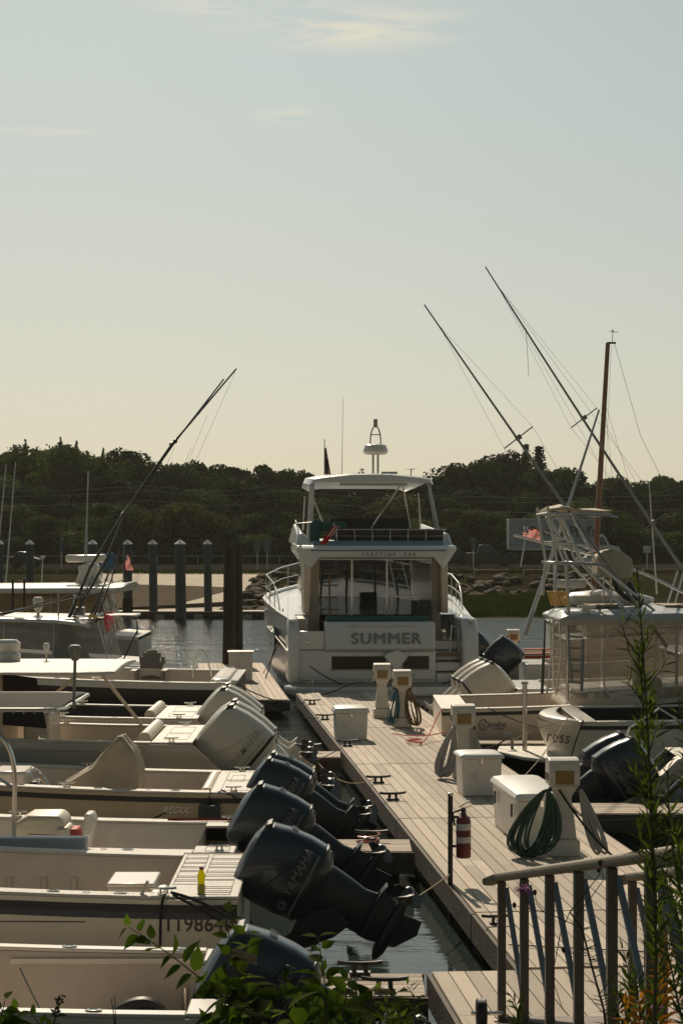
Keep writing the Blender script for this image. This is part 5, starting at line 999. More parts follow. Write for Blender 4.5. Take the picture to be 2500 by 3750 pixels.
# tower
NZ, FZ = 36.2, 38.2
def TP(px, py, z=NZ): return P(px, py, z)
m = MB()
def both(pp, r, r2=None, split=False):
    w_ = [TP(*p) for p in pp]
    for dy in (0, FZ-NZ):
        if split: mm = MB(); mm.tube([v+V(0, dy, 0) for v in w_], r, 8, r2); mm.build('tower_leg', ALU, t)
        else: m.tube([v+V(0, dy, 0) for v in w_], r, 8, r2)
both([(2004, 1852), (2037, 2061)], .028, split=True); both([(2037, 2061), (2026, 2190)], .028, split=True)
both([(2039, 1888), (2108, 2061)], .026, split=True); both([(2088, 1878), (2185, 2066), (2430, 2265)], .026, split=True)
both([(2056, 1890), (2100, 2000), (2125, 2061), (2190, 2130), (2290, 2235)], .028, split=True)
both([(2072, 2066), (2076, 2150), (2080, 2250)], .038, split=True)
m = MB()
both([(2030, 1985), (2144, 1993)], .022); both([(2022, 2062), (2215, 2068)], .03); both([(2040, 2100), (2090, 2110)], .02)
both([(2165, 2110), (2200, 2112)], .02)
for a, c in (((2037, 2061), None), ((2108, 2061), None), ((2215, 2068), None), ((2030, 1985), None), ((2144, 1993), None)):
    v = TP(*a); m.tube([v, v+V(0, FZ-NZ, 0)], .022, 8)
m.build('tower_rail', ALU, t)
m = MB(); a, c = TP(2004, 1862), TP(2236, 1872)
m.rings([[V(x, NZ, h_), V(x, NZ, h_+.05), V(x, (NZ+FZ)/2, h_+.10+.02*sin(x*9)), V(x, FZ, h_+.05), V(x, FZ, h_)] for x, h_ in ((a.x+.05, 4.84), (a.x+.35, 4.88), (a.x+.7, 4.82), (c.x-.2, 4.80), (c.x, 4.80))]); m.build('tower_canopy', CANV, t, bev=.01)
m = MB(); m.tube([V(a.x, NZ, 4.80), V(c.x, NZ, 4.77), V(c.x+.02, FZ, 4.77), V(a.x, FZ, 4.80), V(a.x, NZ, 4.80)], .025, 8); m.tube([TP(2010, 1897), TP(2190, 1886), TP(2262, 1896)], .022, 8); m.build('canopy_frame', SS, t)
# covered helm pod on the tower
m = MB(); pts = [(2186, 2112), (2186, 2040), (2215, 2018), (2240, 2012), (2268, 2015), (2316, 2048), (2318, 2112), (2255, 2120)]
m.prism([TP(*p, 36.9) for p in pts], (0, 1, 0), 0, .9); m.build('pod_cover', CANV, t, bev=.06, seg=3)
m = MB(); m.tube([TP(*p, 37.2) for p in ((2240, 2118), (2260, 2160), (2290, 2190), (2325, 2210))], .055, 8); m.build('control_conduit', BLK, t)
m = MB(); m.tube([TP(*p, 37.4) for p in ((2300, 2130), (2320, 2170), (2330, 2200))], .06, 8); m.build('control_conduit', BLK, t); m = MB(); m.tube([TP(2235, 2112, 37), TP(2238, 2240, 37)], .02, 8); m.build('pod_post', SS, t); m = MB(); m.tube([TP(2210, 2110, 37), TP(2208, 2235, 37)], .018, 8); m.build('pod_post', SS, t)
m = MB(); m.box(TP(2085, 2137, 36.9), (.62, .4, .16)); m.build('radar_bar', GEL, t, bev=.05)
m = MB(); m.tube([TP(2145, 2325, 36), TP(2145, 2245, 36)], .05, 10); m.box(TP(2145, 2222, 36), (.34, .25, .06)); m.tube([TP(2145, 2245, 36), TP(2145, 2222, 36)], .09, 8, .06); m.build('light_post', GEL, t)
# gold rocket launcher rods
for k in range(7):
    x0 = 2005+k*10; m = MB(); m.tube([TP(x0+14, 2218, 36), TP(x0, 2165, 36)], .022, 8); m.build('rod_holder', GOLD, t)
# ladder up the side
m = MB()
for dx in (0, 34): m.tube([TP(2012+dx, 2270, 35.9), TP(2018+dx, 2400, 35.9), TP(2000+dx, 2545, 35.9)], .02, 8)
for k in range(9): m.tube([TP(2014, 2290+k*28, 35.9), TP(2050, 2290+k*28, 35.9)], .014, 6)
m.build('side_ladder', SS, t)
m = MB(); m.tube([TP(2077, 2262, 36), TP(2082, 2380, 36), TP(2092, 2500, 36)], .022, 8); m.tube([TP(2134, 2340, 36), TP(2130, 2440, 36), TP(2128, 2530, 36)], .03, 8)
for k in range(5): m.tube([TP(2082, 2330+k*42, 36), TP(2132, 2334+k*42, 36)], .018, 8)
m.build('curtain_ladder', ALUB, t)
m = MB(); m.tube([TP(1995, 2270, 35.8), TP(1990, 2400, 35.8), TP(1985, 2520, 35.8)], .018, 8); m.tube([TP(1990, 2380, 35.8), TP(1983, 2540, 35.8)], .03, 8); m.build('fishing_rod', CARB, t)
# outriggers
def pole(par, nm, a, z0, c, z1, r0, r1, mt, spr=None, rings_=()):
    m = MB(); A, B_ = P(*a, z0), P(*c, z1); m.tube([A.lerp(B_, i/8)+V(0, 0, -.06*sin(pi*i/8)) for i in range(9)], r0, 8, r1); o = m.build(nm, mt, par)
    if spr:
        m = MB()
        for f, L_ in spr:
            p = A.lerp(B_, f); d_ = (B_-A).normalized(); n_ = V(-d_.z, 0, d_.x)
            if n_.z < 0: n_ = -n_
            n_ = (n_+V(.0, 0, .0)).normalized(); k1 = V(.79, 0, .61)
            m.tube([p-k1*L_, p+k1*L_], .014, 6); m.tube([p-d_*.05, p+d_*.05], r0*1.6, 8)
        m.build('spreader', mt, o)
        m = MB()
        for f, L_ in spr:
            p = A.lerp(B_, f); k1 = V(.79, 0, .61)
            for sg in (-1, 1): m.tube([A.lerp(B_, .12), p+k1*L_*sg, B_.lerp(A, .06)], .0035, 4)
        m.build('rigging_line', mat('thin line', (.12, .11, .10), .6), o)
    return o
pole(t, 'outrigger_pole', (2440, 2370), 36.6, (1553, 1116), 36.6, .040, .014, mat('dark alloy pole', (.20, .20, .19), .35, .8), [(.612, .36)])
pole(t, 'outrigger_pole', (1919, 2326), 38.6, (2192, 1500), 38.6, .055, .02, mat('grey alloy pole', (.42, .42, .41), .4, .7))
m = MB(); p = TP(2205, 1470, 38.6)
m = MB(); m.tube([TP(1880, 1960, 39), TP(2200, 2040, 39), TP(2380, 2110, 38), TP(2560, 2200, 38)], .03, 8); m.tube([TP(1990, 1945, 38), TP(2200, 2025, 38)], .02, 8); m.build('folded_outrigger', ALU, t)
# radio whip at the right
# curved stern boat with script name
b = boat('sport_fishing_boat', 'cream boat with rounded script lettered stern behind the right dark outboards', 4.15, 33.35, 3.1, 9.5, 1.10, 1.5, 1, GELC, GEL, CANVK, .3, .3, .22, grp='boats on the right stern to the dock'); R2 = b; t = b['t']; Wp = b['W']
m = MB(); n = 12; rs = []
for h_, o_ in ((.2, -.05), (.45, .12), (.8, .28), (1.02, .34)):
    rs.append([V(4.18-(o_+.30)*sin(pi*i/n)**.6 if 0 < i < n else 4.18, 33.35-1.50+3.0*i/n, h_) for i in range(n+1)])
m.rings(rs, cap=False, close=False); m.build('rounded_transom', GELC, t, ang=50)
m = MB(); m.rings([[V(4.3-(.66+dx)*sin(pi*i/n)**.6 if 0 < i < n else 4.3, 33.35-1.54+3.08*i/n, h_) for i in range(n+1)] for dx, h_ in ((0, 1.0), (.03, 1.02), (.03, 1.08), (0, 1.10), (-.3, 1.105))], cap=False, close=False); m.build('transom_cap', GEL, t, ang=50)
text('ress', .31, 'name_lettering', mat('brown script', (.10, .06, .035), .5), t, (3.78, 32.10, .80), (.62, -.78, 0), (0, 0, 1), .003, 0, .3, 1.15)
m = MB(); n = 12; pl = [(4.4, 31.9), (3.75, 32.0), (3.2, 32.7), (2.85, 33.6), (2.95, 34.3), (3.3, 34.75), (4.4, 34.8)]
m.prism([V(x, y, .33) for x, y in pl], (0, 0, 1), 0, .07); m.build('swim_platform', NONSKID, t, bev=.02)
m = MB(); m.tube([V(3.36, 33.6, .40), V(3.36, 33.6, 1.62)], .045, 10); m.box((3.36, 33.6, 1.64), (.12, .1, .05)); m.build('platform_post', SS, t)
m = MB(); m.tube([V(3.15, 33.8, .40), V(3.15, 33.8, .62), V(3.12, 33.8, .66), V(3.0, 33.8, .66)], .03, 8); m.build('platform_fitting', mat('dull fitting', (.2, .2, .19), .5), t)
# dark twin outboards of the nearest right boat and its hull
b = boat('fishing_boat', 'blue grey boat at the right edge carrying twin dark tilted outboards', 5.15, 28.0, 2.4, 8, .95, 1.5, 1, mat('blue grey hull', (.20, .25, .29), .35, coat=.2, var=.06), NONSKID, LIN, .35, .6, .2, grp='boats on the right stern to the dock', rake=.5); t = b['t']; Wp = b['W']
m = MB(); m.prism([V(x, 27.5, h_) for x, h_ in ((5.2, 1.0), (5.05, .95), (4.25, .15), (4.0, .22), (3.95, .12), (4.3, .0), (4.7, 0), (5.3, .5))], (0, 1, 0), 0, .35); m.build('motor_bracket', b['t'].children[0].data.materials[0], t, bev=.03)
for k, dy in enumerate((-.38, .38)): engine(t, 'dark tilted outboard with a pale top edge, %s one of the right pair' % ['nearer', 'farther'][k], (4.62-.05*k, 27.9+dy, 1.02), -1, 57, 1.05, None, None, 'YAMAHA')
m = MB(); m.tube([V(4.1, 28.3, .5), V(4.45, 28.3, 1.35), V(4.9, 28.3, 1.65), V(5.3, 28.3, 1.4)], .018, 8); m.build('stern_rail', SS, t)
# boats behind the Carolina: white triple outboards
b = boat('fishing_boat', 'low white boat with triple white outboards beside the yacht stern', 3.95, 42.2, 2.8, 9, .95, 1.5, 1, GEL, GEL, LIN, .4, .7, .2, grp='boats on the right stern to the dock', rake=.7, rub=GEL); t = b['t']
for k in range(3): engine(t, 'white outboard of the triple set, %s' % ['nearest', 'middle', 'farthest'][k], (3.75-.06*k, 41.4+.72*k, 1.22), -1, 52, 1.32, COWLW, COWLW, None)
# small boat with red sheer + dark motor behind
b = boat('skiff', 'small boat with a dark red sheer stripe seen bow on behind the tower ladder', 4.6, 55, 2.4, 6, .95, 1.3, 1, GELG, REDV, LIN, .4, .4, .2, grp='boats on the right stern to the dock', rub=REDV)
engine(b['t'], '', (4.35, 55, 1.35), -1, 50, 1.1, COWL, None, None)
b = boat('fishing_boat', 'low white boat with a dark outboard, directly right of the yacht', 4.9, 49.5, 2.2, 6, 1.0, 1.4, 1, GEL, GEL, LIN, .4, .6, .2, grp='boats on the right stern to the dock', rub=GEL); engine(b['t'], '', (4.7, 49.5, 1.50), -1, 40, 1.15, COWL, None, None)
# wooden mast
sb = thing('sailboat', 'sailboat with a tall varnished wooden mast behind the fishing tower', 'sailboat', (9.0, 62, 0), 0, None)
m = MB(); A, B_ = P(2170, 2195, 62), P(2224, 1256, 62); m.tube([A-V(0, 0, 1.2), A, A.lerp(B_, .5), B_], .13, 12, .075); mst = m.build('mast', MASTW, sb)
m = MB(); m.box(B_+V(.12, 0, 0), (.3, .08, .06)); m.tube([B_+V(.15, 0, 0), B_+V(.17, 0, .42)], .01, 5); m.tube([B_+V(.05, 0, .40), B_+V(.35, 0, .36)], .01, 5); m.tube([B_+V(.17, 0, .35), B_+V(.17, 0, .46)], .02, 5); m.build('wind_vane', BLK, mst)
m = MB(); m.tube([B_+V(.22, 0, 0), P(2345, 1600, 62), P(2480, 1870, 62), P(2600, 2120, 62)], .008, 4); m.tube([B_+V(.12, 0, -.1), A+V(.22, 0, 0)], .006, 4)
m.tube([P(2215, 1500, 62), P(2228, 1620, 62), P(2240, 1750, 62), P(2260, 2100, 62)], .006, 4); m.tube([P(2215, 1480, 62), P(2300, 1760, 62), P(2420, 2100, 62)], .006, 4); m.build('stay', mat('thin line', (.12, .11, .10), .6), mst)
def simple_cruiser(t, x0, L, yc, B, hs, hb, cab, d=1, side=None, top=None):
    side = side or GEL; st = [0, .25, .5, .7, .85, .95, 1.0]
    def hw(f): return B/2*(1-max(0, (f-.4)/.6)**2.2)
    m = MB(); m.rings([[V(x0+d*L*f, yc-hw(f), hs+(hb-hs)*f), V(x0+d*L*f, yc-hw(f)*.85, .1), V(x0+d*L*f, yc, -.4), V(x0+d*L*f, yc+hw(f)*.85, .1), V(x0+d*L*f, yc+hw(f), hs+(hb-hs)*f)] for f in st], close=True); m.build('hull', side, t)
    m = MB()
    m.rings([[V(x0+d*L*f, yc-hw(f)-.03, hs+(hb-hs)*f-.08), V(x0+d*L*f, yc-hw(f)-.03, hs+(hb-hs)*f+.04), V(x0+d*L*f, yc+hw(f)+.03, hs+(hb-hs)*f+.04), V(x0+d*L*f, yc+hw(f)+.03, hs+(hb-hs)*f-.08)] for f in st]); m.build('deck', GEL, t, bev=.02)
    for i, (a, c, h0, h1, w_) in enumerate(cab):
        m = MB(); X0_, X1_ = x0+d*a, x0+d*c; s_ = .18*d*(1 if i == 0 else 0)
        m.hexa([V(X0_, yc-w_/2, h0), V(X1_, yc-w_/2, h0), V(X1_, yc+w_/2, h0), V(X0_, yc+w_/2, h0), V(X0_+s_, yc-w_/2+.1, h1), V(X1_-s_*2.5, yc-w_/2+.1, h1), V(X1_-s_*2.5, yc+w_/2-.1, h1), V(X0_+s_, yc+w_/2-.1, h1)]); cb = m.build('cabin', GEL, t, bev=.06, seg=3)
        m = MB(); m.hexa([V(X0_+(X1_-X0_)*.12, yc-w_/2-.005+.03, h0+(h1-h0)*.38), V(X0_+(X1_-X0_)*.78, yc-w_/2-.005+.03, h0+(h1-h0)*.38), V(X0_+(X1_-X0_)*.78, yc-w_/2+.08, h0+(h1-h0)*.38), V(X0_+(X1_-X0_)*.12, yc-w_/2+.08, h0+(h1-h0)*.38), V(X0_+(X1_-X0_)*.14, yc-w_/2+.045, h0+(h1-h0)*.8), V(X0_+(X1_-X0_)*.72, yc-w_/2+.045, h0+(h1-h0)*.8), V(X0_+(X1_-X0_)*.72, yc-w_/2+.12, h0+(h1-h0)*.8), V(X0_+(X1_-X0_)*.14, yc-w_/2+.12, h0+(h1-h0)*.8)]); m.build('cabin_window', GLS, cb)
def mastwire(par, px0, py0, px1, py1, z, r=.02, r2=None, nm='whip_antenna', mt=None):
    m = MB(); m.tube([P(px0, py0, z), P(px1, py1, z)], r, 6, r2 or r*.5); return m.build(nm, mt or ALU, par)
t = thing('cabin_cruiser', 'white cruiser behind the tower with a long low deck and whip antenna', 'boat', (9.5, 66, 0), 0, 'cruisers moored beyond the tower'); simple_cruiser(t, 7.5, 8.6, 66, 3, 1.35, 1.8, [(1.0, 4.2, 1.5, 2.05, 2.4), (5.2, 6.2, 1.7, 2.35, 1.2)], 1)
mastwire(t, 2403, 2175, 2374, 1760, 66, .035)
t = thing('cabin_cruiser', 'white cruiser with a humped cabin top just above the enclosed hardtop', 'boat', (9.8, 52, 0), 0, 'cruisers moored beyond the tower'); simple_cruiser(t, 6.2, 8.5, 52, 3, 1.5, 2.0, [(.6, 4.0, 1.7, 2.35, 2.5), (4.3, 6.5, 1.85, 2.2, 2.0)], 1, GELC)
m = MB(); 
for px in (2265, 2292, 2340): m.tube([P(px, 2240, 51), P(px, 2190, 51)], .015, 6)
m.tube([P(2262, 2192, 51), P(2345, 2196, 51)], .018, 6); m.build('bow_rail', SS, t)
t = thing('fishing_boat', 'cream boat with dark red letters on its transom at the right edge', 'boat', (11.2, 60, 0), 0, None); simple_cruiser(t, 10.0, 8, 60, 3.4, 2.0, 2.3, [(2.5, 5, 2.2, 3.0, 2.2)], 1, GELC)
text('Re', .36, 'name_lettering', mat('maroon letters', (.16, .02, .03), .5), t, (10.7, 58.27, 1.72), (1, 0, 0), (0, 0, 1), .004, .006)
t = thing('parasail_boat', 'white boat with an arched canvas hood at the right edge', 'boat', (10.5, 45, 0), 0, None); simple_cruiser(t, 8.0, 7, 45, 3.2, 1.55, 2.0, [(.5, 4, 1.7, 2.55, 2.6)], 1, GEL)
# outrigger B with its boat at the right edge
t = thing('sport_fishing_boat', 'sport fishing boat at the right edge whose long raised outrigger crosses the wooden mast', 'boat', (9.6, 41, 0), 0, None)
simple_cruiser(t, 8.6, 8, 41.2, 2.4, 1.3, 1.9, [(1.2, 4.5, 1.5, 2.7, 2.2)], 1, GELC)
pole(t, 'outrigger_pole', (2560, 2180), 40.2, (1776, 977), 40.2, .042, .014, _m['dark alloy pole'], [(.54, .36), (.22, .36)])
m = MB(); m.tube([P(2420, 2510, 40), P(2445, 2300, 40), P(2500, 2100, 40)], .022, 8); m.tube([P(2400, 2500, 40), P(2412, 2310, 40), P(2480, 2090, 40)], .022, 8); m.tube([P(2414, 2308, 40), P(2450, 2312, 40)], .03, 8); m.tube([P(2408, 2376, 40), P(2434, 2380, 40)], .03, 8); m.build('outrigger_mount', ALU, t)
m = MB(); m.tube([P(1924, 1200, 40.2)+V(0, 0, 0), P(1930, 1290, 40.2), P(1935, 1380, 40.2)], .006, 4); m.build('halyard', mat('thin line', (.12, .11, .10), .6), t)

# ------------------------------------------------------------------ shore extras: grey roofed house, utility poles with wires
t = thing('house', 'grey shingled house half hidden by the trees right of the yacht hardtop', 'house', (11.5, 216, 2.6)); m = MB(); m.box((11.5, 216, 5.6), (9, 7, 6)); m.build('wall', mat('grey shingle', (.12, .12, .12), .9), t)
m = MB(); m.prism([V(6.6, 212, 8.55), V(16.4, 212, 8.55), V(11.5, 212, 11.6)], (0, 1, 0), 0, 8); m.build('roof', mat('grey roof', (.08, .08, .085), .9), t)
for k, (px, lb) in enumerate(((560, 'left utility pole standing in front of the far wood, behind the grey piles'), (1010, 'right utility pole standing in front of the far wood, near the brown piles'))):
    b_ = P(px, 2060, 173); t = thing('utility_pole', lb, 'pole', (b_.x, 173, 2.2), 0, 'utility poles'); m = MB(); m.tube([V(b_.x, 173, 2.0), V(b_.x, 173, 10.2)], .13, 8, .09); m.build('shaft', PILE, t)
    m = MB(); m.box((b_.x, 173, 9.6), (1.8, .1, .1)); m.build('crossarm', PILE, t)
a_, c_ = P(560, 2060, 173).x, P(1010, 2060, 173).x
for k, h_ in enumerate((9.7, 9.2, 8.3)):
    m = MB(); m.tube(sag((a_-40, 173, h_+.4), (a_, 173, h_), .8)+sag((a_, 173, h_), (c_, 173, h_), .5)[1:]+sag((c_, 173, h_), (c_+45, 173, h_-.5), .9)[1:], .018, 4)
    tag(m.build('power_line', mat('grey wire', (.3, .3, .28), .5), origin=(a_, 173, h_)), ['top', 'middle', 'lowest'][k]+' wire strung along the far wood between the utility poles', 'wire', 'overhead wires')
# ------------------------------------------------------------------ left side, beyond the black hull: boats with towers and rods
def enclosure(t, x0, x1, y0, y1, h0, h1, lean=.35, mt=SMK, nm='clear_curtain'):
    for y in (y0, y1):
        m = MB(); m.add([V(x0, y, h0), V(x1+lean, y, h0), V(x1, y+(.1 if y == y0 else -.1), h1), V(x0, y+(.1 if y == y0 else -.1), h1)], [(0, 1, 2, 3)]); m.build(nm, mt, t)
    m = MB(); m.add([V(x1+lean, y0, h0), V(x1+lean, y1, h0), V(x1, y1-.1, h1), V(x1, y0+.1, h1)], [(0, 1, 2, 3)]); m.build(nm, mt, t)
    m = MB(); m.tube([V(x1+lean, y0, h0), V(x1, y0+.1, h1), V(x0, y0+.1, h1)], .02, 6); m.tube([V(x1+lean, y1, h0), V(x1, y1-.1, h1), V(x0, y1-.1, h1)], .02, 6); m.tube([V(x1, y0+.1, h1), V(x1, y1-.1, h1)], .02, 6)
    for f in (.35, .7): m.tube([V(x0+(x1-x0)*f, y0-.005, h0), V(x0+(x1-x0)*f, y0+.1, h1)], .012, 6)
    m.build('curtain_frame', ALU, t)
t = thing('sport_fishing_boat', 'boat with smoked enclosure and curved hardtop crowded with fishing rods', 'boat', (-7.6, 46, 0), 0, 'enclosed boats moored at the far left')
simple_cruiser(t, -4.6, 9.5, 46.2, 3.3, 1.15, 1.8, [], -1, GELG)
enclosure(t, -9.5, -6.0, 44.8, 47.4, 1.1, 2.35, .35)
m = MB(); m.rings([[V(x, 44.6, a), V(x, 44.7, a+.10), V(x, 45.6, a+.16), V(x, 46.8, a+.16), V(x, 47.6, a+.1), V(x, 47.7, a)] for x, a in ((-6.15, 2.12), (-6.4, 2.18), (-7, 2.25), (-8.4, 2.28), (-9.8, 2.28))]); tp = m.build('hardtop', GEL, t, bev=.05, seg=3)
m = MB(); m.box((-6.0, 46.9, 2.36), (1.6, 1.3, .06)); m.build('rear_top', GEL, t, bev=.02)
m = MB(); m.tube([V(-5.55, 46.2, 2.36), V(-5.2, 46.2, 2.34), V(-5.15, 46.2, 2.2), V(-5.15, 46.2, 1.9)], .02, 6); m.tube([V(-5.15, 46.2, 2.0), V(-5.5, 45.9, 1.2)], .02, 6); m.build('rod_rack', BLK, t)
m = MB(); m.lathe([(.03, 0), (.05, .1), (.12, .2), (.13, .4), (.10, .46)], (-7.55, 45.6, 2.40), 14); m.build('radar_dome', PEDW, tp)
m = MB(); m.tube([V(-7.0, 45.3, 2.4), V(-7.0, 45.3, 3.05)], .02, 6); m.build('antenna', ALU, tp); m = MB(); m.box((-6.6, 46, 2.5), (.3, .3, .2)); m.lathe([(.1, 0), (.04, .1), (.04, .5)], (-6.7, 46, 2.4), 10); m.build('antenna_base', mat('mast grey', (.3, .29, .26), .4), tp)
m = MB(); m.rings([[V(x, y, 1.2), V(x, y+.5, 1.2), V(x*1+.0, y+.45, 1.75+d_), V(x, y+.05, 1.75+d_)] for x, y, d_ in ((-6.2, 44.9, -.4), (-6.6, 44.9, .3), (-6.9, 44.9, .35), (-7.1, 44.9, -.1))]); m.build('hanging_towel', CANV, t)
t2 = thing('sport_fishing_boat', 'boat with long white hardtop, bar radar on a pod and amber curtains', 'boat', (-9.5, 56, 0), 0, 'enclosed boats moored at the far left')
simple_cruiser(t2, -6.0, 11, 56, 3.8, 1.4, 2.1, [], -1, GELG)
AMB = clear_vinyl('amber curtain', (.30, .20, .09), .85)
enclosure(t2, -12, -7.2, 54.4, 57.6, 1.4, 2.75, .4, AMB)
m = MB(); m.rings([[V(x, 54.0, a), V(x, 54.05, a+.16), V(x, 55, a+.26), V(x, 57, a+.26), V(x, 58, a+.16), V(x, 58.1, a)] for x, a in ((-6.4, 2.78), (-6.7, 2.72), (-8, 2.72), (-12, 2.70))]); tp = m.build('hardtop', GEL, t2, bev=.04)
m = MB(); m.prism([V(x, 55.5, h_) for x, h_ in ((-8.1, 2.9), (-7.95, 3.35), (-8.0, 3.5), (-7.75, 3.6), (-7.4, 3.58), (-7.35, 3.2), (-7.2, 2.9))], (0, 1, 0), 0, .5); pod = m.build('radar_pod', GEL, tp, bev=.05)
m = MB(); m.rings([sup(V(x, 55.7, 3.74), V(0, 1, 0), V(0, 0, 1), a, b_, 3, 12) for x, a, b_ in ((-8.38, .08, .08), (-8.32, .13, .12), (-7.9, .13, .11), (-7.5, .13, .12), (-7.2, .13, .13), (-7.15, .07, .08))]); m.build('radar_bar', GEL, pod)
for a, b_ in (((318, 2060), (322, 1725)), ((310, 2060), (326, 1725))): mastwire(t2, *a, *b_, 55.6, .022)
t3 = thing('fishing_boat', 'low white hardtopped boat cut off by the left edge, behind the black posts', 'boat', (-10.5, 64, 0), 0, None)
simple_cruiser(t3, -8.9, 8, 64, 3, 1.3, 1.9, [(1, 4, 1.5, 2.2, 2.4)], -1, GEL); m = MB(); m.rings([[V(x, 62.6, a), V(x, 62.7, a+.08), V(x, 65, a+.08), V(x, 65.1, a)] for x, a in ((-9.4, 2.72), (-10, 2.68), (-13, 2.66))]); m.build('hardtop', GEL, t3)
for a, b_ in (((20, 2160), (58, 1690)), ((-20, 2160), (24, 1700)), ((150, 2200), (158, 2045))): mastwire(t3, *a, *b_, 62, .032)
m = MB(); m.lathe([(.06, 0), (.08, .06), (.03, .1)], P(158, 2045, 62), 10); m.build('light', GEL, t3)
for px in (48, 90): mastwire(t2, px, 2270, px, 2118, 52, .035, .035, 'black_post', BLK)
# rods and outriggers of the enclosed boat
m = MB(); A, B_, M_ = P(225, 2330, 45.4), P(866, 1350, 45.4), P(450, 1885, 45.4)
m.tube([A, P(330, 2080, 45.4), M_, P(620, 1640, 45.4), B_], .045, 8, .02); o1 = m.build('outrigger_pole', CARB, t)
m = MB(); m.tube([P(285, 2240, 45.8), P(395, 2040, 45.8), P(462, 1870, 45.8), P(640, 1620, 45.8), P(820, 1388, 45.8)], .040, 8, .018)
for f in (P(450, 1885, 45.5), P(628, 1628, 45.5), P(456, 1878, 45.7), P(642, 1616, 45.7)): m.ball(f, .06, 8)
m.build('outrigger_pole', CARB, t)
m = MB()
for a, b_ in (((470, 2200), (862, 1360)), ((445, 2230), (760, 1520)), ((480, 2180), (600, 1820)), ((400, 2100), (640, 1640)), ((455, 2190), (700, 1640)), ((430, 2215), (520, 1930))): m.tube(sag(P(*a, 45.5), P(*b_, 45.5), .12, 6), .004, 4)
m.build('rigging_line', mat('thin line', (.12, .11, .10), .6), o1)
def rod(label, a, b_, z, reel=None, pink=False, r=.028):
    A, B_ = P(*a, z), P(*b_, z); r_ = thing('fishing_rod', label, 'fishing rod', tuple(A), 0, 'fishing rods on the enclosed boat'); m = MB(); m.tube([A, A.lerp(B_, .25)], r*1.15, 8); m.tube([A.lerp(B_, .25), B_], r*.8, 8, .007)
    for f in (.4, .55, .7, .85, .97): p = A.lerp(B_, f); m.tube([p+V(.045*cos(q_), 0, -.03+.03*sin(q_)) for q_ in [i*pi/4 for i in range(9)]], .005, 4, cap=False)
    m.build('blank', CARB, r_)
    if reel is not None:
        c = A.lerp(B_, reel)+V(.05, -.05, -.05); m = MB(); m.rings([[c+V(rr*cos(q_), y_, rr*sin(q_)) for q_ in [i*pi/8 for i in range(16)]] for rr, y_ in ((.07, -.09), (.10, -.08), (.10, -.06), (.055, -.05), (.055, .05), (.10, .06), (.10, .08), (.07, .09))]); m.tube([c+V(0, -.1, 0), c+V(.12, -.11, .05)], .015, 6); m.build('reel', GOLD if not pink else CHR, r_)
    if pink:
        m = MB(); c = A.lerp(B_, reel)
        for k in range(26): d_ = V(random.uniform(.05, .35), random.uniform(-.05, .05), random.uniform(-.45, .1)); m.tube([c+V(.12, -.1, 0), c+d_*.6+V(.1, -.1, 0), c+d_+V(.08, -.1, -.02)], .010, 4)
        m.build('lure_skirt', mat('hot pink lure', (.75, .05, .12), .6), r_)
rod('upper of two black rods lying nearly level over the white hardtop', (-40, 2265), (470, 2118), 45.2, None)
rod('lower of two black rods lying nearly level over the white hardtop', (-40, 2258), (442, 2156), 45.0, None)
rod('short steep rod with a dark butt leaning over the curved hardtop', (248, 2312), (345, 2105), 45.2)
rod('upright rod with a bright reel and pink skirt', (352, 2280), (430, 2060), 44.9, .14, True)
rod('upright rod behind the pink skirted one', (338, 2285), (398, 2090), 45.1, .15)
rod('rod on the near side crossing the outriggers', (318, 2290), (452, 1980), 45.3, .12)
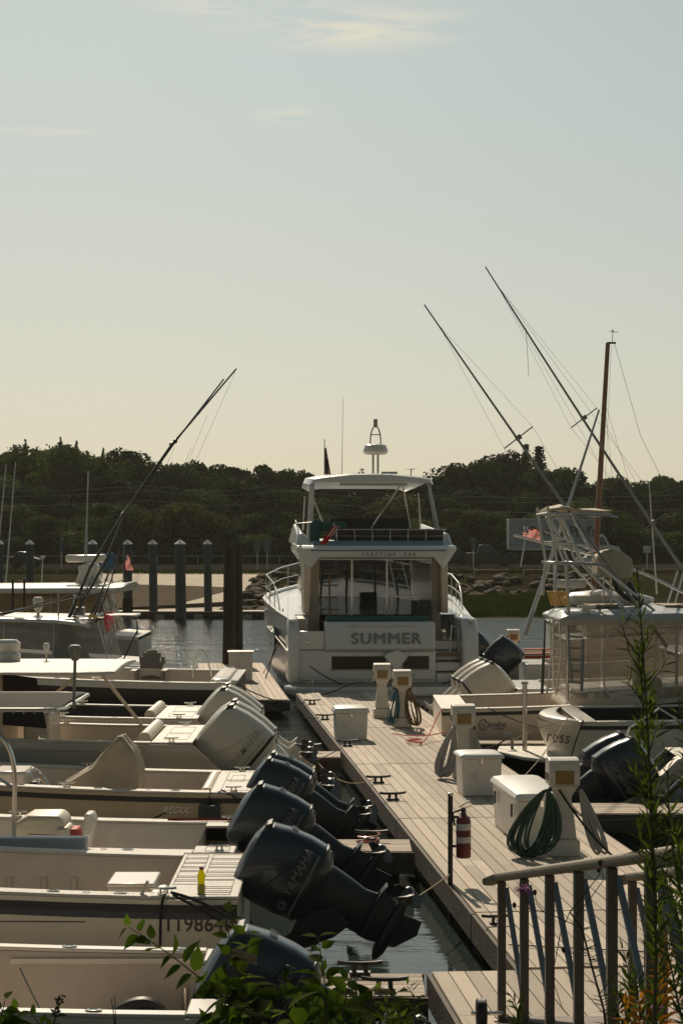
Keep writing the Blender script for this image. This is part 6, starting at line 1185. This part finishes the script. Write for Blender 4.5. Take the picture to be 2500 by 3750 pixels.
# ------------------------------------------------------------------ things on the docks
def pedestal(label, x, y, rz=0, cord=None):
    t = thing('power_pedestal', label, 'power pedestal', (x, y, .452), rz, 'marina power pedestals'); L = lambda a, b_, c_: Matrix.Translation((x, y, .452)) @ Matrix.Rotation(rz, 4, 'Z') @ V(a, b_, c_)
    def rect(w_, d_, z): return [L(-w_, -d_, z), L(w_, -d_, z), L(w_, d_, z), L(-w_, d_, z)]
    m = MB(); m.rings([rect(.185, .17, 0), rect(.185, .17, .18), rect(.165, .15, .205)]); base = m.build('base', PEDW, t, bev=.012)
    m = MB(); m.rings([rect(.150, .135, .206), rect(.125, .115, .45), rect(.095, .09, .68), rect(.10, .10, .72), rect(.165, .155, .84)]); col = m.build('column', PEDW, t, bev=.012)
    m = MB(); m.rings([[L(-.08, -.1365, .25), L(.08, -.1365, .25), L(.065, -.121, .46), L(-.065, -.121, .46)], [L(-.08, -.142, .25), L(.08, -.142, .25), L(.065, -.1265, .46), L(-.065, -.1265, .46)]]); m.build('access_door', PEDW, col, bev=.003)
    prof = [(-.155, .842), (-.175, .90), (-.178, 1.04), (-.14, 1.14), (-.06, 1.17), (.06, 1.17), (.14, 1.14), (.178, 1.04), (.175, .90), (.155, .842)]
    m = MB(); m.rings([[L(a, b_*.95, c_) for b_, c_ in prof] for a in (-.185, .185)]); hd = m.build('head', PEDW, t, bev=.014, seg=3)
    m = MB(); m.hexa([L(-.115, -.168, .86), L(.115, -.168, .86), L(.115, -.15, .86), L(-.115, -.15, .86), L(-.115, -.174, 1.03), L(.115, -.174, 1.03), L(.115, -.15, 1.03), L(-.115, -.15, 1.03)]); m.build('amber_lens', YEL, hd, bev=.006)
    m = MB()
    for sg in (-1, 1): m.rings([[L(sg*.19, -.04+.03*cos(q_), .78+.03*sin(q_)) for q_ in [i*pi/4 for i in range(8)]], [L(sg*.125, -.04+.03*cos(q_), .80+.03*sin(q_)) for q_ in [i*pi/4 for i in range(8)]]])
    m.build('outlet', BLK, col)
    m = MB(); m.box(L(0, -.176, 1.085), (.10, .006, .03), rz); m.build('number_plate', LBL, hd)
    for k_ in range(2): m = MB(); m.box(L(-.187, -.05+.12*k_, .95), (.012, .08, .1), rz); m.build('outlet_cover', mat('grey outlet', (.12, .12, .12), .5), hd, bev=.004)
    return t, L
def coil(t, L, sx_, mt, nm='hose_coil', n=9, top=.80, bot=.03, w0=.16, cxo=.24, yy=-.12, r=.013, grp=None):
    m = MB(); rnd = random.Random(n*7)
    for k in range(n):
        w_ = w0*(.25+.8*rnd.random()); b_ = bot+.10*rnd.random(); tp_ = top-.02*rnd.random(); ph = rnd.uniform(-.07, .07); pts = []
        for i in range(25):
            a = 2*pi*i/24; f = (1-cos(a))/2
            ww = w_*sin(a)*(.5+.75*f); pts.append(L(sx_*(cxo*.55+cxo*.6*f)+ww+ph*f, yy-.02*k/n-.03*sin(a*2+k)*f-.05*f, tp_-(tp_-b_)*f))
        m.tube(pts, r, 6, cap=False)
    return m.build(nm, mt, t)
def hose(label, par_t, L, sx_, mt, cat='hose', **k):
    if cat == 'power cord': return coil(par_t, L, sx_, mt, nm='power_cord', **k)
    t = coil(None, L, sx_, mt, nm=cat.replace(' ', '_'), **k)
    return tag(t, label, cat)
pd, L = pedestal('nearest power pedestal, wearing a green hose, beside the large dock box', 2.66, 22.05, .05)
hose('long dark green garden hose coiled on the nearest pedestal', pd, L, -1, HOSE, 'garden hose', n=22, w0=.30, cxo=.40, bot=-.0, r=.0135)
hose('grey shore power cords hung on the right of the nearest pedestal', pd, L, 1, CORDW, 'power cord', n=9, w0=.07, cxo=.36, r=.017)
pd, L = pedestal('power pedestal wrapped in grey cords behind the middle dock box', 1.95, 29.4, .05)
hose('grey cords draped on the left of the pedestal behind the middle dock box', pd, L, -1, CORDW, 'power cord', n=12, w0=.13, cxo=.30, r=.017, bot=-.0)
hose('grey cords draped on the right of the pedestal behind the middle dock box', pd, L, 1, CORDW, 'power cord', n=7, w0=.08, cxo=.22, r=.017)
pd, L = pedestal('power pedestal standing clear in front of the yacht stern', .87, 39.4, .05)
pd, L = pedestal('power pedestal bearing teal and amber coils, right of the clear one', 1.23, 37.4, .12)
hose('teal hose coil hanging on the pedestal in front of the yacht', pd, L, -1, HOSEB, 'garden hose', n=7, w0=.10, cxo=.22, r=.010)
hose('amber cord coil hanging on the pedestal in front of the yacht', pd, L, 1, CORDY, 'power cord', n=10, w0=.13, cxo=.22, r=.011)
pd, L = pedestal('far power pedestal right of the yacht, before the small red striped boat', 5.15, 55, .05)
hose('amber cord hanging on the far pedestal right of the yacht', pd, L, -1, CORDY, 'power cord', n=4, w0=.05, cxo=.16)
def dock_box(label, x, y, w_, d_, h_, rz, lid=.12, slope=0):
    t = thing('dock_box', label, 'dock box', (x, y, .452), rz, 'white dock boxes'); L = lambda a, b_, c_: Matrix.Translation((x, y, .452)) @ Matrix.Rotation(rz, 4, 'Z') @ V(a, b_, c_)
    def rc(a, b_, z, s_=0): return [L(-a, -b_, z), L(a, -b_, z), L(a, b_, z+s_), L(-a, b_, z+s_)]
    m = MB(); m.rings([rc(w_/2*.94, d_/2*.94, 0), rc(w_/2, d_/2, h_, slope)]); m.build('body', BOXW, t, bev=.02, seg=3)
    m = MB(); m.rings([rc(w_/2+.03, d_/2+.03, h_+.002, slope), rc(w_/2+.035, d_/2+.035, h_+.03, slope), rc(w_/2-.0, d_/2-.0, h_+lid*.75, slope), rc(w_/2-.10, d_/2-.10, h_+lid, slope)]); ld = m.build('lid', BOXW, t, bev=.012, seg=3)
    m = MB(); m.box((0, 0, 0), (.05, .03, .09)); M = Matrix.Translation(L(0, -d_/2-.006, h_-.04)) @ Matrix.Rotation(rz, 4, 'Z'); m.v = [M @ v for v in m.v]; m.build('latch', SS, t, bev=.006)
    for k_ in (-.3, .3): m = MB(); m.box(L(k_*w_, d_/2+.036, h_+.01+slope), (.07, .012, .06), rz); m.build('hinge', SS, t)
    m = MB(); m.box(L(-w_*.22, -d_/2-.004, h_*.55), (.12, .006, .08), rz); m.build('label', LBL, t)
    m = MB(); m.box(L(0, 0, .006), (w_*.9, d_*.9, .05), rz); m.build('skid', RUBR, t)
    return t
dock_box('small white dock box on the left edge of the walkway, below the clear pedestal', .17, 35.1, .62, .60, .52, .08)
dock_box('white dock box in the middle of the walkway beside the cord wrapped pedestal', 2.05, 27.4, .60, .62, .56, .09, .08)
t = dock_box('largest white dock box, its long side along the walkway beside the hose pedestal', 2.40, 23.55, .62, 1.75, .56, .09, .11)
m = MB()
c_ = dk(23.0, 0, 0)
for y_ in (22.9, 24.1): m.box((2.40-.09*(y_-23.55)-.335, y_, .86), (.02, .05, .16), rz=.09)
m.build('latch', BLK, t)
dock_box('tall white box standing on the dock left of the yacht', -2.75, 50.0, .66, .6, .78, .05, .04)
# fire extinguisher and pole
t = thing('extinguisher_pole', 'thin dark steel pole at the left dock edge holding the extinguisher', 'pole', (1.20, 20.2, 0)); m = MB(); m.tube([V(1.20, 20.2, -.8), V(1.20, 20.2, 1.42)], .028, 10); m.build('pipe', mat('rusted pipe', (.05, .04, .032), .7, var=.4), t)
m = MB(); m.lathe([(.028, 0), (.031, .005), (.031, .03), (.01, .035)], (1.20, 20.2, 1.415), 10); m.build('pipe_cap', SS, t); m = MB(); m.box((1.25, 20.2, 1.18), (.08, .04, .03)); m.box((1.25, 20.2, .86), (.08, .04, .03)); m.build('bracket', BLK, t)
c = (1.345, 20.2, .73); t = thing('fire_extinguisher', 'red fire extinguisher with white labels hung on the dark pole', 'fire extinguisher', c); m = MB(); m.lathe([(.07, 0), (.082, .012), (.082, .40), (.07, .45), (.035, .475), (.03, .50)], c, 22); m.build('cylinder', mat('deep red enamel', (.16, .012, .012), .35, coat=.4), t)
for h0, h1 in ((.17, .235), (.31, .38)): m = MB(); m.lathe([(.0825, h0), (.0833, h0+.004), (.0833, h1-.004), (.0825, h1)], c, 22); m.build('label_band', LBL, t)
m = MB(); m.tube([V(*c)+V(0, 0, .49), V(*c)+V(0, 0, .55)], .026, 10); m.tube([V(*c)+V(-.02, 0, .53), V(*c)+V(-.12, -.02, .50), V(*c)+V(-.10, -.03, .36)], .013, 6); m.build('valve', BLK, t)
m = MB(); m.bar(V(*c)+V(-.05, 0, .56), V(*c)+V(.07, 0, .63), .03, .02); m.bar(V(*c)+V(-.03, 0, .545), V(*c)+V(.08, 0, .57), .025, .015); m.build('handle', CHR, t)
# ropes
def rope(label, pts, mt=ROPE, r=.011, nm='mooring_line', grp='mooring lines'):
    m = MB(); m.tube(pts, r, 6); o = m.build(nm, mt, origin=tuple(Vector(pts[0]))); return tag(o, label, 'rope', grp)
def s2(*a, s_=.15): return sag(a[0], a[1], s_, 10)
rope('dark line from the yacht left stern corner down to the side dock', s2(yl(-2.47, 3.6, 2.36), (-2.1, 50.6, .46), s_=.15), r=.018)
rope('short dark line crossing the longer one left of the yacht', s2(yl(-2.47, 2.3, 1.8), (-2.25, 52.6, .46), s_=.05), r=.012)
rope('dark line sagging across the yacht swim platform from its left quarter', s2(yl(-1.9, -.25, 1.0), (1.25, 46.6, .5), s_=.25), r=.016)
rope('dark line from the yacht right quarter down across the platform', s2(yl(2.3, -.2, .95), (1.5, 46.4, .5), s_=.22), r=.016)
rope('dark line curling from the platform middle to the walkway', bez((.6, 46.9, .62), (.2, 46.2, .75), (-.1, 45.8, .45), (-.5, 45.2, .47)), r=.014)
rope('dark line from the black hull corner to the side dock cleat', s2((-2.2, 37.0, 1.42), (-.85, 42.6, .5), s_=.15), r=.014)
rope('thin dark line from the black hull corner along the side dock', s2((-2.15, 37.2, 1.4), (-.45, 38.9, .5), s_=.25), r=.008)
rope('dark line running from the tan hull gunwale over its side', s2((-1.55, 23.55, 1.01), (-3.0, 23.45, .35), s_=-.05), r=.010)
rope('dark line from the tan boat stern cleat down toward the outboard', s2((-1.55, 23.6, 1.02), (-1.0, 23.2, .62), s_=-.06), r=.012)
rope('dark line hanging straight down the numbered boat side', [(-1.58, 16.28, 1.06), (-1.60, 16.22, .95), (-1.61, 16.2, .3), (-1.61, 16.2, -.1)], r=.013)
rope('double dark line from the numbered boat cleat, upper strand', s2((-1.52, 16.35, 1.08), (-.55, 15.9, .6), s_=-.09), r=.015)
rope('double dark line from the numbered boat cleat, lower strand', s2((-1.50, 16.3, 1.07), (-.45, 15.85, .55), s_=-.02), r=.013)
rope('red line lying on the far gunwale of the open white boat', s2((-2.0, 21.1, 1.02), (-1.15, 21.05, 1.02), s_=.0), RED, .014)
rope('thin dark line from the white outboards to the dock corner', s2((-1.6, 26.8, .9), (-.1, 32.6, .5), s_=.15), r=.008)
rope('tan line sagging from the third finger to the walkway edge', s2((-.62, 32.9, .52), (.50, 28.7, .5), s_=.28), ROPET, .009)
rope('tan line from the steel pole to the largest outboard', s2((1.2, 20.2, .55), (.35, 17.5, .62), s_=.03), ROPET, .009)
rope('red coiled line on the second finger pier', [V(.30+.13*cos(a)+.02*a/6, 22.7+.16*sin(a), .47+.01*a) for a in [i*.5 for i in range(28)]], RED, .010)
rope('dark line across the near walkway joint, from the pole', s2(dk(17.0, .05, .47), dk(16.6, 1.4, .46), s_=0), r=.006)
rope('red orange line dropping from the script lettered boat to the walkway', bez((2.0, 35.8, .98), (1.8, 35.4, .9), (1.75, 34.8, .55), (1.45, 33.9, .47)), CORDO, .013)
rope('red orange line lying along the far right walkway edge', bez((1.0, 35.9, .47), (1.3, 35.2, .49), (1.6, 34.9, .5), (1.95, 34.7, .62)), CORDO, .011)
rope('tangle of red orange line on the right walkway edge', [V(1.35+.14*cos(a*1.3), 34.2+.25*sin(a), .47+.008*a) for a in [i*.5 for i in range(26)]], CORDO, .012)
rope('dark line crossing from the script lettered hull to the rounded stern', s2((2.85, 35.55, 1.0), (3.7, 34.6, .72), s_=.03), r=.012)
rope('thin line from the swim platform post up to the rounded stern', s2((3.06, 33.8, .5), (3.9, 31.9, 1.12), s_=-.05), ROPET, .008)
rope('dark doubled line over the rounded stern cap', s2((4.2, 31.8, 1.13), (3.95, 31.75, .4), s_=-.03), r=.012)
rope('line from the far finger to the small dock box pedestal cords', s2((2.2, 34.4, .47), (3.1, 33.9, .62), s_=.18), r=.014)
rope('tan line from the middle dock box to the rounded stern', s2((2.7, 28.0, .55), (3.95, 32.0, 1.15), s_=.08), ROPET, .010)
rope('green line along the right finger fascia', s2((3.4, 25.46, .33), (5.4, 25.46, .44), s_=.0), mat('pale green line', (.12, .22, .20), .6), .008)
rope('dark electric line across the front of the nearest pedestal', s2((2.6, 21.9, 1.25), (3.2, 21.7, .50), s_=.05), r=.014)
# ------------------------------------------------------------------ gangway with wooden railings
t = thing('gangway', 'weathered wooden railed gangway with slanting braces, rising from the landing toward the bank', 'gangway', (1.8, 14.3, .5))
def gp(i, off=0): return 1.25+.094*i+off, 14.3-.82*i, .50+.235*i*.82*1.0
for side_, off in ((0, 0), (1, 1.02)):
    tops_ = []; 
    for i in range(7):
        x, y, g0 = gp(i, off); tp_ = g0+1.06-(0.02*i); tops_.append((x, y, tp_))
        m = MB(); m.box((x, y, (g0-.25+tp_)/2), (.062, .088, tp_-g0+.25)); m.build('post', WOODR, t, bev=.006)
    for i in range(6):
        a, b_ = tops_[i], gp(i+1, off); m = MB(); m.bar((a[0]+.035, a[1], a[2]-.06), (b_[0]+.02, b_[1], b_[2]+.0), .036, .036); m.build('brace', ALUB, t)
    m = MB(); 
    x0, y0, z0 = tops_[0]; pts = [V(x0-.09, y0+.10, z0-.02)]+[V(*p)+V(0, 0, .035) for p in tops_]
    m.rings([sup(p, V(1, 0, 0), V(0, 0, 1), .058, .036, 3, 14) for p in pts]); m.build('handrail', WOODH, t, bev=.004)
m = MB()
for i in range(46):
    f = i/8.0; x, y, g0 = gp(f); m.box((x+.51, y, g0-.02), (1.0, .07, .035), rx=0)
m.build('tread', mat('ribbed tread', (.16, .12, .095), .7, var=.2), t)
m = MB()
for off in (-.02, 1.04):
    a, b_ = gp(-.3), gp(6); m.bar((a[0]+off, a[1], a[2]-.16), (b_[0]+off, b_[1], b_[2]-.16), .05, .22)
x, y, g0 = gp(-.05); m.box((x+.5, y+.02, g0-.13), (1.1, .05, .2)); m.build('frame', mat('galvanised frame', (.20, .19, .17), .5, .5, var=.2), t)
m = MB(); M = Matrix.Rotation(R(90), 4, 'Y'); m.lathe([(.03, -.04), (.10, -.04), (.115, -.03), (.115, .03), (.10, .04), (.03, .04)], (1.08, 14.15, .567), 20, M); w_ = m.build('roller_wheel', RUBR, t); m = MB(); m.tube([V(1.0, 14.15, .567), V(1.25, 14.15, .567)], .018, 8); m.build('axle', SS, w_)
# ------------------------------------------------------------------ foreground plants on the bank
LG = [leafmat('shrub leaf green', (.055, .080, .014), .45, .55), leafmat('shrub leaf dark', (.034, .058, .010), .32, .3), leafmat('narrow leaf green', (.062, .082, .020), .36, .4), leafmat('rusty leaf', (.30, .11, .015), .4, .35)]
STEM = mat('plant stem', (.10, .085, .04), .7); STEMD = mat('dark stem', (.05, .04, .025), .8)
def leaf(m, p, d_, n_, L, w_, rnd, fold=.25, droop=.3):
    d_ = d_.normalized(); s_ = d_.cross(n_).normalized(); n_ = s_.cross(d_); pts = []; K = 6
    for i in range(K+1):
        f = i/K; ww = w_*sin(pi*min(1, f*1.05)**.75)**.9*(1-.15*f) if 0 < f < 1 else .0006
        c = p+d_*L*f-n_*L*droop*f*f; pts += [c-s_*ww+n_*fold*ww, c, c+s_*ww+n_*fold*ww]
    m.add(pts, [q for i in range(K) for q in ((3*i, 3*i+1, 3*i+4, 3*i+3), (3*i+1, 3*i+2, 3*i+5, 3*i+4))])
def shrub(label, base, stems, z, seed, lm, L=.085, w_=.026, gap=.05, name='leafy_shrub', opp=True, up=.2, stem_r=.004, grp=None, dens=1, jit=1.0, rootless=False):
    rnd = random.Random(seed); bx, by = P(*base, z).x, z; g0 = ground(bx, z)-.03
    t = thing(name, label, 'plant', (bx, by, g0), 0, grp); sm = MB(); lf = MB()
    for (px0, py0), (px1, py1), dz in stems:
        a, b_ = P(px0, py0, z+dz), P(px1, py1, z+dz*1.6); root = V(bx+rnd.uniform(-.05, .05), by+dz*.5, g0)
        q1 = a.lerp(b_, .35)+V(rnd.uniform(-.03, .03), 0, 0); q2 = a.lerp(b_, .7)+V(rnd.uniform(-.03, .03), 0, .01); pts = ([] if rootless else [root, root.lerp(a, .6)+V(0, 0, .03)])+[a]+bez(a, q1, q2, b_, 8)[1:]
        sm.tube(pts, stem_r, 6, stem_r*.35)
        full = bez(a, q1, q2, b_, 40); ln = sum((full[i+1]-full[i]).length for i in range(40)); n = max(3, int(ln/gap)); ext = 0 if rootless else int((a-root).length*.5/gap)
        for k in range(-ext, n+1):
            f = k/n; p = full[min(40, max(0, int(f*40)))] if k >= 0 else a.lerp(root, -k/ext*.7); dr = (full[min(40, int(max(f, 0)*40)+1)]-full[max(0, int(max(f, 0)*40)-1)]).normalized()
            for sg in ((0, 1) if opp else (0,)):
                if rnd.random() > dens: continue
                an = (k*2.4+sg*pi)+rnd.uniform(-.5, .5)*jit; o_ = dr.orthogonal().normalized(); o_.rotate(Matrix.Rotation(an, 3, dr)); o_.y *= .55
                dd = (o_+dr*(up+rnd.uniform(0, .35))).normalized(); sz = (1.05-.5*max(0, f)**2)*rnd.uniform(.75, 1.15)
                nn_ = (V(0, -.35, 1)+V(rnd.gauss(0, .45), rnd.gauss(0, .4), 0)).normalized()
                if abs(nn_.dot(dd)) > .93: nn_ = V(0, -1, .2)
                leaf(lf, p+dd*.006, dd, nn_, L*sz, w_*sz, rnd, droop=rnd.uniform(.05, .4))
    sm.build('stem', STEM, t); lf.build('leaves', lm, t, ang=60); return t
shrub('leafy shrub with an arching branch reaching left across the pink white boat', (900, 3900), [((860, 3690), (470, 3395), 0), ((880, 3700), (830, 3340), .05), ((920, 3720), (905, 3420), -.1), ((830, 3760), (800, 3620), -.15)], 6.2, 5, LG[0], gap=.042, L=.095, w_=.029)
shrub('leafy shrub with an upright tip below the dark outboards', (1150, 3900), [((1190, 3700), (1165, 3430), 0), ((1200, 3740), (1180, 3560), .1), ((1260, 3740), (1275, 3590), -.1), ((1120, 3740), (1090, 3640), .15), ((1330, 3750), (1370, 3640), .05), ((1080, 3760), (1040, 3600), -.1)], 6.1, 6, LG[0], gap=.045, L=.105, w_=.030)
shrub('dark dense shrub along the bottom edge between the two brighter shrubs', (1040, 3920), [((800+i*70, 3810), (760+i*76+(i % 3)*10, 3738-(i % 2)*40+(i==0)*20), -.2+.06*i) for i in range(10)], 6.5, 8, LG[0], gap=.035, L=.08, w_=.026, dens=.8)
shrub('small narrow leaved sprig at the bottom, right of the finger pier', (1500, 3900), [((1480, 3760), (1450, 3650), 0), ((1500, 3770), (1490, 3610), .05), ((1440, 3770), (1400, 3670), .1)], 6.0, 9, LG[2], gap=.014, L=.055, w_=.008)
shrub('leafy sprig poking in at the bottom left corner', (0, 3900), [((-10, 3800), (20, 3660), 0), ((40, 3800), (60, 3700), .05)], 6.2, 10, LG[0], gap=.04)
shrub('thin sprig with small leaves at the lower left beside the dry seed heads', (190, 3900), [((170, 3790), (215, 3690), 0), ((150, 3780), (120, 3700), .05)], 6.2, 12, LG[1], gap=.04, L=.04, w_=.012)
shrub('tall feathery seaside plant rising in front of the clear curtains', (2420, 3900), [((2400, 3500), (2330, 2075), 0)], 5.0, 21, LG[2], gap=.014, L=.055, w_=.0045, stem_r=.006, opp=True, up=1.1, name='seaside_plant', grp='tall narrow leaved plants at the right edge', jit=2)
side = [((2338+i*7, 2400+i*105), (2290+((i*53) % 40)+i*6-(i % 3)*14, 2275+i*106), 0) for i in range(11)]+[((2342+i*7, 2450+i*108), (2385+((i*37) % 40)+i*7, 2320+i*104), .0) for i in range(11)]
shrub('bushy branches of the tall feathery plant, filling its lower half', (2430, 3910), side, 5.0, 22, LG[2], gap=.010, L=.052, w_=.0042, stem_r=.003, dens=.55, up=1.0, name='seaside_plant', grp='tall narrow leaved plants at the right edge', jit=2, rootless=True)
shrub('second feathery plant hugging the right edge of the picture', (2560, 3900), [((2540, 3500), (2480, 2560), .0), ((2500, 3300), (2440, 2820), .1), ((2530, 3500), (2470, 3050), -.1), ((2540, 3750), (2450, 3250), 0), ((2520, 3800), (2430, 3450), .1), ((2560, 3300), (2500, 2700), .1)], 4.7, 23, LG[2], gap=.014, L=.06, w_=.0048, stem_r=.005, up=1.0, name='seaside_plant', grp='tall narrow leaved plants at the right edge', jit=2)
shrub('rust orange leaved plant in the lower right corner', (2420, 3900), [((2420, 3780), (2440, 3440), .1), ((2400, 3790), (2400, 3560), 0), ((2360, 3800), (2330, 3640), .05), ((2310, 3800), (2290, 3660), .1)], 5.3, 24, LG[3], gap=.02, L=.05, w_=.009, up=.5)
shrub('yellow green sprigs around the foot of the railing posts', (2260, 3920), [((2290, 3800), (2280, 3480), .2), ((2270, 3800), (2250, 3600), .2), ((2330, 3800), (2330, 3560), .1), ((2380, 3800), (2385, 3620), .1), ((1880, 3800), (1872, 3650), .2)], 5.6, 25, LG[2], gap=.014, L=.06, w_=.006, up=1.0)
# knapweed with purple heads
t = thing('knapweed', 'thin branching knapweed with a purple flower head in front of the railing', 'plant', tuple(V(P(2240, 3900, 5.6).x, 5.6, ground(1, 5.6)-.05))); z = 5.6; m = MB()
def ps(*pp): return [P(a, b_, z) for a, b_ in pp]
for pp, r in ((((2235, 3950), (2210, 3700), (2160, 3520), (2130, 3400), (2085, 3340)), .0045), (((2130, 3400), (2040, 3360), (1990, 3340), (1915, 3325), (1882, 3316)), .002), (((1990, 3340), (1965, 3310), (1957, 3272)), .0018), (((1960, 3330), (1925, 3300), (1910, 3270)), .0016), (((2085, 3340), (2050, 3420), (2020, 3580), (2040, 3640), (2060, 3700)), .0018), (((2085, 3340), (2150, 3260), (2195, 3200), (2200, 3150)), .002), (((2110, 3350), (2160, 3290), (2210, 3220), (2200, 3180)), .0018), (((2150, 3500), (2080, 3490), (2060, 3480)), .0016), (((2195, 3640), (2240, 3580), (2270, 3560)), .0018), (((2040, 3450), (2070, 3500), (2110, 3505)), .0015)): m.tube(ps(*pp), r, 5, r*.6)
m.build('stem', STEMD, t)
rnd = random.Random(4); PUR = mat('purple petals', (.42, .12, .34), .6)
for cx_, cy_, fl in ((1910, 3265, 1), (2412, 3690, 1), (1882, 3315, 0), (1957, 3268, 0), (2196, 3160, 2), (2190, 3185, 2), (2062, 3478, 0)):
    c = P(cx_, cy_, z); m = MB(); m.ball(c, .008, 8, (.8, .8, 1.25)); m.build('bud', STEMD, t)
    if fl:
        m = MB()
        for k in range(44 if fl == 1 else 12):
            d_ = V(rnd.gauss(0, 1), rnd.gauss(0, .7), rnd.uniform(-.2, 1.1)).normalized(); s_ = .028 if fl == 1 else .012; m.tube([c+V(0, 0, .004), c+d_*s_*.7+V(0, 0, .004), c+d_*s_+V(0, 0, -.002)], .0011, 4)
        m.build('flower_head', PUR if fl == 1 else mat('dusty pink', (.30, .12, .11), .7), t)
rnd = random.Random(14); lf = MB()
for k in range(46):
    a = ps((2235, 3950), (2210, 3700), (2160, 3520), (2130, 3400)); f = rnd.random()*2.98; i = int(f); p = a[i].lerp(a[i+1], f-i)
    leaf(lf, p, V(rnd.choice((-1, 1, 1)), rnd.uniform(-.3, .3), .5), V(0, -.5, 1), rnd.uniform(.02, .05), .0025, rnd)
lf.build('leaves', LG[2], t, ang=60)
for k, (pp, lb) in enumerate(((((165, 3850), (205, 3730), (222, 3650)), 'dry brown seed head on a thin stalk at the lower left'), (((430, 3850), (415, 3700), (408, 3655)), 'left of two bare dry stalks at the bottom'), (((420, 3855), (424, 3720), (420, 3642)), 'right of two bare dry stalks at the bottom'))):
    z = 6.2; a = ps(*pp); t = thing('dry_stalk', lb, 'plant', (a[0].x, z, ground(a[0].x, z))); m = MB(); m.tube(a, .0025, 5, .0012); m.build('stem', STEMD, t)
    if k == 0:
        m = MB()
        for q in range(40): p = a[1].lerp(a[2], rnd.uniform(.1, 1.05))+V(rnd.gauss(0, .008), rnd.gauss(0, .008), 0); m.ball(p, .0045, 6)
        m.build('seed_head', mat('dry seed', (.07, .04, .03), .8), t)
for k, (cx_, cy_, w_, lb) in enumerate(((895, 3500, 85, 'crumpled pale dry leaf caught high in the left shrub'), (1395, 3628, 100, 'fuzzy tan seed plume by the right finger pier'), (900, 3708, 100, 'fuzzy tan seed plume at the bottom below the left shrub'))):
    z = 6.05; c = P(cx_, cy_, z); m = MB(); rr = w_*z/F/2
    if k == 0:
        g_ = 9; m.add([c+V((i/g_-.5)*rr*2.2, rnd.uniform(-.008, .008), (j/5-.5)*rr*.9-(i/g_-.3)*rr*.5+rnd.uniform(-.004, .004)) for j in range(6) for i in range(g_+1)], [(j*(g_+1)+i, j*(g_+1)+i+1, (j+1)*(g_+1)+i+1, (j+1)*(g_+1)+i) for j in range(5) for i in range(g_)])
    else:
        m.tube([c-V(rr, 0, 0), c+V(0, 0, .004), c+V(rr, 0, -.012)], .002, 5)
        for q in range(420): f = rnd.uniform(-1, 1); p = c+V(f*rr, 0, .003-.012*max(0, f)); d_ = V(rnd.gauss(.5, .5), rnd.gauss(0, 1), rnd.gauss(0, 1)).normalized()*rnd.uniform(.006, .014)*(1.1-abs(f)**3); m.add([p, p+d_+V(0, 0, .0012), p+d_-V(0, 0, .0012)], [(0, 1, 2)])
    o = m.build('seed_plume' if k else 'dry_leaf', mat('dry plume', (.34, .26, .16), .9, var=.2, vs=60), origin=tuple(c), ang=180); tag(o, lb, 'plant')
# rename labelled blanks
for o in C.objects:
    if 'label' in o.keys() and o['label'] == '': del o['label']
